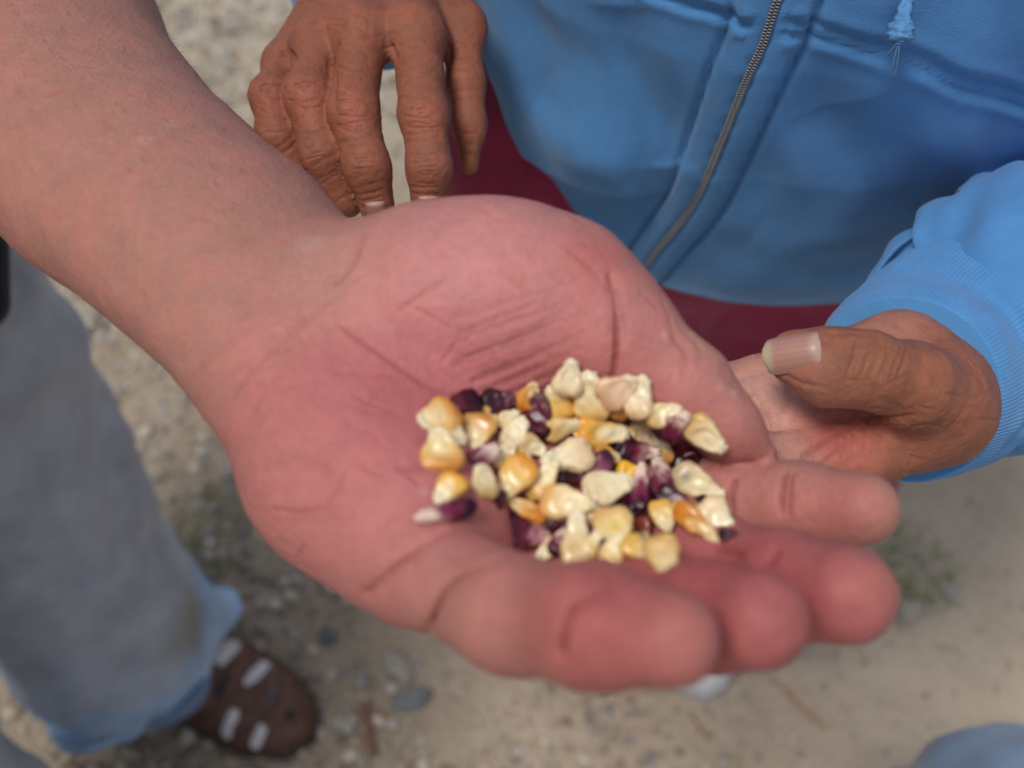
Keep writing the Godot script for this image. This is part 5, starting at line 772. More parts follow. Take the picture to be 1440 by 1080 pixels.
	f.crease([Vector3(-0.0669, 0.9115, -0.3970), Vector3(-0.0638, 0.9118, -0.3952), Vector3(-0.0610, 0.9118, -0.3958), Vector3(-0.0584, 0.9117, -0.3988)], 0.00070, 0.00035)

	f.base = Color(0.268, 0.099, 0.062)
	f.red = Color(0.36, 0.10, 0.06)
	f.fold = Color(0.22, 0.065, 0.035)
	f.freckle = 0.14
	f.mottle = 0.13
	f.zones = [[Vector3(-0.0608, 0.9052, -0.3429), 0.013, Color(0.38, 0.115, 0.08), 0.8], [Vector3(-0.0341, 0.9049, -0.3424), 0.013, Color(0.38, 0.115, 0.08), 0.8], [Vector3(-0.0797, 0.9023, -0.3559), 0.012, Color(0.36, 0.11, 0.08), 0.7], [Vector3(-0.0963, 0.8965, -0.3649), 0.012, Color(0.36, 0.11, 0.08), 0.7]]
	f.grow(Vector3(-0.0550, 0.8903, -0.3904), 0.10, 0.0024)
	f.settle(0, 2)
	f.refine()
	f.sharpen(0.0003)
	f.sharpen(0.0007)
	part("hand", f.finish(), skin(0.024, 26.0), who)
	var g := Flesh.new(13)
	g.k0 = 0.014
	g.kc = 0.006
	g.kj = 0.008
	g.bone(Vector3(0.1897, 0.8098, -0.2966), Vector3(0.1540, 0.8506, -0.2506), 0.02793, 0.02291, 0)
	g.bone(Vector3(0.1559, 0.8546, -0.2477), Vector3(0.1427, 0.8624, -0.2583), 0.01949, 0.01317, 0)
	g.bone(Vector3(0.1427, 0.8624, -0.2583), Vector3(0.1279, 0.8576, -0.2603), 0.01317, 0.01066, 0)
	g.bone(Vector3(0.1549, 0.8545, -0.2356), Vector3(0.1251, 0.8517, -0.2215), 0.01606, 0.01174, 0)
	g.bone(Vector3(0.1585, 0.8490, -0.2484), Vector3(0.1119, 0.8503, -0.2332), 0.01545, 0.01353, 0)
	g.bone(Vector3(0.1622, 0.8440, -0.2586), Vector3(0.1025, 0.8516, -0.2418), 0.01472, 0.01314, 0)
	g.bone(Vector3(0.1659, 0.8392, -0.2690), Vector3(0.0964, 0.8489, -0.2518), 0.01506, 0.01231, 0)
	g.bone(Vector3(0.1497, 0.8669, -0.2357), Vector3(0.1368, 0.8818, -0.2306), 0.01820, 0.01412, 1)
	g.bone(Vector3(0.1368, 0.8818, -0.2306), Vector3(0.1188, 0.8937, -0.2284), 0.01412, 0.01183, 1)
	g.bone(Vector3(0.1188, 0.8937, -0.2284), Vector3(0.1053, 0.8944, -0.2293), 0.01183, 0.01231, 1)
	g.bone(Vector3(0.1053, 0.8944, -0.2293), Vector3(0.0944, 0.8954, -0.2324), 0.01231, 0.00902, 1)
	g.bone(Vector3(0.1251, 0.8517, -0.2215), Vector3(0.0847, 0.8579, -0.2131), 0.01174, 0.01096, 2)
	g.bone(Vector3(0.0847, 0.8579, -0.2131), Vector3(0.0520, 0.8582, -0.2101), 0.01096, 0.00892, 2)
	g.bone(Vector3(0.1119, 0.8503, -0.2332), Vector3(0.0715, 0.8539, -0.2246), 0.01353, 0.01174, 3)
	g.bone(Vector3(0.0715, 0.8539, -0.2246), Vector3(0.0406, 0.8534, -0.2204), 0.01174, 0.00965, 3)
	g.bone(Vector3(0.1025, 0.8516, -0.2418), Vector3(0.0673, 0.8550, -0.2363), 0.01314, 0.01088, 4)
	g.bone(Vector3(0.0673, 0.8550, -0.2363), Vector3(0.0360, 0.8552, -0.2314), 0.01088, 0.00977, 4)
	g.bone(Vector3(0.0964, 0.8489, -0.2518), Vector3(0.0689, 0.8525, -0.2499), 0.01231, 0.00955, 5)
	g.bone(Vector3(0.0689, 0.8525, -0.2499), Vector3(0.0474, 0.8531, -0.2455), 0.00955, 0.00843, 5)
	g.crease([Vector3(0.1117, 0.9077, -0.2300), Vector3(0.1107, 0.9076, -0.2267), Vector3(0.1098, 0.9069, -0.2238), Vector3(0.1086, 0.9052, -0.2208), Vector3(0.1070, 0.9023, -0.2180), Vector3(0.1058, 0.8981, -0.2159)], 0.00070, 0.00070)
	g.crease([Vector3(0.1138, 0.9074, -0.2299), Vector3(0.1123, 0.9074, -0.2265), Vector3(0.1110, 0.9066, -0.2236), Vector3(0.1101, 0.9049, -0.2207), Vector3(0.1095, 0.9021, -0.2179), Vector3(0.1093, 0.8981, -0.2159)], 0.00070, 0.00038)
	g.crease([Vector3(0.1159, 0.9073, -0.2298), Vector3(0.1150, 0.9071, -0.2263), Vector3(0.1142, 0.9063, -0.2234), Vector3(0.1129, 0.9046, -0.2205), Vector3(0.1112, 0.9020, -0.2179), Vector3(0.1098, 0.8981, -0.2159)], 0.00070, 0.00050)
	g.crease([Vector3(0.1180, 0.9071, -0.2296), Vector3(0.1171, 0.9071, -0.2265), Vector3(0.1165, 0.9064, -0.2238), Vector3(0.1154, 0.9048, -0.2209), Vector3(0.1141, 0.9021, -0.2180), Vector3(0.1131, 0.8981, -0.2159)], 0.00070, 0.00041)
	g.crease([Vector3(0.1200, 0.9070, -0.2294), Vector3(0.1189, 0.9071, -0.2270), Vector3(0.1178, 0.9067, -0.2247), Vector3(0.1166, 0.9053, -0.2217), Vector3(0.1154, 0.9025, -0.2184), Vector3(0.1148, 0.8981, -0.2159)], 0.00070, 0.00072)
	g.crease([Vector3(0.1222, 0.9067, -0.2293), Vector3(0.1212, 0.9067, -0.2259), Vector3(0.1204, 0.9059, -0.2231), Vector3(0.1192, 0.9044, -0.2203), Vector3(0.1177, 0.9018, -0.2177), Vector3(0.1166, 0.8982, -0.2159)], 0.00070, 0.00065)
	g.crease([Vector3(0.1246, 0.9058, -0.2298), Vector3(0.1230, 0.9064, -0.2269), Vector3(0.1218, 0.9062, -0.2244), Vector3(0.1206, 0.9050, -0.2214), Vector3(0.1196, 0.9024, -0.2182), Vector3(0.1191, 0.8983, -0.2158)], 0.00070, 0.00064)
	g.crease([Vector3(0.1274, 0.9040, -0.2309), Vector3(0.1260, 0.9050, -0.2281), Vector3(0.1249, 0.9054, -0.2256), Vector3(0.1233, 0.9048, -0.2222), Vector3(0.1216, 0.9024, -0.2185), Vector3(0.1205, 0.8982, -0.2158)], 0.00070, 0.00043)
	g.crease([Vector3(0.1307, 0.9010, -0.2329), Vector3(0.1284, 0.9035, -0.2279), Vector3(0.1270, 0.9037, -0.2245), Vector3(0.1254, 0.9030, -0.2213), Vector3(0.1238, 0.9011, -0.2183), Vector3(0.1226, 0.8978, -0.2162)], 0.00070, 0.00070)
	g.crease([Vector3(0.1253, 0.9051, -0.2256), Vector3(0.1292, 0.9024, -0.2321)], 0.00070, 0.00045)
	g.crease([Vector3(0.1295, 0.9027, -0.2279), Vector3(0.1336, 0.8987, -0.2347), Vector3(0.1450, 0.8805, -0.2515), Vector3(0.1505, 0.8810, -0.2494), Vector3(0.1557, 0.8819, -0.2450), Vector3(0.1581, 0.8826, -0.2395), Vector3(0.1607, 0.8813, -0.2349)], 0.00070, 0.00045)
	g.crease([Vector3(0.1340, 0.8996, -0.2307), Vector3(0.1371, 0.8974, -0.2355), Vector3(0.1474, 0.8809, -0.2502), Vector3(0.1518, 0.8820, -0.2470), Vector3(0.1562, 0.8828, -0.2421), Vector3(0.1585, 0.8827, -0.2369), Vector3(0.1611, 0.8806, -0.2327)], 0.00070, 0.00045)
	g.crease([Vector3(0.1378, 0.8980, -0.2324), Vector3(0.1406, 0.8960, -0.2364), Vector3(0.1497, 0.8814, -0.2488), Vector3(0.1532, 0.8829, -0.2447), Vector3(0.1570, 0.8832, -0.2396), Vector3(0.1592, 0.8823, -0.2347), Vector3(0.1617, 0.8795, -0.2308)], 0.00070, 0.00045)
	g.crease([Vector3(0.1418, 0.8963, -0.2342), Vector3(0.1495, 0.8830, -0.2462), Vector3(0.1522, 0.8815, -0.2478), Vector3(0.1548, 0.8831, -0.2429), Vector3(0.1581, 0.8829, -0.2377), Vector3(0.1602, 0.8814, -0.2329), Vector3(0.1625, 0.8781, -0.2291)], 0.00070, 0.00045)
	g.crease([Vector3(0.1507, 0.8843, -0.2439), Vector3(0.1531, 0.8817, -0.2470), Vector3(0.1549, 0.8811, -0.2471), Vector3(0.1568, 0.8827, -0.2416), Vector3(0.1594, 0.8822, -0.2361), Vector3(0.1613, 0.8801, -0.2314), Vector3(0.1635, 0.8763, -0.2276)], 0.00070, 0.00045)
	g.crease([Vector3(0.1556, 0.8811, -0.2468), Vector3(0.1568, 0.8803, -0.2478), Vector3(0.1578, 0.8804, -0.2467), Vector3(0.1589, 0.8819, -0.2406), Vector3(0.1610, 0.8811, -0.2347), Vector3(0.1625, 0.8786, -0.2300), Vector3(0.1648, 0.8738, -0.2267)], 0.00070, 0.00045)
	g.crease([Vector3(0.1603, 0.8783, -0.2495), Vector3(0.1609, 0.8781, -0.2493), Vector3(0.1610, 0.8791, -0.2468), Vector3(0.1612, 0.8808, -0.2399), Vector3(0.1626, 0.8797, -0.2336), Vector3(0.1639, 0.8768, -0.2288), Vector3(0.1666, 0.8705, -0.2262)], 0.00070, 0.00045)
	g.crease([Vector3(0.1238, 0.8668, -0.2282), Vector3(0.1264, 0.8697, -0.2255), Vector3(0.1260, 0.8799, -0.2180), Vector3(0.1286, 0.8820, -0.2163), Vector3(0.1312, 0.8839, -0.2155), Vector3(0.1338, 0.8855, -0.2153), Vector3(0.1367, 0.8865, -0.2156)], 0.00140, 0.00120)
	g.crease([Vector3(0.0997, 0.8659, -0.2110), Vector3(0.1023, 0.8662, -0.2132), Vector3(0.1051, 0.8662, -0.2156), Vector3(0.1086, 0.8661, -0.2182), Vector3(0.1132, 0.8662, -0.2210), Vector3(0.1184, 0.8664, -0.2239), Vector3(0.1236, 0.8666, -0.2268)], 0.00130, 0.00090)
	g.crease([Vector3(0.1054, 0.8627, -0.2087), Vector3(0.1087, 0.8639, -0.2114), Vector3(0.1122, 0.8648, -0.2143), Vector3(0.1159, 0.8656, -0.2171), Vector3(0.1202, 0.8661, -0.2194), Vector3(0.1247, 0.8663, -0.2216), Vector3(0.1287, 0.8682, -0.2227)], 0.00120, 0.00060)
	g.crease([Vector3(0.1311, 0.8669, -0.2206), Vector3(0.1332, 0.8728, -0.2181), Vector3(0.1350, 0.8790, -0.2153), Vector3(0.1383, 0.8805, -0.2150), Vector3(0.1424, 0.8788, -0.2159), Vector3(0.1468, 0.8753, -0.2174), Vector3(0.1510, 0.8727, -0.2182)], 0.00110, 0.00050)
	g.crease([Vector3(0.1200, 0.8960, -0.2152), Vector3(0.1238, 0.8923, -0.2155), Vector3(0.1279, 0.8881, -0.2161), Vector3(0.1312, 0.8852, -0.2156), Vector3(0.1343, 0.8813, -0.2151), Vector3(0.1385, 0.8741, -0.2164), Vector3(0.1427, 0.8673, -0.2174)], 0.00120, 0.00040)
	g.crease([Vector3(0.1029, 0.9074, -0.2326), Vector3(0.1056, 0.9077, -0.2326), Vector3(0.1083, 0.9076, -0.2331), Vector3(0.1113, 0.9070, -0.2335), Vector3(0.1144, 0.9066, -0.2333), Vector3(0.1174, 0.9066, -0.2325), Vector3(0.1203, 0.9067, -0.2317)], 0.00100, 0.00040)
	g.crease([Vector3(0.0871, 0.8955, -0.2271), Vector3(0.0897, 0.8961, -0.2245), Vector3(0.0925, 0.8961, -0.2224), Vector3(0.0952, 0.8969, -0.2202), Vector3(0.0980, 0.8982, -0.2185), Vector3(0.1011, 0.8994, -0.2173), Vector3(0.1043, 0.8999, -0.2166)], 0.00110, 0.00050)
	g.crease([Vector3(0.0869, 0.8655, -0.2414), Vector3(0.0886, 0.8654, -0.2369), Vector3(0.0905, 0.8647, -0.2328), Vector3(0.0916, 0.8649, -0.2280), Vector3(0.0921, 0.8649, -0.2230), Vector3(0.0909, 0.8692, -0.2152), Vector3(0.0910, 0.8689, -0.2106)], 0.00120, 0.00060)
	g.crease([Vector3(0.0987, 0.8667, -0.2359), Vector3(0.0965, 0.8658, -0.2325), Vector3(0.0944, 0.8651, -0.2290), Vector3(0.0926, 0.8643, -0.2254), Vector3(0.0900, 0.8689, -0.2175), Vector3(0.0889, 0.8698, -0.2120), Vector3(0.0882, 0.8687, -0.2078)], 0.00110, 0.00040)
	g.crease([Vector3(0.1574, 0.8824, -0.2416), Vector3(0.1614, 0.8794, -0.2452), Vector3(0.1673, 0.8743, -0.2504), Vector3(0.1768, 0.8641, -0.2593)], 0.00065, 0.00040)
	g.crease([Vector3(0.1199, 0.8664, -0.2274), Vector3(0.1231, 0.8665, -0.2285), Vector3(0.1249, 0.8680, -0.2281), Vector3(0.1234, 0.8764, -0.2223)], 0.00065, 0.00020)
	g.crease([Vector3(0.1200, 0.8663, -0.2285), Vector3(0.1215, 0.8664, -0.2293), Vector3(0.1161, 0.8859, -0.2176), Vector3(0.1153, 0.8929, -0.2152)], 0.00065, 0.00029)
	g.crease([Vector3(0.1294, 0.8795, -0.2166), Vector3(0.1305, 0.8810, -0.2159), Vector3(0.1321, 0.8825, -0.2154), Vector3(0.1342, 0.8840, -0.2151)], 0.00065, 0.00041)
	g.crease([Vector3(0.1158, 0.8662, -0.2259), Vector3(0.1187, 0.8663, -0.2279), Vector3(0.1220, 0.8666, -0.2307)], 0.00065, 0.00042)
	g.crease([Vector3(0.1165, 0.8659, -0.2184), Vector3(0.1212, 0.8664, -0.2223), Vector3(0.1256, 0.8667, -0.2254), Vector3(0.1245, 0.8804, -0.2185)], 0.00065, 0.00028)
	g.crease([Vector3(0.1430, 0.8765, -0.2163), Vector3(0.1446, 0.8803, -0.2166), Vector3(0.1469, 0.8832, -0.2182), Vector3(0.1504, 0.8845, -0.2216)], 0.00065, 0.00033)
	g.crease([Vector3(0.1240, 0.8949, -0.2158), Vector3(0.1283, 0.8940, -0.2171), Vector3(0.1332, 0.8936, -0.2185), Vector3(0.1388, 0.8937, -0.2202)], 0.00065, 0.00027)
	g.crease([Vector3(0.1248, 0.9011, -0.2189), Vector3(0.1272, 0.9011, -0.2205), Vector3(0.1306, 0.9001, -0.2231), Vector3(0.1351, 0.8987, -0.2263)], 0.00065, 0.00022)
	g.crease([Vector3(0.1502, 0.8848, -0.2436), Vector3(0.1557, 0.8818, -0.2451), Vector3(0.1615, 0.8786, -0.2471), Vector3(0.1686, 0.8733, -0.2513)], 0.00065, 0.00025)
	g.crease([Vector3(0.1430, 0.8916, -0.2201), Vector3(0.1460, 0.8899, -0.2207), Vector3(0.1499, 0.8864, -0.2224), Vector3(0.1544, 0.8822, -0.2243)], 0.00065, 0.00039)
	g.crease([Vector3(0.1282, 0.8778, -0.2177), Vector3(0.1293, 0.8805, -0.2164), Vector3(0.1313, 0.8811, -0.2157), Vector3(0.1343, 0.8800, -0.2152)], 0.00065, 0.00041)
	g.crease([Vector3(0.1174, 0.8631, -0.2124), Vector3(0.1215, 0.8638, -0.2137), Vector3(0.1265, 0.8638, -0.2147), Vector3(0.1325, 0.8629, -0.2154)], 0.00065, 0.00025)
	g.crease([Vector3(0.1297, 0.8690, -0.2218), Vector3(0.1291, 0.8808, -0.2164), Vector3(0.1317, 0.8857, -0.2156), Vector3(0.1357, 0.8887, -0.2162)], 0.00065, 0.00023)
	g.crease([Vector3(0.1175, 0.8664, -0.2249), Vector3(0.1207, 0.8664, -0.2281), Vector3(0.1158, 0.8889, -0.2161), Vector3(0.1166, 0.8956, -0.2152)], 0.00065, 0.00037)
	g.crease([Vector3(0.1325, 0.8634, -0.2162), Vector3(0.1357, 0.8624, -0.2163), Vector3(0.1384, 0.8620, -0.2167), Vector3(0.1402, 0.8629, -0.2169)], 0.00065, 0.00031)
	g.crease([Vector3(0.1082, 0.9059, -0.2217), Vector3(0.1111, 0.9069, -0.2243), Vector3(0.1140, 0.9073, -0.2267), Vector3(0.1167, 0.9073, -0.2286)], 0.00065, 0.00037)
	g.crease([Vector3(0.1150, 0.9069, -0.2251), Vector3(0.1175, 0.9070, -0.2262), Vector3(0.1198, 0.9070, -0.2271), Vector3(0.1222, 0.9067, -0.2282)], 0.00065, 0.00024)
	g.crease([Vector3(0.1365, 0.8618, -0.2161), Vector3(0.1398, 0.8596, -0.2156), Vector3(0.1437, 0.8582, -0.2155), Vector3(0.1482, 0.8577, -0.2158)], 0.00065, 0.00040)
	g.crease([Vector3(0.1319, 0.8901, -0.2166), Vector3(0.1348, 0.8890, -0.2163), Vector3(0.1384, 0.8880, -0.2162), Vector3(0.1431, 0.8862, -0.2169)], 0.00065, 0.00032)
	g.crease([Vector3(0.1273, 0.8652, -0.2177), Vector3(0.1308, 0.8663, -0.2205), Vector3(0.1304, 0.8763, -0.2173), Vector3(0.1306, 0.8836, -0.2156)], 0.00065, 0.00031)
	g.crease([Vector3(0.1366, 0.8985, -0.2282), Vector3(0.1418, 0.8966, -0.2321), Vector3(0.1516, 0.8839, -0.2439), Vector3(0.1565, 0.8802, -0.2483)], 0.00065, 0.00038)
	g.crease([Vector3(0.1476, 0.8712, -0.2174), Vector3(0.1495, 0.8758, -0.2183), Vector3(0.1519, 0.8789, -0.2202), Vector3(0.1549, 0.8805, -0.2235)], 0.00065, 0.00035)
	g.crease([Vector3(0.1239, 0.9055, -0.2243), Vector3(0.1263, 0.9047, -0.2262), Vector3(0.1297, 0.9026, -0.2283), Vector3(0.1337, 0.8997, -0.2302)], 0.00065, 0.00028)
	g.crease([Vector3(0.1307, 0.8884, -0.2161), Vector3(0.1325, 0.8879, -0.2159), Vector3(0.1344, 0.8878, -0.2159), Vector3(0.1366, 0.8882, -0.2161)], 0.00065, 0.00020)
	g.crease([Vector3(0.1554, 0.8787, -0.2226), Vector3(0.1624, 0.8746, -0.2246), Vector3(0.1715, 0.8650, -0.2295)], 0.00065, 0.00028)
	g.crease([Vector3(0.1250, 0.8654, -0.2175), Vector3(0.1267, 0.8659, -0.2197), Vector3(0.1290, 0.8662, -0.2213), Vector3(0.1310, 0.8684, -0.2209)], 0.00065, 0.00041)
	g.crease([Vector3(0.1581, 0.8804, -0.2268), Vector3(0.1637, 0.8779, -0.2305), Vector3(0.1722, 0.8699, -0.2380)], 0.00065, 0.00034)
	g.crease([Vector3(0.1153, 0.9001, -0.2167), Vector3(0.1175, 0.9014, -0.2174), Vector3(0.1199, 0.9030, -0.2188), Vector3(0.1227, 0.9043, -0.2211)], 0.00065, 0.00020)
	g.crease([Vector3(0.1186, 0.8655, -0.2170), Vector3(0.1211, 0.8658, -0.2181), Vector3(0.1230, 0.8660, -0.2193), Vector3(0.1245, 0.8662, -0.2209)], 0.00065, 0.00025)
	g.crease([Vector3(0.1063, 0.9025, -0.2181), Vector3(0.1097, 0.9020, -0.2178), Vector3(0.1124, 0.9017, -0.2178), Vector3(0.1143, 0.9020, -0.2179)], 0.00065, 0.00040)
	g.crease([Vector3(0.1578, 0.8650, -0.2181), Vector3(0.1637, 0.8601, -0.2201)], 0.00065, 0.00025)
	g.crease([Vector3(0.1355, 0.8906, -0.2171), Vector3(0.1383, 0.8903, -0.2174), Vector3(0.1415, 0.8894, -0.2177), Vector3(0.1455, 0.8869, -0.2185)], 0.00065, 0.00026)
	g.crease([Vector3(0.1306, 0.8800, -0.2160), Vector3(0.1323, 0.8836, -0.2153), Vector3(0.1349, 0.8858, -0.2154), Vector3(0.1384, 0.8870, -0.2159)], 0.00065, 0.00027)
	g.crease([Vector3(0.1230, 0.8670, -0.2303), Vector3(0.1176, 0.8890, -0.2158), Vector3(0.1198, 0.8898, -0.2154), Vector3(0.1223, 0.8885, -0.2158)], 0.00065, 0.00034)
	g.crease([Vector3(0.1196, 0.8956, -0.2151), Vector3(0.1243, 0.8940, -0.2157), Vector3(0.1284, 0.8925, -0.2167), Vector3(0.1317, 0.8921, -0.2174)], 0.00065, 0.00025)
	g.crease([Vector3(0.1331, 0.8951, -0.2196), Vector3(0.1351, 0.8946, -0.2198), Vector3(0.1371, 0.8945, -0.2205), Vector3(0.1392, 0.8947, -0.2216)], 0.00065, 0.00027)
	g.crease([Vector3(0.1515, 0.8820, -0.2213), Vector3(0.1543, 0.8801, -0.2226), Vector3(0.1573, 0.8784, -0.2239), Vector3(0.1608, 0.8767, -0.2253)], 0.00065, 0.00022)
	g.crease([Vector3(0.1138, 0.8635, -0.2123), Vector3(0.1149, 0.8644, -0.2141), Vector3(0.1166, 0.8650, -0.2154), Vector3(0.1188, 0.8652, -0.2161)], 0.00065, 0.00038)
	g.crease([Vector3(0.1619, 0.8724, -0.2226), Vector3(0.1671, 0.8684, -0.2254), Vector3(0.1747, 0.8593, -0.2310)], 0.00065, 0.00035)
	g.crease([Vector3(0.1213, 0.9008, -0.2172), Vector3(0.1233, 0.9011, -0.2181), Vector3(0.1261, 0.9010, -0.2197), Vector3(0.1298, 0.9001, -0.2220)], 0.00065, 0.00039)
	g.crease([Vector3(0.1340, 0.8993, -0.2271), Vector3(0.1375, 0.8983, -0.2308), Vector3(0.1424, 0.8949, -0.2371), Vector3(0.1536, 0.8788, -0.2544)], 0.00065, 0.00035)
	g.crease([Vector3(0.1610, 0.8637, -0.2192), Vector3(0.1630, 0.8646, -0.2204), Vector3(0.1654, 0.8651, -0.2223), Vector3(0.1683, 0.8649, -0.2251)], 0.00065, 0.00025)
	g.crease([Vector3(0.1292, 0.8659, -0.2204), Vector3(0.1321, 0.8663, -0.2200), Vector3(0.1344, 0.8682, -0.2193), Vector3(0.1351, 0.8741, -0.2168)], 0.00065, 0.00021)
	g.crease([Vector3(0.1213, 0.8649, -0.2156), Vector3(0.1239, 0.8658, -0.2188), Vector3(0.1271, 0.8664, -0.2218), Vector3(0.1292, 0.8712, -0.2214)], 0.00065, 0.00032)
	g.crease([Vector3(0.1568, 0.8840, -0.2338), Vector3(0.1604, 0.8815, -0.2352), Vector3(0.1643, 0.8789, -0.2374), Vector3(0.1704, 0.8728, -0.2429)], 0.00065, 0.00042)

	g.base = Color(0.268, 0.105, 0.064)
	g.red = Color(0.38, 0.115, 0.075)
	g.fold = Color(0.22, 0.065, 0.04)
	g.freckle = 0.14
	g.mottle = 0.13
	g.zones = [[Vector3(0.0902, 0.8623, -0.2328), 0.050, Color(0.62, 0.32, 0.26), 1.0], [Vector3(0.1152, 0.8662, -0.2211), 0.022, Color(0.42, 0.11, 0.09), 1.0], [Vector3(0.1353, 0.8709, -0.2616), 0.026, Color(0.42, 0.19, 0.15), 0.9], [Vector3(0.0953, 0.8980, -0.2223), 0.012, Color(0.40, 0.17, 0.12), 0.6]]
	g.grow(Vector3(0.1197, 0.8572, -0.2427), 0.11, 0.0024)
	g.settle(0, 2)
	g.refine()
	g.sharpen(0.0003)
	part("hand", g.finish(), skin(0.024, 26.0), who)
	nail("thumb_nail", who, Vector3(0.0921, 0.9019, -0.2293), Vector3(-0.9800, -0.0176, 0.0243), Vector3(-0.4325, 0.8328, 0.3454), Vector2(0.0190, 0.0128), 0.0034, 0.15, Color(0.40, 0.21, 0.165), Color(0.42, 0.34, 0.235))
	nail("finger_nail", who, Vector3(-0.0537, 0.8729, -0.3214), Vector3(0.1000, -0.9041, 0.3938), Vector3(-0.0000, 0.3827, 0.8343), Vector2(0.0095, 0.0085), 0.0012, 0.08, Color(0.31, 0.14, 0.095), Color(0.42, 0.32, 0.22))
	nail("finger_nail", who, Vector3(-0.0331, 0.8746, -0.3228), Vector3(0.0000, -0.9041, 0.3938), Vector3(-0.0000, 0.3827, 0.8343), Vector2(0.0095, 0.0085), 0.0012, 0.08, Color(0.31, 0.14, 0.095), Color(0.42, 0.32, 0.22))
	build_sweatshirt(who)
	build_trousers(who)

const ZIP := [Vector2(-0.2295, 0.9763), Vector2(-0.2366, 0.9676), Vector2(-0.2440, 0.9587), Vector2(-0.2508, 0.9511), Vector2(-0.2577, 0.9440), Vector2(-0.2640, 0.9371), Vector2(-0.2689, 0.9301), Vector2(-0.2720, 0.9231), Vector2(-0.2760, 0.9161), Vector2(-0.2821, 0.9100), Vector2(-0.2914, 0.9019), Vector2(-0.3011, 0.8932), Vector2(-0.3126, 0.8816), Vector2(-0.3256, 0.8685), Vector2(-0.3409, 0.8540), Vector2(-0.3582, 0.8377), Vector2(-0.3754, 0.8217), Vector2(-0.3926, 0.8082), Vector2(-0.4081, 0.7990), Vector2(-0.4257, 0.7899), Vector2(-0.4503, 0.7782), Vector2(-0.4747, 0.7676), Vector2(-0.5007, 0.7560), Vector2(-0.5244, 0.7454), Vector2(-0.5515, 0.7339), Vector2(-0.5733, 0.7252), Vector2(-0.5924, 0.7181)]
const POCKET := [Vector2(-1.1708, 0.8205), Vector2(-1.1382, 0.8111), Vector2(-1.1047, 0.8017), Vector2(-1.0605, 0.7951), Vector2(-0.9956, 0.7921), Vector2(-0.8883, 0.7932), Vector2(-0.7624, 0.7954), Vector2(-0.6694, 0.7969), Vector2(-0.6049, 0.7987), Vector2(-0.5479, 0.8008), Vector2(-0.4991, 0.8020), Vector2(-0.4550, 0.8022)]
const SEAMS := [[Vector2(-0.2309, 0.9273), Vector2(-0.1695, 0.9260), Vector2(-0.1066, 0.9235), Vector2(-0.0402, 0.9206), Vector2(0.0313, 0.9155), Vector2(0.0901, 0.9103), Vector2(0.1423, 0.9042), Vector2(0.2077, 0.8980), Vector2(0.2992, 0.8899), Vector2(0.4020, 0.8810), Vector2(0.5304, 0.8696), Vector2(0.7147, 0.8522)], [Vector2(-0.2308, 0.9216), Vector2(-0.1656, 0.9204), Vector2(-0.0996, 0.9181), Vector2(-0.0344, 0.9152), Vector2(0.0334, 0.9100), Vector2(0.0907, 0.9048), Vector2(0.1428, 0.8986), Vector2(0.2144, 0.8914), Vector2(0.3111, 0.8831), Vector2(0.4312, 0.8722), Vector2(0.5620, 0.8607), Vector2(0.7826, 0.8392)], [Vector2(-0.5705, 0.9293), Vector2(-0.5272, 0.9275), Vector2(-0.4813, 0.9267), Vector2(-0.4437, 0.9254), Vector2(-0.4074, 0.9254), Vector2(-0.3759, 0.9244), Vector2(-0.3471, 0.9235), Vector2(-0.3188, 0.9226)]]

func girth(y: float) -> Array:
	var t := [[0.702, 0.155, -0.522, 0.138, 0.100], [0.716, 0.155, -0.522, 0.151, 0.116], [0.755, 0.153, -0.518, 0.158, 0.122], [0.830, 0.150, -0.513, 0.168, 0.135], [0.900, 0.148, -0.508, 0.180, 0.140], [1.050, 0.148, -0.505, 0.190, 0.142], [1.180, 0.145, -0.505, 0.190, 0.132], [1.300, 0.140, -0.500, 0.160, 0.105], [1.360, 0.140, -0.500, 0.085, 0.080]]
	var i := 0
	while i < t.size() - 2 and t[i + 1][0] < y:
		i += 1
	var f := clampf((y - t[i][0]) / (t[i + 1][0] - t[i][0]), 0.0, 1.0)
	var o := []
	for k in range(1, 5):
		o.append(lerpf(t[i][k], t[i + 1][k], f))
	return o

func torso_at(u: float, y: float, out := 0.0) -> Vector3:
	var g := girth(y)
	return Vector3(g[0] + (g[2] + out) * sin(u), y, g[1] + (g[3] + out) * cos(u))

func smile(x: float, w: float) -> float:
	return exp(-x * x / (w * w))

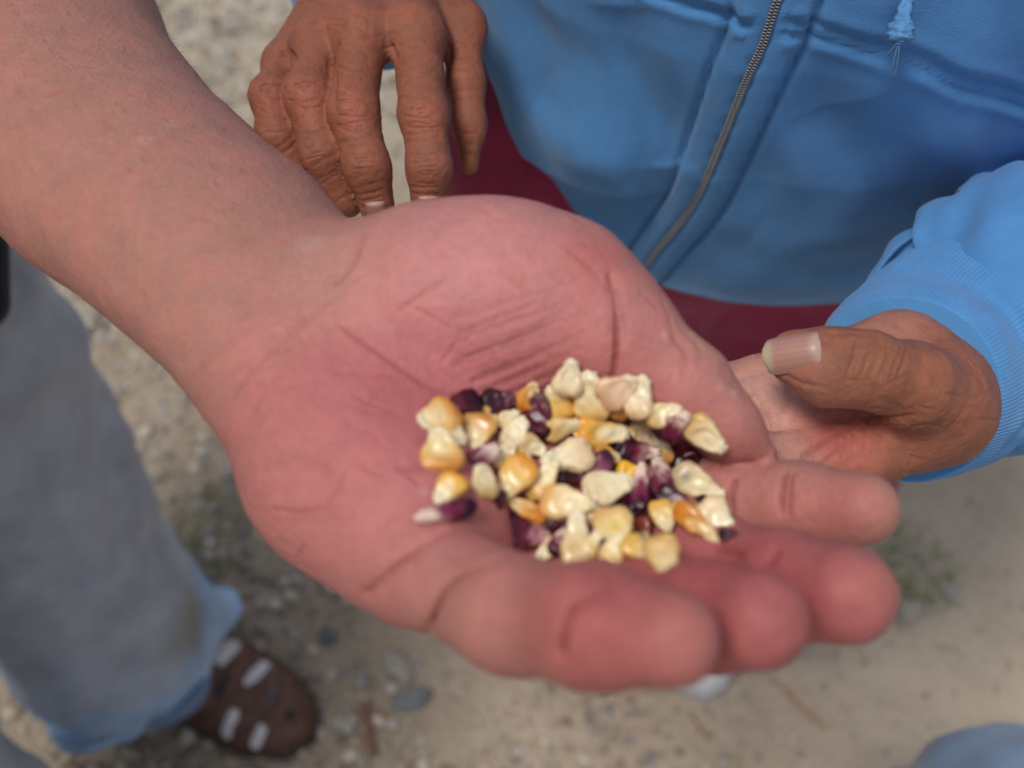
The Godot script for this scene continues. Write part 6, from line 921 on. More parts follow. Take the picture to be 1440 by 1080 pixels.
var folds := [[[Vector2(-0.6234, 0.9157), Vector2(-0.6053, 0.9041), Vector2(-0.5859, 0.8925), Vector2(-0.5694, 0.8816), Vector2(-0.5506, 0.8724), Vector2(-0.5281, 0.8613), Vector2(-0.4994, 0.8478), Vector2(-0.4724, 0.8318)], 0.0120, -0.0050], [[Vector2(-1.1482, 0.8512), Vector2(-1.0528, 0.8451), Vector2(-0.9728, 0.8372), Vector2(-0.8719, 0.8333), Vector2(-0.7716, 0.8301), Vector2(-0.6906, 0.8271), Vector2(-0.6288, 0.8256), Vector2(-0.5707, 0.8244)], 0.0140, 0.0030], [[Vector2(-0.0763, 0.8842), Vector2(-0.0134, 0.8707), Vector2(0.0565, 0.8559), Vector2(0.1294, 0.8414), Vector2(0.2000, 0.8287), Vector2(0.2790, 0.8144), Vector2(0.3719, 0.7977)], 0.0200, -0.0030], [[Vector2(-0.2039, 0.7861), Vector2(-0.1310, 0.7835), Vector2(-0.0562, 0.7798), Vector2(0.0202, 0.7797), Vector2(0.0948, 0.7863), Vector2(0.1700, 0.7953), Vector2(0.2418, 0.8042)], 0.0160, 0.0030], [[Vector2(-1.0229, 0.7775), Vector2(-0.9798, 0.7678), Vector2(-0.9406, 0.7570), Vector2(-0.8985, 0.7479), Vector2(-0.8458, 0.7433), Vector2(-0.7865, 0.7416), Vector2(-0.7322, 0.7388)], 0.0080, -0.0020], [[Vector2(-0.8002, 0.7814), Vector2(-0.7836, 0.7772), Vector2(-0.7664, 0.7729), Vector2(-0.7516, 0.7673), Vector2(-0.7344, 0.7614), Vector2(-0.7208, 0.7543)], 0.0060, -0.0015]]

func torso_bump(u: float, y: float) -> float:
	var p := Vector2(u * 0.165, y)
	var d := (soft.get_noise_3d(u * 2.0, y * 8.0, 3.0) * 0.007 + soft.get_noise_3d(u * 4.0 + y * 9.0, y * 7.0, 7.0) * 0.0022) * smoothstep(0.70, 0.76, y)
	if absf(u) > 1.8:
		return d
	var z := near_line(p, ZIP, 0.165)
	var s := z.x * z.y
	d *= smoothstep(0.0, 0.03, z.x) * 0.8 + 0.2
	d += 0.0024 * smoothstep(0.0135, 0.0115, z.x) - 0.0034 * smile(z.x - 0.0142, 0.0015) - 0.0010 * smile(z.x - 0.0100, 0.0012)
	d -= 0.0012 * smoothstep(0.0030, 0.0020, z.x)
	var q := near_line(p, POCKET, 0.165)
	if s < 0.0 or true:
		var on := smoothstep(-0.0025, 0.0025, q.x * q.y)
		var reach: float = smoothstep(0.0, 0.08, z.x) * smoothstep(0.10, 0.05, absf(q.x))
		if u < ZIP[ZIP.size() - 1].x + 0.3 and q.z < 0.999:
			var fade := smoothstep(1.0, 0.75, q.z)
			d += 0.011 * on * smoothstep(0.09, 0.02, q.x) * smoothstep(0.006, 0.03, z.x) * fade
			d -= 0.003 * smile(q.x, 0.003) * fade
	for line in SEAMS:
		var w := near_line(p, line, 0.165)
		d -= 0.0026 * smile(w.x, 0.0022)
		if w.z > 0.001 and w.z < 0.999:
			d += 0.0010 * smile(w.x - 0.0045, 0.003)
	for fold in folds:
		var w := near_line(p, fold[0], 0.165)
		if w.x < fold[1] * 2.5:
			d += fold[2] * smile(w.x, fold[1]) * sqrt(maxf(0.0, 4.0 * w.z * (1.0 - w.z)))
	d += 0.002 * smoothstep(0.012, 0.0, absf(y - 0.712))
	return d

func build_sweatshirt(who: Node3D) -> void:
	var blue := Color(0.082, 0.24, 0.51)
	var us := PackedFloat32Array()
	var i := -1.35
	while i < 1.55:
		us.append(i)
		i += 0.0125
	while i < TAU - 1.35:
		us.append(i)
		i += 0.09
	var ys := PackedFloat32Array([0.705])
	var y := 0.704
	while y < 1.0:
		ys.append(y)
		y += 0.0021
	while y < 1.36:
		ys.append(y)
		y += 0.02
	var fn := func(a: int, b: int) -> Vector3:
		var u := us[a % us.size()]
		if u > PI: u -= TAU
		if b == 0:
			return torso_at(u, 0.716, -0.012)
		return torso_at(u, ys[b], torso_bump(u, ys[b]))
	var paint := func(_a: int, _b: int, p: Vector3) -> Color:
		var w := soft.get_noise_3dv(p * 30.0)
		var c := blue * (1.0 + 0.10 * w + 0.06 * soft.get_noise_3dv(p * 160.0))
		var low := smoothstep(0.745, 0.710, p.y + w * 0.01)
		c = c.lerp(Color(0.20, 0.27, 0.36), low * 0.45)
		var stain := smoothstep(0.18, 0.42, soft.get_noise_3d(p.x * 22.0, p.y * 8.0, p.z * 22.0 + 5.0))
		return c.lerp(Color(0.16, 0.22, 0.30), stain * 0.06)
	var cloth := fabric(0.012, 14.0)
	var shirt := part("sweatshirt", sheet(us.size(), ys.size() - 1, fn, true, paint, true), cloth, who)
	# zip: a dark tape in the slot, teeth on it
	var tape := func(a: int, b: int) -> Vector3:
		var t := b / 120.0 * (ZIP.size() - 1)
		var k := mini(int(t), ZIP.size() - 2)
		var q: Vector2 = (ZIP[k] as Vector2).lerp(ZIP[k + 1], t - k)
		var n: Vector2 = ((ZIP[k + 1] as Vector2) - ZIP[k]) * Vector2(0.165, 1)
		n = Vector2(-n.y, n.x).normalized() * (a - 2) * 0.0011
		return torso_at(q.x + n.x / 0.165, q.y + n.y, 0.0004 + 0.0004 * (2 - absi(a - 2)))
	part("zip_tape", sheet(4, 120, tape, false, null, false), plain(Color(0.12, 0.17, 0.27), 0.8), shirt)
	var v := PackedVector3Array()
	var t := PackedInt32Array()
	var total := 0.0
	for k in ZIP.size() - 1:
		var p0 := torso_at(ZIP[k].x, ZIP[k].y, 0.0016)
		var p1 := torso_at(ZIP[k + 1].x, ZIP[k + 1].y, 0.0016)
		var dir := (p1 - p0).normalized()
		var out := (p0 - Vector3(0.148, p0.y, -0.51)).normalized()
		var side := dir.cross(out).normalized()
		var len := p0.distance_to(p1)
		while total < len:
			var c := p0 + dir * total
			for s in [-1.0, 1.0]:
				var m: Vector3 = c + side * s * 0.0008 + (dir * 0.0007 if s > 0.0 else Vector3.ZERO)
				var b := v.size()
				for q in 8:
					v.append(m + dir * (0.0004 if q & 1 else -0.0004) + side * (0.0009 if q & 2 else -0.0009) * (0.85 if q & 4 else 1.0) + out * (0.0009 if q & 4 else -0.0006))
				for q in [[0, 1, 3, 2], [4, 6, 7, 5], [0, 4, 5, 1], [2, 3, 7, 6], [0, 2, 6, 4], [1, 5, 7, 3]]:
					t.append_array([b + q[0], b + q[1], b + q[2], b + q[0], b + q[2], b + q[3]])
			total += 0.0015
		total -= len
	var metal := plain(Color(0.20, 0.21, 0.23), 0.5)
	metal.metallic = 0.4
	var teeth := part("zip_teeth", mesh_of(v, t), metal, shirt)
	tag(teeth, "", "", "", "stuff")
	# drawstring end
	var knot := torso_at(-0.0202, 0.9317, 0.012)
	var cord := Color(0.09, 0.245, 0.47)
	var dn := Vector3(-0.1200, -0.5290, 0.7281)
	var rings := [[knot - dn * 0.05, 0.0026], [knot - dn * 0.02, 0.0027], [knot - dn * 0.007, 0.003], [knot - dn * 0.003, 0.0048], [knot + dn * 0.002, 0.0042], [knot + dn * 0.0045, 0.0006]]
	var white := tinted(0.95)
	var string := part("drawstring", tube(rings, 24, 60, func(a, s, p): return 0.0003 * sin(a * 3.0 + s * 60.0) + soft.get_noise_3dv(p * 300.0) * 0.0012, func(_a, _b, p): return cord * (1.0 + 0.4 * soft.get_noise_3dv(p * 400.0))), white, shirt)
	var rng := RandomNumberGenerator.new()
	rng.seed = 5
	for k in 7:
		var e := knot + dn * rng.randf_range(0.010, 0.017) + Vector3(rng.randf_range(-1, 1), 0, rng.randf_range(-0.3, 0.6)) * 0.006 + Vector3(-0.0040, -0.0000, -0.0000)
		part("thread", tube([[knot + dn * 0.002, 0.0005], [knot.lerp(e, 0.5) + Vector3(0, 0, 0.001 * rng.randf_range(-1, 1)), 0.0004], [e, 0.0002]], 5, 8, func(_a, _s, _p): return 0.0), plain(Color(0.05, 0.12, 0.24), 0.95), string)
	# sleeve and ribbed cuff of the arm whose hand is under the corn
	var rim := Vector3(0.1460, 0.8507, -0.2508)
	var back := Vector3(0.1664, 0.8310, -0.2748)
	var cuff_end := Vector3(0.2007, 0.8191, -0.3043)
	var wrap := func(c: Color) -> Callable:
		return func(_a, _b, p): return c * (1.0 + 0.10 * soft.get_noise_3dv(p * 40.0) + 0.06 * soft.get_noise_3dv(p * 200.0))
	var inside := (back - rim).normalized()
	var path := [[rim + inside * 0.034, 0.0340], [rim + inside * 0.014, 0.0345], [rim + inside * 0.003, 0.0338], [rim, 0.0350], [rim + inside * 0.0035, 0.0366], [rim + inside * 0.012, 0.0385], [back, 0.0425], [cuff_end, 0.048], [cuff_end + inside * 0.012, 0.046]]
	var rib := func(a: float, s: float, p: Vector3) -> float:
		return 0.0002 * sin(a * 150.0) * smoothstep(0.3, 0.42, s) + soft.get_noise_3dv(p * 35.0) * 0.0025 * smoothstep(0.45, 0.8, s)
	var cuff := part("cuff", tube(path, 900, 64, rib, wrap.call(Color(0.09, 0.265, 0.54))), cloth, who)
	tag(cuff, "ribbed blue cuff round the wrist beside the thumb")
	var arm := [[cuff_end + inside * 0.006, 0.040], [cuff_end + inside * 0.002, 0.0495], [cuff_end + inside * 0.010, 0.0555], [Vector3(0.2254, 0.8279, -0.3130), 0.058], [Vector3(0.2758, 0.8040, -0.3567), 0.062], [Vector3(0.3378, 0.7815, -0.4107), 0.066], [Vector3(0.36, 0.98, -0.46), 0.068], [Vector3(0.32, 1.2, -0.5), 0.075], [Vector3(0.24, 1.28, -0.5), 0.07]]
	var creased := func(_a: float, s: float, p: Vector3) -> float:
		return (soft.get_noise_3d(p.x * 18.0, p.y * 34.0, p.z * 18.0) * 0.009 + soft.get_noise_3dv(p * 50.0) * 0.0012) * smoothstep(0.1, 0.25, s)
	part("sleeve", tube(arm, 160, 180, creased, wrap.call(blue)), cloth, who)
	var high := [[Vector3(-0.0624, 0.8774, -0.4576), 0.034], [Vector3(-0.0624, 0.8789, -0.4598), 0.0385], [Vector3(-0.0654, 0.8752, -0.4887), 0.043], [Vector3(-0.0768, 0.8632, -0.5913), 0.052], [Vector3(-0.07, 1.12, -0.60), 0.06], [Vector3(0.0, 1.26, -0.52), 0.075], [Vector3(0.06, 1.29, -0.5), 0.07]]
	part("sleeve", tube(high, 120, 120, creased, wrap.call(blue)), cloth, who)

func garment(called: String, who: Node3D, f: Flesh, centre: Vector3, half: float, cell: float, wrinkle: float, tone: Callable, mat: Material) -> MeshInstance3D:
	f.grow(centre, half, cell)
	f.settle(0, 1)
	var n := f.normals()
	var c := PackedColorArray()
	for i in f.vs.size():
		var p := f.vs[i]
		f.vs[i] = p + n[i] * wrinkle * (soft.get_noise_3d(p.x * 14.0, p.y * 7.0, p.z * 14.0) + 0.1 * soft.get_noise_3d(p.x * 40.0, p.y * 30.0, p.z * 40.0))
		c.append(tone.call(p))
	return part(called, mesh_of(f.vs, f.tris, PackedVector2Array(), c), mat, who)

func build_trousers(who: Node3D) -> void:
	var f := Flesh.new(21)
	f.k0 = 0.03
	f.bone(Vector3(0.075, 0.74, -0.535), Vector3(0.225, 0.74, -0.535), 0.105, 0.105, 0)
	f.bone(Vector3(0.055, 0.70, -0.535), Vector3(0.06, 0.40, -0.52), 0.105, 0.085, 0)
	f.bone(Vector3(0.06, 0.40, -0.52), Vector3(0.07, 0.07, -0.54), 0.085, 0.075, 0)
	f.bone(Vector3(0.235, 0.70, -0.535), Vector3(0.23, 0.40, -0.52), 0.105, 0.085, 0)
	f.bone(Vector3(0.23, 0.40, -0.52), Vector3(0.215, 0.07, -0.54), 0.085, 0.075, 0)
	garment("trousers", who, f, Vector3(0.14, 0.42, -0.53), 0.45, 0.008, 0.010, func(p): return Color(0.31, 0.036, 0.085) * (1.0 + 0.10 * soft.get_noise_3dv(p * 50.0)), fabric(0.02, 10.0))
	shoe("shoe", who, Vector3(0.2067, 0.0000, -0.4527), Vector3(0.1, 0, 1).normalized(), Color(0.62, 0.62, 0.62))
	shoe("shoe", who, Vector3(0.06, 0, -0.53), Vector3(-0.1, 0, 1).normalized(), Color(0.62, 0.62, 0.62))

# toe: the tip of the shoe on the ground
func shoe(called: String, who: Node3D, toe: Vector3, dir: Vector3, c: Color) -> MeshInstance3D:
	var side := dir.cross(Vector3.UP)
	var f := func(i: int, j: int) -> Vector3:
		var s := j / 24.0
		var a := TAU * i / 24.0
		var w := 0.046 * sqrt(maxf(0.0, 1.0 - pow(absf(s * 2.0 - 1.0), 3.2))) * (1.0 - 0.12 * s)
		var h := (0.032 + 0.045 * smoothstep(0.2, 0.8, s)) * sqrt(maxf(0.0, 1.0 - pow(absf(s * 2.0 - 1.0), 4.0)))
		var y := sin(a)
		return toe - dir * 0.27 * s + side * w * cos(a) + Vector3(0, 0.012 + h * (y if y > 0.0 else y * 0.0), 0)
	var up := part(called, sheet(24, 24, f, true, null, true), plain(c, 0.6), who)
	var g := func(i: int, j: int) -> Vector3:
		var s := j / 24.0
		var a := TAU * i / 20.0
		var w := 0.05 * sqrt(maxf(0.0, 1.0 - pow(absf(s * 2.0 - 1.0), 3.0))) * (1.0 - 0.12 * s)
		return toe + dir * 0.006 - dir * 0.28 * s + side * w * clampf(cos(a) * 1.3, -1.0, 1.0) + Vector3(0, 0.009 + 0.009 * clampf(sin(a) * 1.6, -1.0, 1.0), 0)
	part("sole", sheet(20, 24, g, true, null, true), plain(c * 0.7, 0.8), up)
	return up

func build_jeans(who: Node3D) -> void:
	var legs := [[Vector3(-0.395, 0.085, -0.470), 0.103], [Vector3(-0.398, 0.11, -0.474), 0.103], [Vector3(-0.405, 0.2, -0.478), 0.098], [Vector3(-0.41, 0.32, -0.482), 0.098], [Vector3(-0.413, 0.45, -0.49), 0.100], [Vector3(-0.416, 0.6, -0.495), 0.102], [Vector3(-0.42, 0.75, -0.50), 0.108], [Vector3(-0.42, 0.84, -0.46), 0.11]]
	var pull := func(a: float, s: float, p: Vector3) -> float:
		var hem := smoothstep(0.12, 0.0, s)
		return soft.get_noise_3d(p.x * 14.0, p.y * 8.0, p.z * 14.0) * 0.011 + soft.get_noise_3d(p.x * 26.0, p.y * 22.0, p.z * 26.0) * 0.0022 + hem * (0.012 * sin(a * 3.0 + 1.0) + 0.008 * sin(a * 5.0 + 0.4))
	var tone := func(_i: int, _j: int, p: Vector3) -> Color:
		var w := soft.get_noise_3dv(p * 14.0)
		var c := Color(0.345, 0.385, 0.445).lerp(Color(0.31, 0.44, 0.60), smoothstep(0.19, 0.13, p.y + w * 0.05))
		c = c.lerp(Color(0.20, 0.19, 0.12), smoothstep(0.055, 0.01, (p - Vector3(-0.305, 0.19, -0.455)).length() + w * 0.01) * 0.7)
		return c * (1.0 + 0.22 * w + 0.12 * soft.get_noise_3dv(p * 70.0))
	part("jeans", tube(legs, 120, 160, pull, tone), fabric(0.02, 12.0), who)
	var inner := [[Vector3(-0.405, 0.2, -0.478), 0.09], [Vector3(-0.398, 0.11, -0.474), 0.098], [Vector3(-0.395, 0.086, -0.470), 0.1005]]
	part("hem", tube(inner, 120, 12, func(a, s, p): return smoothstep(0.5, 1.0, s) * (0.012 * sin(a * 3.0 + 1.0) + 0.008 * sin(a * 5.0 + 0.4)) - 0.001, func(_i, _j, _p): return Color(0.14, 0.2, 0.3)), fabric(0.02, 12.0), who)
	var other := []
	for r in legs:
		other.append([r[0] + Vector3(-0.06, 0, 0.24), r[1]])
	part("jeans", tube(other, 60, 60, pull, tone), fabric(0.02, 12.0), who)

func build_sandal(who: Node3D) -> void:
	var toe := Vector3(-0.208, 0, -0.406)
	var dir := Vector3(0.88, 0, 0.47).normalized()
	var side := dir.cross(Vector3.UP)
	var o := func(s: float) -> float:
		return 0.056 * pow(maxf(0.0, 1.0 - pow(maxf(0.0, 1.0 - s / 0.42), 2.2)), 0.5) * pow(maxf(0.0, 1.0 - pow(maxf(0.0, (s - 0.7) / 0.3), 2.4)), 0.5) * (1.0 - 0.2 * s)
	var sole := func(i: int, j: int) -> Vector3:
		var s := j / 30.0
		var a := TAU * i / 24.0
		return toe - dir * 0.27 * s + side * (o.call(s) + 0.002) * clampf(cos(a) * 1.3, -1.0, 1.0) + Vector3(0, 0.011 + 0.011 * clampf(sin(a) * 1.5, -1.0, 1.0), 0)
	var base := part("sandal", sheet(24, 30, sole, true, null, true), plain(Color(0.05, 0.032, 0.022), 0.8), who)
	# the vamp: a brown shell over the foot
	var top := func(s: float, x: float) -> Vector3:
		var h := (0.026 + 0.05 * smoothstep(0.12, 0.75, s)) * pow(maxf(0.0, 1.0 - pow(absf(s * 2.0 - 1.0), 6.0)), 0.5)
		return toe - dir * (0.003 + 0.262 * s) + side * o.call(s) * x * 0.97 + Vector3(0, 0.02 + h * pow(maxf(0.0, 1.0 - pow(absf(x), 2.4)), 0.6), 0)
	var vamp := func(i: int, j: int) -> Vector3:
		return top.call(j / 36.0, i / 14.0 - 1.0)
	var leather := func(i: int, j: int, p: Vector3) -> Color:
		return Color(0.105, 0.046, 0.03) * (1.0 + 0.4 * soft.get_noise_3dv(p * 60.0))
	part("vamp", sheet(28, 36, vamp, false, leather), tinted(0.6), base)
	# straps over the vamp, and the white sock between them
	for k in 5:
		var s0 := 0.10 + k * 0.075
		var strap := func(i: int, j: int) -> Vector3:
			var x := (i / 12.0 - 1.0) * 0.98
			var p: Vector3 = top.call(s0 + 0.018 * j + 0.10 * x * x, x)
			return p + Vector3(0, 0.0032 - 0.002 * absf(j - 1.0), 0)
		part("strap", sheet(24, 2, strap, false, func(_i, _j, p): return Color(0.13, 0.058, 0.034) * (1.0 + 0.4 * soft.get_noise_3dv(p * 80.0))), tinted(0.55), base)
	for q in [[0.43, -0.42, 0.024, 0.5, 1], [0.285, -0.42, 0.016, 0.46, 1], [0.27, 0.70, 0.016, 0.34, 1], [0.15, 0.72, 0.015, 0.34, 1], [0.19, -0.22, 0.012, 0.24, 0], [0.08, -0.08, 0.010, 0.2, 2], [0.35, 0.2, 0.008, 0.4, 2]]:
		var pad := func(i: int, j: int) -> Vector3:
			var a := TAU * i / 16.0
			var r := j / 5.0
			var cx := signf(cos(a)) * pow(absf(cos(a)), 0.6)
			var cy := signf(sin(a)) * pow(absf(sin(a)), 0.6)
			var p: Vector3 = top.call(q[0] + q[2] * r * cy * 1.5, clampf(q[1] + q[3] * r * cx * 0.8, -0.99, 0.99))
			return p + Vector3(0, 0.0012 + 0.0045 * (1.0 - r * r), 0)
		part("sock", sheet(16, 5, pad, true, null, false), plain([Color(0.10, 0.10, 0.13), Color(0.62, 0.60, 0.62), Color(0.03, 0.03, 0.03)][q[4]], 0.9), base)
	var other := base.duplicate() as Node3D
	other.name = numbered("sandal", who)
	other.position += Vector3(-0.06, 0, 0.24)
	who.add_child(other, true)

func build_person_a_clothes(who: Node3D) -> void:
	build_jeans(who)
	build_sandal(who)
	var pouch := Flesh.new(33)
	pouch.k0 = 0.01
	pouch.bone(Vector3(-0.3189, 0.6895, -0.4713), Vector3(-0.3204, 0.6668, -0.4486), 0.016, 0.016, 0)
	pouch.bone(Vector3(-0.3569, 0.6647, -0.4882), Vector3(-0.3551, 0.6477, -0.4647), 0.022, 0.022, 0)
	garment("pouch", who, pouch, Vector3(-0.3340, 0.6719, -0.4641), 0.06, 0.004, 0.001, func(_p): return Color(0.016, 0.018, 0.024), fabric(0.02, 10.0))
	var f := Flesh.new(31)
	f.k0 = 0.05
	f.bone(Vector3(-0.52, 0.74, -0.50), Vector3(-0.54, 0.74, -0.30), 0.125, 0.125, 0)
	f.bone(Vector3(-0.50, 1.0, -0.47), Vector3(-0.54, 1.0, -0.27), 0.13, 0.13, 0)
	f.bone(Vector3(-0.52, 0.74, -0.44), Vector3(-0.52, 1.22, -0.38), 0.14, 0.14, 0)
	f.bone(Vector3(-0.46, 1.22, -0.50), Vector3(-0.52, 1.22, -0.24), 0.085, 0.085, 0)
	f.bone(Vector3(-0.46, 1.22, -0.50), Vector3(-0.3553, 0.8926, -0.6317), 0.085, 0.088, 0)
	garment("shirt", who, f, Vector3(-0.46, 0.98, -0.40), 0.45, 0.010, 0.008, func(p): return Color(0.018, 0.02, 0.028) * (1.0 + 0.2 * soft.get_noise_3dv(p * 30.0)), fabric(0.02, 10.0))

func build_person_c() -> void:
	var who := root("person", Vector3(0.32, 0, -0.05))
	tag(who, "person in blue jeans of whom only one knee shows at the bottom edge", "person")
	var f := Flesh.new(41)
	f.k0 = 0.03
	f.bone(Vector3(0.2731, 0.4025, -0.1953), Vector3(0.3767, 0.4091, -0.2044), 0.056, 0.062, 0)
	f.bone(Vector3(0.3340, 0.3962, -0.2036), Vector3(0.33, 0.10, -0.03), 0.062, 0.068, 0)
	f.bone(Vector3(0.3435, 0.3934, -0.1998), Vector3(0.38, 0.72, 0.22), 0.066, 0.10, 0)
	garment("jeans", who, f, Vector3(0.34, 0.40, 0.05), 0.42, 0.008, 0.010, func(p): return Color(0.16, 0.235, 0.34) * (1.0 + 0.12 * soft.get_noise_3dv(p * 25.0)), fabric(0.02, 12.0))
	shoe("shoe", who, Vector3(0.33, 0, -0.12), Vector3(0, 0, -1), Color(0.1, 0.08, 0.07))

# ---------------------------------------------------------------- corn
# tones: crown, middle, tip
const TONES := {
	"amber": [Color(0.560, 0.224, 0.050), Color(0.739, 0.421, 0.116), Color(0.829, 0.661, 0.391)],
	"gold": [Color(0.694, 0.280, 0.034), Color(0.784, 0.466, 0.116), Color(0.851, 0.700, 0.408)],
	"orange": [Color(0.616, 0.206, 0.020), Color(0.672, 0.280, 0.041), Color(0.806, 0.580, 0.290)],
	"yellow": [Color(0.739, 0.410, 0.075), Color(0.784, 0.503, 0.150), Color(0.851, 0.700, 0.408)],
	"brightyellow": [Color(0.840, 0.447, 0.020), Color(0.840, 0.447, 0.020), Color(0.840, 0.514, 0.068)],
	"yellowtip": [Color(0.694, 0.307, 0.030), Color(0.784, 0.438, 0.082), Color(0.860, 0.740, 0.512)],
	"cream": [Color(0.739, 0.447, 0.144), Color(0.829, 0.621, 0.307), Color(0.860, 0.740, 0.477)],
	"pale": [Color(0.616, 0.393, 0.150), Color(0.739, 0.552, 0.290), Color(0.860, 0.721, 0.468)],
	"tan": [Color(0.650, 0.393, 0.129), Color(0.672, 0.421, 0.150), Color(0.762, 0.560, 0.290)],
	"smooth": [Color(0.717, 0.393, 0.136), Color(0.806, 0.600, 0.316), Color(0.860, 0.700, 0.417)],
	"smoothwhite": [Color(0.739, 0.570, 0.349), Color(0.851, 0.690, 0.427), Color(0.860, 0.740, 0.477)],
	"flatwhite": [Color(0.582, 0.439, 0.265), Color(0.829, 0.661, 0.383), Color(0.860, 0.731, 0.468)],
	"pinkcream": [Color(0.650, 0.401, 0.213), Color(0.739, 0.470, 0.290), Color(0.806, 0.600, 0.408)],
	"chaff": [Color(0.739, 0.520, 0.290), Color(0.806, 0.621, 0.383), Color(0.860, 0.751, 0.512)],
	"knob": [Color(0.650, 0.373, 0.136), Color(0.784, 0.540, 0.213), Color(0.851, 0.661, 0.323)],
	"purple": [Color(0.022, 0.004, 0.009), Color(0.045, 0.005, 0.014), Color(0.10, 0.015, 0.03)],
	"maroon": [Color(0.035, 0.003, 0.008), Color(0.09, 0.007, 0.018), Color(0.10, 0.02, 0.03)],
	"maroonpink": [Color(0.035, 0.003, 0.008), Color(0.10, 0.008, 0.022), Color(0.52, 0.24, 0.26)],
	"red": [Color(0.17, 0.03, 0.02), Color(0.22, 0.05, 0.025), Color(0.5, 0.34, 0.18)],
	"lilac": [Color(0.05, 0.008, 0.03), Color(0.26, 0.08, 0.13), Color(0.5, 0.30, 0.36)],
	"pinktip": [Color(0.022, 0.003, 0.010), Color(0.17, 0.018, 0.05), Color(0.74, 0.54, 0.46)],
	"purpletop": [Color(0.36, 0.19, 0.22), Color(0.10, 0.025, 0.05), Color(0.02, 0.008, 0.018)],
}
var corn_bright: StandardMaterial3D
var corn_dark: StandardMaterial3D
var chaff_mat: StandardMaterial3D

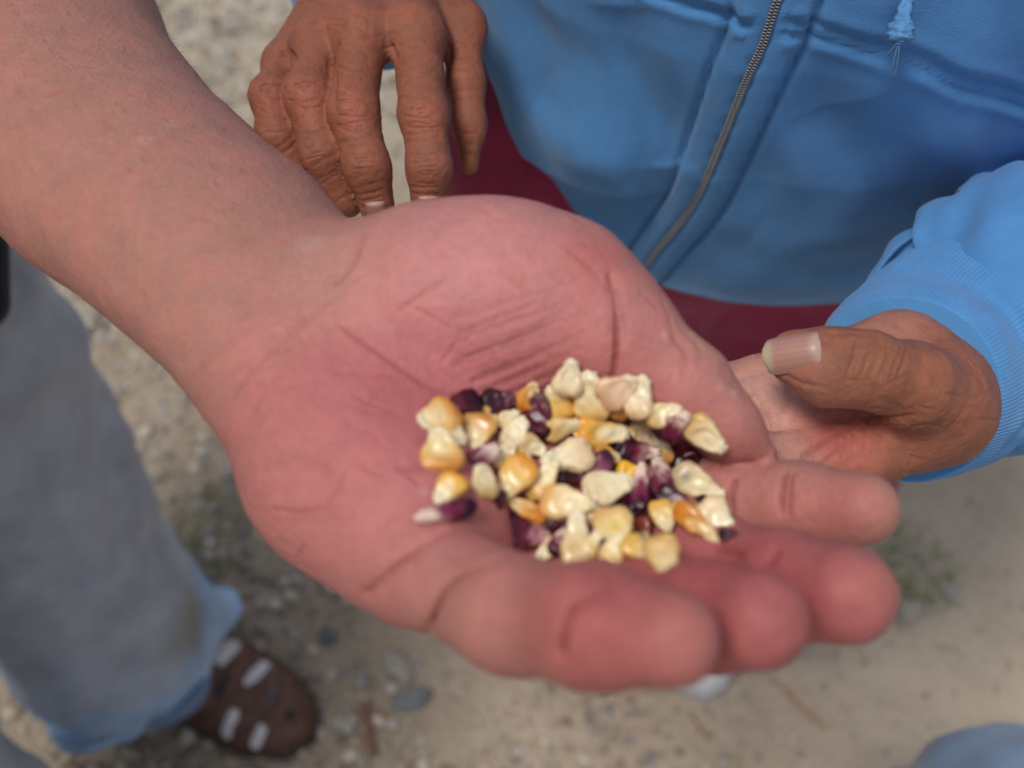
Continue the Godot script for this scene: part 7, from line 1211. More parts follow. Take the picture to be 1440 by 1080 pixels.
func kernel(at: Vector3, x: Vector3, y: Vector3, len: float, wide: float, thick: float, kind: String, s: int, label: String) -> void:
	var z := x.cross(y).normalized()
	var who := root("corn_kernel", at)
	who.basis = Basis(x, y, z)
	tag(who, label, "corn kernel", "corn kernels in the open palm")
	var tone: Array = TONES[kind]
	var dark: bool = (tone[0] as Color).r < 0.2 and kind != "red"
	var rag := 2.2 if kind == "chaff" else 0.35 if kind.begins_with("smooth") else 1.0
	var off := Vector3(s * 3.7, s * 1.3, s * 7.1)
	var flip := 1.0 if s % 3 else -1.0
	var narrow := 0.42 + 0.16 * fposmod(s * 0.618, 1.0)
	var shape := func(i: int, j: int) -> Vector3:
		var q := 1.0 - cos(PI * j / 22.0)
		var f := q * 0.5
		var w := pow(maxf(0.0, 1.0 - pow(maxf(0.0, 1.0 - f / 0.36), 2.6)), 0.5)
		w *= lerpf(1.0, narrow, smoothstep(0.3, 0.95, f)) * pow(maxf(0.0, 1.0 - pow(maxf(0.0, (f - 0.86) / 0.14), 2.4)), 0.5)
		var t := pow(maxf(0.0, 1.0 - pow(maxf(0.0, 1.0 - f / 0.3), 2.2)), 0.5) * lerpf(1.0, 0.62, f) * pow(maxf(0.0, 1.0 - pow(maxf(0.0, (f - 0.88) / 0.12), 2.2)), 0.5)
		var a := TAU * i / 28.0
		var ca := signf(cos(a)) * pow(absf(cos(a)), 0.66)
		var sa := signf(sin(a)) * pow(absf(sin(a)), 0.7)
		var p := Vector3((f - 0.5) * len, sa * t * thick * 0.5, ca * w * wide * 0.5)
		if sa * flip > 0.0:   # the germ: a hollow with a ridge in it
			var g := Vector2((f - 0.60) / 0.30, ca * w / 0.55)
			var r := g.length()
			p.y -= flip * thick * (0.17 * smoothstep(1.1, 0.75, r) - 0.15 * smoothstep(0.55, 0.1, Vector2(g.x * 0.9, g.y * 1.6).length())) * sa * flip
		p.x += len * 0.05 * smoothstep(0.2, 0.0, f) * (1.0 - ca * ca) # dented crown
		var n := Vector3(soft.get_noise_3dv(p * 260.0 + off), soft.get_noise_3dv(p * 260.0 - off), soft.get_noise_3dv(p * 240.0 + off * 2.0))
		var m := Vector3(soft.get_noise_3dv(p * 800.0 + off), soft.get_noise_3dv(p * 800.0 - off), soft.get_noise_3dv(p * 800.0 + off * 2.0))
		return p + n * len * 0.036 * (0.5 + 0.5 * rag) + m * len * 0.020 * rag * smoothstep(0.3, 0.9, f)
	var paint := func(i: int, j: int, p: Vector3) -> Color:
		var f := 0.5 * (1.0 - cos(PI * j / 22.0))
		var w := soft.get_noise_3dv(p * 300.0 + off)
		var e := clampf(f + w * 0.28, 0.0, 1.0)
		var c: Color = (tone[0] as Color).lerp(tone[1], smoothstep(0.12, 0.5, e)).lerp(tone[2], smoothstep(0.52, 0.88, e))
		var up := sin(TAU * i / 28.0) * flip
		if up > 0.0 and not dark:
			var r := Vector2((f - 0.60) / 0.30, cos(TAU * i / 28.0) / 0.6).length()
			c = c.lerp(tone[2], 0.55 * smoothstep(1.0, 0.5, r))
			if kind == "knob":
				c = c.lerp(Color(0.78, 0.56, 0.12), smoothstep(0.5, 0.3, r))
			if kind == "flatwhite":
				c = c.lerp(Color(0.36, 0.31, 0.24), smoothstep(0.35, 0.15, Vector2((f - 0.28) / 0.3, cos(TAU * i / 28.0)).length()))
		if kind == "pinktip":
			c = c.lerp(tone[2], smoothstep(0.25, 0.5, soft.get_noise_3d(p.x * 60.0, p.z * 700.0, off.x)) * smoothstep(0.3, 0.7, f) * 0.6)
		return c * (1.0 + 0.16 * soft.get_noise_3dv(p * 500.0 + off))
	var o := part("grain", sheet(28, 22, shape, true, paint, true), corn_dark if dark else corn_bright, who)
	o.position = Vector3.ZERO
	if kind in ["brightyellow", "purple", "red"] and s % 2:
		return
	# ragged chaff left where the kernel sat on the cob
	var tipc := (tone[2] as Color).lerp(Color(0.76, 0.66, 0.46), 0.5 if not kind in ["purple", "maroon", "purpletop", "tan"] else 0.15)
	var tuft := func(i: int, j: int) -> Vector3:
		var th := PI * j / 9.0
		var ph := TAU * i / 14.0
		var d := Vector3(cos(th) * 0.9, sin(th) * sin(ph), sin(th) * cos(ph))
		d *= 1.0 + 0.8 * soft.get_noise_3dv(d * 3.0 + off) + 0.5 * soft.get_noise_3dv(d * 9.0 + off)
		return Vector3(len * 0.425, 0, 0) + d * Vector3(len * 0.12, thick * 0.27, wide * narrow * 0.40)
	var tip := part("tip_cap", sheet(14, 9, tuft, true, func(_i, _j, p): return tipc * (1.0 + 0.2 * soft.get_noise_3dv(p * 900.0 + off)), true), chaff_mat, who)
	tip.position = Vector3.ZERO

func build_corn() -> void:
	corn_bright = tinted(0.27)
	corn_bright.subsurf_scatter_enabled = true
	corn_bright.subsurf_scatter_strength = 0.06
	corn_bright.metallic_specular = 0.5
	corn_dark = tinted(0.28)
	corn_dark.metallic_specular = 0.4
	chaff_mat = tinted(0.9)
	kernel(Vector3(-0.0198, 0.9436, -0.1752), Vector3(-0.8010, 0.2120, 0.5598), Vector3(0.2443, 0.9695, -0.0175), 0.0128, 0.0115, 0.0050, "amber", 1, "cream kernel with amber rim at the pile's far left edge, chaffy end outwards")
	kernel(Vector3(-0.0185, 0.9487, -0.1608), Vector3(-0.1372, 0.2861, -0.9483), Vector3(0.0802, 0.9574, 0.2773), 0.0127, 0.0122, 0.0050, "amber", 2, "round amber kernel under the cream one at the pile's left edge")
	kernel(Vector3(-0.0127, 0.9372, -0.1843), Vector3(-0.9017, 0.3079, 0.3035), Vector3(0.3298, 0.9438, 0.0221), 0.0092, 0.0092, 0.0050, "purple", 3, "almost black purple kernel, left of two on the thumb-side rim of the pile")
	kernel(Vector3(-0.0042, 0.9334, -0.1874), Vector3(0.9838, 0.1309, -0.1225), Vector3(-0.0957, 0.9612, 0.2589), 0.0102, 0.0085, 0.0047, "purple", 4, "almost black purple kernel with a pale tip, right of two on the thumb-side rim")
	kernel(Vector3(-0.0096, 0.9356, -0.1761), Vector3(-0.1982, -0.0720, 0.9775), Vector3(0.0424, 0.9957, 0.0819), 0.0120, 0.0103, 0.0050, "amber", 5, "shiny amber kernel between the left cream kernel and the two black ones")
	kernel(Vector3(-0.0092, 0.9388, -0.1648), Vector3(0.7955, -0.0070, -0.6059), Vector3(0.3238, 0.8501, 0.4153), 0.0132, 0.0068, 0.0038, "pinktip", 6, "purple kernel with pinkish white tip pointing up at the pile's left")
	kernel(Vector3(0.0046, 0.9316, -0.1901), Vector3(0.4431, 0.2564, -0.8590), Vector3(0.5717, 0.6572, 0.4911), 0.0095, 0.0078, 0.0043, "orange", 7, "orange brown kernel half hidden behind the big upright maroon one")
	kernel(Vector3(0.0070, 0.9295, -0.1848), Vector3(0.1390, 0.3919, -0.9095), Vector3(-0.0239, 0.9194, 0.3925), 0.0132, 0.0102, 0.0050, "maroon", 8, "big glossy maroon kernel standing upright among cream ones")
	kernel(Vector3(0.0135, 0.9287, -0.1900), Vector3(-0.3385, 0.7739, -0.5352), Vector3(0.4357, 0.6330, 0.6399), 0.0125, 0.0095, 0.0050, "gold", 9, "kernel with cream tip and deep orange crown left of the tall cream one")
	kernel(Vector3(0.0160, 0.9382, -0.1921), Vector3(0.1546, 0.8107, -0.5647), Vector3(0.1127, 0.5534, 0.8253), 0.0110, 0.0091, 0.0050, "chaff", 10, "knobby cream kernel at the very top of the pile")
	kernel(Vector3(0.0225, 0.9320, -0.1898), Vector3(-0.1770, 0.8844, -0.4319), Vector3(-0.2799, 0.3755, 0.8836), 0.0158, 0.0111, 0.0050, "cream", 11, "tall cream yellow kernel with its tip up at the pile's top")
	kernel(Vector3(0.0313, 0.9278, -0.1906), Vector3(-0.1999, 0.6654, -0.7192), Vector3(-0.1125, 0.7136, 0.6915), 0.0092, 0.0083, 0.0046, "gold", 12, "orange kernel tucked under the pinkish cream one at the top")
	kernel(Vector3(0.0296, 0.9359, -0.1896), Vector3(0.8157, 0.5031, -0.2856), Vector3(0.0004, 0.4931, 0.8699), 0.0123, 0.0114, 0.0050, "pinkcream", 13, "smooth pinkish cream kernel right of the tall cream one")
	kernel(Vector3(0.0362, 0.9346, -0.1877), Vector3(0.1462, 0.6759, -0.7223), Vector3(-0.5026, 0.6797, 0.5343), 0.0123, 0.0085, 0.0048, "chaff", 14, "rough chaffy cream kernel standing at the pile's upper right")
	kernel(Vector3(-0.0011, 0.9310, -0.1835), Vector3(0.8514, 0.0789, -0.5186), Vector3(0.2606, 0.7942, 0.5489), 0.0069, 0.0053, 0.0029, "chaff", 15, "small white chaffy scrap left of the maroon kernel")
	kernel(Vector3(0.0007, 0.9304, -0.1784), Vector3(0.4716, 0.2509, -0.8454), Vector3(-0.0078, 0.9598, 0.2806), 0.0102, 0.0081, 0.0045, "chaff", 16, "knobby whitish kernel just below the small white scrap")
	kernel(Vector3(0.0055, 0.9278, -0.1762), Vector3(0.8661, -0.4671, 0.1778), Vector3(0.3104, 0.7815, 0.5412), 0.0090, 0.0069, 0.0038, "pale", 17, "pale glassy kernel below the big maroon one")
	kernel(Vector3(0.0141, 0.9267, -0.1830), Vector3(0.9187, -0.1825, -0.3503), Vector3(0.3950, 0.4238, 0.8151), 0.0121, 0.0078, 0.0044, "cream", 18, "cream kernel lying on its side right of the big maroon one")
	kernel(Vector3(0.0257, 0.9226, -0.1842), Vector3(0.9584, -0.2660, -0.1039), Vector3(0.2767, 0.7748, 0.5684), 0.0169, 0.0094, 0.0050, "yellowtip", 19, "honey yellow kernel with white tip pointing right, in the upper middle")
	kernel(Vector3(0.0319, 0.9198, -0.1912), Vector3(0.7758, 0.5344, -0.3355), Vector3(0.0720, 0.4532, 0.8885), 0.0064, 0.0042, 0.0024, "yellow", 20, "tiny yellow bit above the honey kernel's white tip")
	kernel(Vector3(0.0383, 0.9151, -0.1903), Vector3(0.4992, 0.2836, -0.8188), Vector3(0.3196, 0.8180, 0.4782), 0.0117, 0.0082, 0.0046, "chaff", 21, "whitish kernel just right of the honey yellow one")
	kernel(Vector3(0.0428, 0.9313, -0.1847), Vector3(0.9316, 0.3241, -0.1645), Vector3(-0.1917, 0.8227, 0.5351), 0.0102, 0.0077, 0.0043, "pale", 22, "pale tan kernel behind the black kernel on the thumb side")
	kernel(Vector3(0.0455, 0.9289, -0.1820), Vector3(0.6363, 0.7565, -0.1513), Vector3(-0.1691, 0.3281, 0.9294), 0.0123, 0.0081, 0.0046, "pinktip", 23, "black purple kernel with bright pink tip beside the thumb")
	kernel(Vector3(0.0510, 0.9134, -0.1846), Vector3(-0.3223, -0.0513, -0.9453), Vector3(-0.3234, 0.9444, 0.0590), 0.0107, 0.0089, 0.0050, "maroonpink", 24, "maroon kernel with a pink spot below the pink tipped black one")
	kernel(Vector3(0.0548, 0.9286, -0.1795), Vector3(0.7075, -0.2843, 0.6470), Vector3(-0.4073, 0.5841, 0.7021), 0.0131, 0.0093, 0.0050, "pale", 25, "round tan kernel with cream tip at the pile's edge by the thumb tip")
	kernel(Vector3(0.0367, 0.9166, -0.1816), Vector3(0.9610, -0.2704, -0.0570), Vector3(0.2709, 0.8806, 0.3888), 0.0136, 0.0080, 0.0045, "pinktip", 26, "purple pink kernel whose white tip points right in the middle right")
	kernel(Vector3(0.0274, 0.9193, -0.1785), Vector3(0.9015, -0.4129, 0.1294), Vector3(0.4003, 0.9094, 0.1131), 0.0084, 0.0062, 0.0035, "amber", 27, "small tan kernel between the wide knobby one and the purple pink one")
	kernel(Vector3(0.0161, 0.9270, -0.1731), Vector3(-0.9109, 0.2472, 0.3304), Vector3(0.2890, 0.9537, 0.0833), 0.0157, 0.0108, 0.0050, "chaff", 28, "wide knobby white kernel in the centre of the pile")
	kernel(Vector3(0.0165, 0.9235, -0.1687), Vector3(0.9627, -0.2644, -0.0568), Vector3(0.2691, 0.9156, 0.2987), 0.0081, 0.0052, 0.0029, "purple", 29, "sliver of black kernel under the wide knobby white one")
	kernel(Vector3(0.0249, 0.9217, -0.1726), Vector3(-0.4691, -0.3048, 0.8289), Vector3(0.3167, 0.8181, 0.4801), 0.0116, 0.0062, 0.0035, "lilac", 30, "narrow lilac purple kernel right of the wide knobby white one")
	kernel(Vector3(-0.0022, 0.9320, -0.1702), Vector3(0.4824, 0.3606, -0.7983), Vector3(0.3915, 0.7265, 0.5647), 0.0088, 0.0071, 0.0040, "chaff", 31, "rough cream scrap left of the amber kernel with cream tip")
	kernel(Vector3(-0.0076, 0.9412, -0.1559), Vector3(-0.1044, 0.3933, -0.9135), Vector3(0.5888, 0.7646, 0.2620), 0.0094, 0.0086, 0.0048, "pale", 32, "pale see-through kernel right of the yellow one at the lower left")
	kernel(Vector3(0.0007, 0.9316, -0.1635), Vector3(-0.5870, -0.1986, 0.7849), Vector3(0.0255, 0.9644, 0.2631), 0.0143, 0.0104, 0.0050, "gold", 33, "amber yellow kernel whose cream tip points down and left")
	kernel(Vector3(0.0088, 0.9281, -0.1648), Vector3(0.5817, 0.3746, -0.7220), Vector3(-0.2695, 0.9262, 0.2635), 0.0125, 0.0084, 0.0047, "cream", 34, "cream yellow kernel right of the amber one with cream tip")
	kernel(Vector3(-0.0158, 0.9507, -0.1486), Vector3(-0.5251, 0.0023, 0.8510), Vector3(-0.0565, 0.9977, -0.0375), 0.0102, 0.0081, 0.0045, "yellowtip", 35, "yellow kernel with cream corner above the lone purple one")
	kernel(Vector3(-0.0158, 0.9524, -0.1410), Vector3(-0.9195, 0.2041, 0.3360), Vector3(0.1767, 0.9780, -0.1106), 0.0160, 0.0060, 0.0033, "pinktip", 36, "lone purple kernel with long white tip at the pile's lower left")
	kernel(Vector3(0.0043, 0.9277, -0.1556), Vector3(-0.8988, 0.0646, -0.4335), Vector3(0.2257, 0.9160, -0.3316), 0.0126, 0.0064, 0.0036, "orange", 37, "flat orange yellow kernel lying on edge above the maroon pair")
	kernel(Vector3(0.0105, 0.9265, -0.1533), Vector3(0.9570, 0.2854, 0.0519), Vector3(-0.2886, 0.9190, 0.2687), 0.0078, 0.0074, 0.0041, "purple", 38, "black kernel in the gap under the smooth oval cream one")
	kernel(Vector3(0.0032, 0.9259, -0.1498), Vector3(0.9837, -0.1178, 0.1361), Vector3(0.1082, 0.9912, 0.0761), 0.0129, 0.0108, 0.0050, "maroonpink", 39, "large dark maroon kernel with a rosy end at the lower left middle")
	kernel(Vector3(0.0213, 0.9278, -0.1545), Vector3(0.5800, 0.1875, 0.7928), Vector3(-0.2571, 0.9656, -0.0403), 0.0087, 0.0070, 0.0039, "pinkcream", 40, "tan pink kernel under the edge of the smooth oval cream one")
	kernel(Vector3(0.0146, 0.9302, -0.1564), Vector3(0.9661, 0.1564, 0.2053), Vector3(-0.1979, 0.9595, 0.2006), 0.0147, 0.0102, 0.0050, "smooth", 41, "smooth oval cream kernel in the lower middle with amber end")
	kernel(Vector3(0.0265, 0.9235, -0.1653), Vector3(0.9275, -0.1257, -0.3520), Vector3(0.1618, 0.9840, 0.0749), 0.0144, 0.0110, 0.0050, "smoothwhite", 42, "smooth ivory kernel, palest of all, right of the oval cream one")
	kernel(Vector3(0.0332, 0.9203, -0.1722), Vector3(0.9949, -0.0988, -0.0193), Vector3(0.0987, 0.9189, 0.3820), 0.0071, 0.0066, 0.0037, "brightyellow", 43, "small bright lemon yellow round kernel")
	kernel(Vector3(0.0357, 0.9211, -0.1660), Vector3(0.1823, 0.0143, -0.9831), Vector3(-0.2134, 0.9766, -0.0253), 0.0165, 0.0064, 0.0036, "pinktip", 44, "upright kernel with pink streaked tip above a dark crown")
	kernel(Vector3(0.0426, 0.9190, -0.1699), Vector3(-0.0281, -0.0908, -0.9955), Vector3(0.2299, 0.9686, -0.0948), 0.0162, 0.0078, 0.0044, "pinktip", 45, "upright purple kernel with cream pink tip right of the streaked one")
	kernel(Vector3(0.0456, 0.9133, -0.1830), Vector3(0.0379, 0.0536, -0.9978), Vector3(0.1409, 0.9883, 0.0585), 0.0068, 0.0051, 0.0028, "amber", 46, "small amber kernel between two pink ones at the right")
	kernel(Vector3(0.0513, 0.9130, -0.1785), Vector3(0.9411, -0.0384, 0.3361), Vector3(-0.1380, 0.8636, 0.4850), 0.0093, 0.0063, 0.0035, "purple", 47, "black kernel behind the flat ivory wedge")
	kernel(Vector3(0.0448, 0.9206, -0.1637), Vector3(0.8878, 0.1049, 0.4481), Vector3(-0.2518, 0.9257, 0.2822), 0.0098, 0.0065, 0.0036, "purple", 48, "black purple kernel below the flat ivory wedge")
	kernel(Vector3(0.0534, 0.9154, -0.1714), Vector3(0.8667, -0.1770, 0.4664), Vector3(-0.1499, 0.7992, 0.5820), 0.0164, 0.0093, 0.0050, "flatwhite", 49, "flat ivory wedge kernel with grey spot at the right")
	kernel(Vector3(0.0414, 0.9234, -0.1565), Vector3(0.2375, 0.0072, 0.9713), Vector3(0.0321, 0.9994, -0.0153), 0.0100, 0.0071, 0.0040, "yellow", 50, "pale yellow kernel left of the long amber one")
	kernel(Vector3(0.0554, 0.9266, -0.1545), Vector3(0.5467, 0.0270, 0.8369), Vector3(-0.2347, 0.9644, 0.1222), 0.0121, 0.0095, 0.0050, "chaff", 51, "knobby tan kernel at the pile's right end")
	kernel(Vector3(0.0493, 0.9284, -0.1512), Vector3(0.6730, 0.0405, 0.7386), Vector3(-0.5095, 0.7493, 0.4231), 0.0156, 0.0068, 0.0038, "orange", 52, "long amber orange kernel with cream tip at the right")
	kernel(Vector3(0.0269, 0.9329, -0.1476), Vector3(0.1450, 0.2324, 0.9618), Vector3(-0.0891, 0.9711, -0.2212), 0.0139, 0.0111, 0.0050, "knob", 53, "broad tan kernel showing a yellow knob in its middle")
	kernel(Vector3(0.0366, 0.9189, -0.1549), Vector3(0.1028, -0.2804, 0.9544), Vector3(-0.4144, 0.8601, 0.2974), 0.0076, 0.0056, 0.0031, "red", 54, "small brick red kernel right of the broad tan one")
	kernel(Vector3(0.0094, 0.9245, -0.1449), Vector3(-0.6432, -0.4488, 0.6203), Vector3(-0.4194, 0.8844, 0.2050), 0.0085, 0.0053, 0.0030, "chaff", 55, "white chaffy scrap with pink edge near the fingers")
	kernel(Vector3(0.0124, 0.9277, -0.1456), Vector3(0.4290, 0.2752, -0.8604), Vector3(-0.0414, 0.9575, 0.2856), 0.0077, 0.0050, 0.0028, "pinktip", 56, "pink and white kernel tip right of the white scrap")
	kernel(Vector3(0.0169, 0.9322, -0.1436), Vector3(0.0428, 0.2382, -0.9703), Vector3(0.0111, 0.9710, 0.2389), 0.0164, 0.0085, 0.0047, "pale", 57, "tall pale kernel with white point up and glassy base, near the fingers")
	kernel(Vector3(0.0236, 0.9364, -0.1370), Vector3(0.0273, -0.1168, -0.9928), Vector3(-0.5493, 0.8280, -0.1126), 0.0096, 0.0053, 0.0029, "purpletop", 58, "dark purple kernel with lilac end next to the little finger")
	kernel(Vector3(0.0260, 0.9382, -0.1379), Vector3(0.5539, 0.3897, -0.7357), Vector3(-0.2049, 0.9203, 0.3332), 0.0089, 0.0066, 0.0037, "cream", 59, "cream kernel behind the dark purple one near the fingers")
	kernel(Vector3(0.0315, 0.9414, -0.1367), Vector3(0.8182, -0.0628, 0.5715), Vector3(0.1428, 0.9851, -0.0961), 0.0088, 0.0069, 0.0038, "yellow", 60, "chaffy yellow kernel above the little finger's neighbour")
	kernel(Vector3(0.0371, 0.9469, -0.1320), Vector3(0.1500, 0.2219, 0.9635), Vector3(-0.2893, 0.9417, -0.1718), 0.0125, 0.0095, 0.0050, "tan", 61, "large tan wedge kernel nearest the ring finger")
	kernel(Vector3(0.0570, 0.9315, -0.1462), Vector3(0.9052, 0.4248, 0.0117), Vector3(-0.4228, 0.8976, 0.1247), 0.0053, 0.0041, 0.0023, "purple", 62, "tiny black bit under the knobby tan kernel at the right end")
	kernel(Vector3(-0.0155, 0.9414, -0.1710), Vector3(0.6726, -0.5702, 0.4717), Vector3(0.3202, 0.7989, 0.5092), 0.0074, 0.0061, 0.0034, "chaff", 63, "small cream chip wedged between the two left amber rimmed kernels and the shiny amber one")
	kernel(Vector3(-0.0064, 0.9326, -0.1826), Vector3(0.2585, -0.2661, 0.9286), Vector3(0.4707, 0.8742, 0.1194), 0.0073, 0.0060, 0.0034, "yellow", 64, "small yellow kernel peeking out below the two almost black kernels")
	kernel(Vector3(0.0019, 0.9281, -0.1722), Vector3(0.9133, -0.3326, 0.2350), Vector3(0.1466, 0.8069, 0.5722), 0.0081, 0.0064, 0.0036, "yellow", 65, "small yellow chip under the pale glassy kernel")
	kernel(Vector3(0.0206, 0.9228, -0.1880), Vector3(0.5107, -0.4518, 0.7314), Vector3(-0.1952, 0.7676, 0.6104), 0.0076, 0.0058, 0.0033, "chaff", 66, "cream scrap under the tall cream yellow kernel")
	kernel(Vector3(0.0336, 0.9151, -0.1874), Vector3(-0.4994, -0.4079, 0.7643), Vector3(-0.2228, 0.9130, 0.3417), 0.0081, 0.0064, 0.0036, "cream", 67, "small cream chip below the honey kernel's white tip")
	kernel(Vector3(0.0422, 0.9129, -0.1884), Vector3(0.8570, -0.3363, 0.3905), Vector3(0.3459, 0.9370, 0.0478), 0.0082, 0.0064, 0.0036, "chaff", 68, "ragged cream scrap left of the maroon kernel with a pink spot")
	kernel(Vector3(-0.0036, 0.9347, -0.1550), Vector3(0.5458, -0.3149, -0.7765), Vector3(0.6546, 0.7387, 0.1605), 0.0061, 0.0053, 0.0030, "maroon", 69, "small maroon bit under the amber kernel with cream tip")
	kernel(Vector3(0.0465, 0.9221, -0.1581), Vector3(0.2249, 0.2264, 0.9477), Vector3(-0.5240, 0.8481, -0.0783), 0.0080, 0.0059, 0.0033, "cream", 70, "small cream kernel between the pale yellow and long amber ones")
	kernel(Vector3(0.0319, 0.9176, -0.1607), Vector3(0.9726, -0.2033, 0.1129), Vector3(0.1319, 0.8820, 0.4525), 0.0077, 0.0064, 0.0036, "purple", 71, "dark purple bit between the ivory kernel and the broad tan one")
	kernel(Vector3(0.0212, 0.9328, -0.1424), Vector3(0.4373, 0.3024, -0.8470), Vector3(-0.0150, 0.9441, 0.3294), 0.0071, 0.0056, 0.0031, "cream", 72, "cream chip right of the tall pale kernel near the fingers")
	kernel(Vector3(0.0559, 0.9149, -0.1648), Vector3(0.9632, 0.1099, 0.2453), Vector3(-0.1264, 0.9906, 0.0529), 0.0074, 0.0057, 0.0032, "purple", 73, "dark bit between the flat ivory wedge and the knobby tan kernel")


# ---------------------------------------------------------------- flesh: tapered bones joined by a smooth minimum, meshed as surface nets
class Flesh:
	var a := PackedVector3Array()
	var ab := PackedVector3Array()
	var inv := PackedFloat32Array()
	var ra := PackedFloat32Array()
	var dr := PackedFloat32Array()
	var ch := PackedInt32Array()
	var fl := PackedFloat32Array()
	var nn := PackedVector3Array()
	var k0 := 0.02
	var kc := 0.004
	var kj := 0.008
	# creases: one segment each
	var ca := PackedVector3Array()
	var cb := PackedVector3Array()
	var cw := PackedFloat32Array()
	var cd := PackedFloat32Array()
	var ct := PackedVector2Array()
	var cgrid := {}
	# patches of colour: centre, radius, colour, strength
	var zones := []
	var base := Color(0.4, 0.25, 0.2)
	var noise := FastNoiseLite.new()
	var fine := FastNoiseLite.new()
	var freckle := 0.0
	var mottle := 0.12
	var rough := 0.0002
	var red := Color(0.5, 0.2, 0.18)
	var fold := Color(0.22, 0.042, 0.042)  # crease tint: redder skin plus shade painted into the grooves
	# mesh under construction
	var vs := PackedVector3Array()
	var vc := []
	var tris := PackedInt32Array()
	var cells := {}
	var h := 0.002
	var leaves := []

	func _init(s: int) -> void:
		noise.seed = s
		noise.frequency = 1.0
		noise.fractal_octaves = 3
		fine.seed = s + 7
		fine.frequency = 1.0
		fine.fractal_octaves = 3

	func bone(p: Vector3, q: Vector3, r0: float, r1: float, chain := 0, flat := 1.0, n := Vector3.UP) -> void:
		a.append(p)
		ab.append(q - p)
		inv.append(1.0 / maxf((q - p).length_squared(), 1e-9))
		ra.append(r0)
		dr.append(r1 - r0)
		ch.append(chain)
		fl.append(1.0 / flat - 1.0)
		nn.append(n)

	func one(i: int, p: Vector3) -> float:
		var q := p - a[i]
		var t := clampf(q.dot(ab[i]) * inv[i], 0.0, 1.0)
		q -= ab[i] * t
		if fl[i] != 0.0:
			q += nn[i] * (q.dot(nn[i]) * fl[i])
		return q.length() - ra[i] - dr[i] * t

	func at(p: Vector3, some: PackedInt32Array) -> float:
		var core := 1e9
		var res := 1e9
		var cur := 0
		var d2 := 1e9
		for i in some:
			var q := p - a[i]
			var t := clampf(q.dot(ab[i]) * inv[i], 0.0, 1.0)
			q -= ab[i] * t
			if fl[i] != 0.0:
				q += nn[i] * (q.dot(nn[i]) * fl[i])
			var d := q.length() - ra[i] - dr[i] * t
			if ch[i] == 0:
				var e := maxf(k0 - absf(core - d), 0.0)
				core = minf(core, d) - e * e * 0.25 / k0
			elif ch[i] == cur:
				var e := maxf(kc - absf(d2 - d), 0.0)
				d2 = minf(d2, d) - e * e * 0.25 / kc
			else:
				if cur:
					var e := maxf(kj - absf(core - d2), 0.0)
					res = minf(res, minf(core, d2) - e * e * 0.25 / kj)
				cur = ch[i]
				d2 = d
		if cur:
			var e := maxf(kj - absf(core - d2), 0.0)
			res = minf(res, minf(core, d2) - e * e * 0.25 / kj)
		return minf(res, core)

	func every() -> PackedInt32Array:
		return PackedInt32Array(range(a.size()))

	func crease(pts: Array, w: float, depth: float) -> void:
		for i in pts.size() - 1:
			var n := float(pts.size() - 1)
			ca.append(pts[i])
			cb.append(pts[i + 1])
			cw.append(w)
			cd.append(depth)
			ct.append(Vector2(i / n, (i + 1) / n))

	func hash_creases() -> void:
		cgrid = {}
		for i in ca.size():
			var reach := cw[i] * (6.0 if cd[i] > 0.0009 else 3.5)
			var lo := (ca[i].min(cb[i]) - Vector3.ONE * reach) / 0.008
			var hi := (ca[i].max(cb[i]) + Vector3.ONE * reach) / 0.008
			for x in range(floori(lo.x), floori(hi.x) + 1):
				for y in range(floori(lo.y), floori(hi.y) + 1):
					for z in range(floori(lo.z), floori(hi.z) + 1):
						var k := Vector3i(x, y, z)
						if not cgrid.has(k):
							cgrid[k] = PackedInt32Array()
						cgrid[k].append(i)

	# groove depth (negative inwards) at a point, and how much of it is line
	func groove(p: Vector3) -> Vector2:
		var k := Vector3i((p / 0.008).floor())
		if not cgrid.has(k):
			return Vector2.ZERO
		var deep := 0.0
		var wide := 0.0
		for i in cgrid[k]:
			var s := cb[i] - ca[i]
			var t := clampf((p - ca[i]).dot(s) / maxf(s.length_squared(), 1e-12), 0.0, 1.0)
			var x := (p - ca[i] - s * t).length() / cw[i]
			if x < 6.0:
				var u := lerpf(ct[i].x, ct[i].y, t)
				var fade := smoothstep(-0.03, 0.05, u) * smoothstep(1.0, 0.55, u)
				deep = maxf(deep, cd[i] * fade * exp(-x * x))
				if cd[i] > 0.0009:   # the flesh rolls in towards a deep fold
					wide = maxf(wide, cd[i] * fade * 0.5 * exp(-x * x / 7.8))
		return Vector2(-deep - wide, deep)

	func split(c: Vector3, half: float, some: PackedInt32Array) -> void:
		var diag := half * 1.7321
		var d := at(c, some)
		if absf(d) > diag * 1.45 + 0.004:
			return
		var near := PackedInt32Array()
		for i in some:
			if one(i, c) < d + diag * 2.6 + k0 + 0.003:
				near.append(i)
		if half <= h * 2.01:
			leaves.append([c, near])
			return
		var q := half * 0.5
		for k in 8:
			split(c + Vector3(q if k & 1 else -q, q if k & 2 else -q, q if k & 4 else -q), q, near)

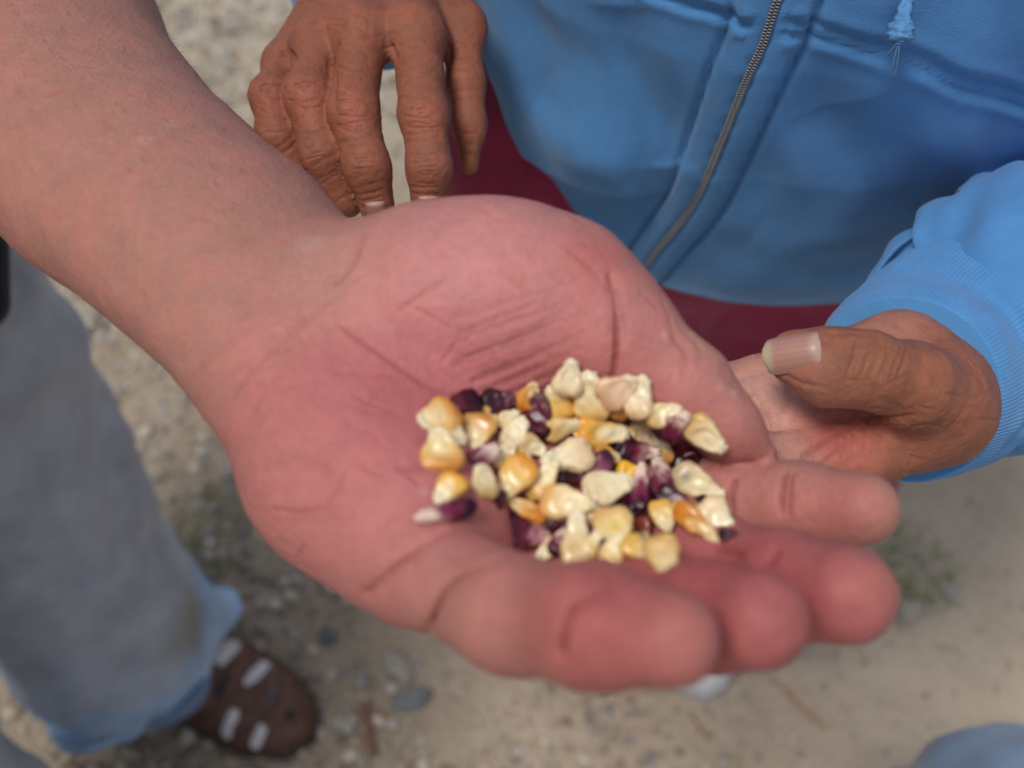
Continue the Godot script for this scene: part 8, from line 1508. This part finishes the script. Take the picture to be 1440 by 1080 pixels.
	# lo/hi: the box that is meshed; only what is inside it
	func grow(centre: Vector3, half: float, cell: float) -> void:
		h = cell
		var levels := ceili(log(half / (2.0 * cell)) / log(2.0))
		var root := cell * 2.0 * pow(2.0, levels)
		leaves = []
		cells = {}
		split(centre, root, every())
		var lo := centre - Vector3.ONE * root
		var big := 1 << 20
		var val := PackedFloat32Array()
		val.resize(125)
		var edges := []
		for leaf in leaves:
			var c0: Vector3 = leaf[0] - Vector3.ONE * (2.0 * h)
			var some: PackedInt32Array = leaf[1]
			var i0 := Vector3i(((c0 - lo) / h).round())
			var n := 0
			for z in 5:
				for y in 5:
					for x in 5:
						val[n] = at(c0 + Vector3(x, y, z) * h, some)
						n += 1
			for z in 4:
				for y in 4:
					for x in 4:
						var o := x + y * 5 + z * 25
						var v000 := val[o]
						var m := 0
						if v000 < 0.0: m += 1
						if val[o + 1] < 0.0: m += 1
						if val[o + 5] < 0.0: m += 1
						if val[o + 6] < 0.0: m += 1
						if val[o + 25] < 0.0: m += 1
						if val[o + 26] < 0.0: m += 1
						if val[o + 30] < 0.0: m += 1
						if val[o + 31] < 0.0: m += 1
						if m == 0 or m == 8:
							continue
						var id := ((i0.z + z) * 2048 + (i0.y + y)) * 2048 + i0.x + x
						var sum := Vector3.ZERO
						var cnt := 0
						for e in 12:
							var e0: int = EA[e]
							var e1: int = EB[e]
							var f0 := val[o + OFF[e0]]
							var f1 := val[o + OFF[e1]]
							if (f0 < 0.0) != (f1 < 0.0):
								var t := f0 / (f0 - f1)
								sum += Vector3(COR[e0]).lerp(Vector3(COR[e1]), t)
								cnt += 1
						cells[id] = vs.size()
						vs.append(c0 + (Vector3(x, y, z) + sum / cnt) * h)
						vc.append(some)
						if (v000 < 0.0) != (val[o + 1] < 0.0): edges.append([id, 0, v000 < 0.0])
						if (v000 < 0.0) != (val[o + 5] < 0.0): edges.append([id, 1, v000 < 0.0])
						if (v000 < 0.0) != (val[o + 25] < 0.0): edges.append([id, 2, v000 < 0.0])
		var step := [1, 2048, 2048 * 2048]
		for e in edges:
			var u: int = step[(e[1] + 1) % 3]
			var w: int = step[(e[1] + 2) % 3]
			var p0: int = e[0]
			if not (cells.has(p0 - u) and cells.has(p0 - w) and cells.has(p0 - u - w)):
				continue
			var q0: int = cells[p0]
			var q1: int = cells[p0 - u]
			var q2: int = cells[p0 - u - w]
			var q3: int = cells[p0 - w]
			if e[2]:
				tris.append_array([q0, q2, q1, q0, q3, q2])
			else:
				tris.append_array([q0, q1, q2, q0, q2, q3])

	func settle(from: int, times: int) -> void:
		var e := h * 0.35
		for i in range(from, vs.size()):
			var some: PackedInt32Array = vc[i]
			for k in times:
				var p := vs[i]
				var d := at(p, some)
				var g := Vector3(at(p + Vector3(e, 0, 0), some) - d, at(p + Vector3(0, e, 0), some) - d, at(p + Vector3(0, 0, e), some) - d)
				var l := g.length()
				if l > 1e-9:
					vs[i] = p - g / l * clampf(d * e / l, -h, h)

	# every triangle in four
	func refine() -> void:
		var mid := {}
		var out := PackedInt32Array()
		var first := vs.size()
		for t in range(0, tris.size(), 3):
			var m := [0, 0, 0]
			for k in 3:
				var i := tris[t + k]
				var j := tris[t + (k + 1) % 3]
				var key := mini(i, j) * 4194304 + maxi(i, j)
				if not mid.has(key):
					mid[key] = vs.size()
					vs.append((vs[i] + vs[j]) * 0.5)
					vc.append(vc[i])
				m[k] = mid[key]
			out.append_array([tris[t], m[0], m[2], m[0], tris[t + 1], m[1], m[2], m[1], tris[t + 2], m[0], m[1], m[2]])
		tris = out
		settle(first, 1)

	# halves only the edges that run close to a crease
	func sharpen(least: float) -> void:
		hash_creases()
		var mid := {}
		var out := PackedInt32Array()
		var first := vs.size()
		for t in range(0, tris.size(), 3):
			var m := [-1, -1, -1]
			var n := 0
			for k in 3:
				var i := tris[t + k]
				var j := tris[t + (k + 1) % 3]
				var key := mini(i, j) * 4194304 + maxi(i, j)
				if not mid.has(key):
					var p := (vs[i] + vs[j]) * 0.5
					if close(p, least, vs[i].distance_to(vs[j])):
						mid[key] = vs.size()
						vs.append(p)
						vc.append(vc[i])
					else:
						mid[key] = -1
				m[k] = mid[key]
				if m[k] >= 0: n += 1
			var a0 := tris[t]
			var b0 := tris[t + 1]
			var c0 := tris[t + 2]
			if n == 0:
				out.append_array([a0, b0, c0])
			elif n == 3:
				out.append_array([a0, m[0], m[2], m[0], b0, m[1], m[2], m[1], c0, m[0], m[1], m[2]])
			else:
				var turn := 0
				while (n == 1 and m[turn] < 0) or (n == 2 and m[(turn + 2) % 3] >= 0):
					turn += 1
				var q := [a0, b0, c0]
				var i := q[turn] as int
				var j := q[(turn + 1) % 3] as int
				var k := q[(turn + 2) % 3] as int
				if n == 1:
					out.append_array([i, m[turn], k, m[turn], j, k])
				else:
					var ij: int = m[turn]
					var jk: int = m[(turn + 1) % 3]
					out.append_array([i, ij, k, ij, jk, k, ij, j, jk])
		tris = out
		settle(first, 1)

	func close(p: Vector3, least: float, long: float) -> bool:
		var k := Vector3i((p / 0.008).floor())
		if not cgrid.has(k):
			return false
		for i in cgrid[k]:
			if cd[i] < least or long < cw[i] * 0.45:
				continue
			var s := cb[i] - ca[i]
			var t := clampf((p - ca[i]).dot(s) / maxf(s.length_squared(), 1e-12), 0.0, 1.0)
			if (p - ca[i] - s * t).length() < cw[i] * 2.6:
				return true
		return false

	func normals() -> PackedVector3Array:
		var n := PackedVector3Array()
		n.resize(vs.size())
		for t in range(0, tris.size(), 3):
			var i := tris[t]
			var j := tris[t + 1]
			var k := tris[t + 2]
			var f := (vs[k] - vs[i]).cross(vs[j] - vs[i])
			n[i] += f
			n[j] += f
			n[k] += f
		for i in n.size():
			n[i] = n[i].normalized()
		return n

	func finish() -> ArrayMesh:
		hash_creases()
		var n := normals()
		var col := PackedColorArray()
		col.resize(vs.size())
		for i in vs.size():
			var p := vs[i]
			var g := groove(p)
			var w1 := noise.get_noise_3dv(p * 60.0)
			var w2 := fine.get_noise_3dv(p * 320.0)
			vs[i] = p + n[i] * (g.x + w1 * rough * 2.0 + w2 * rough)
			var c := base
			for z in zones:
				var x: float = (p - z[0]).length() / z[1]
				if x < 1.0:
					var y := 1.0 - x * x
					c = c.lerp(z[2], z[3] * y * y)
			var lum := 1.0 + mottle * (w1 * 0.9 + w2 * 0.7)
			c = c.lerp(red, clampf(0.12 + w1 * 0.5 + noise.get_noise_3dv(p * 150.0) * 0.5, 0.0, 0.7) * 0.6)
			if freckle > 0.0:
				var s := fine.get_noise_3dv(p * 150.0 + Vector3(9, 3, 1))
				lum *= 1.0 - freckle * smoothstep(0.22, 0.5, s)
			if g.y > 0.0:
				c = c.lerp(fold, clampf(g.y * 360.0, 0.0, 0.45))  # grooves tinted darker: partly skin redness, partly painted shade
			col[i] = Color(c.r * lum, c.g * lum, c.b * lum)
		var arr := []
		arr.resize(Mesh.ARRAY_MAX)
		arr[Mesh.ARRAY_VERTEX] = vs
		arr[Mesh.ARRAY_NORMAL] = normals()
		arr[Mesh.ARRAY_COLOR] = col
		arr[Mesh.ARRAY_INDEX] = tris
		var m := ArrayMesh.new()
		m.add_surface_from_arrays(Mesh.PRIMITIVE_TRIANGLES, arr)
		return m

	const COR := [Vector3i(0, 0, 0), Vector3i(1, 0, 0), Vector3i(0, 1, 0), Vector3i(1, 1, 0), Vector3i(0, 0, 1), Vector3i(1, 0, 1), Vector3i(0, 1, 1), Vector3i(1, 1, 1)]
	const OFF := [0, 1, 5, 6, 25, 26, 30, 31]
	const EA := [0, 2, 4, 6, 0, 1, 4, 5, 0, 1, 2, 3]
	const EB := [1, 3, 5, 7, 2, 3, 6, 7, 4, 5, 6, 7]
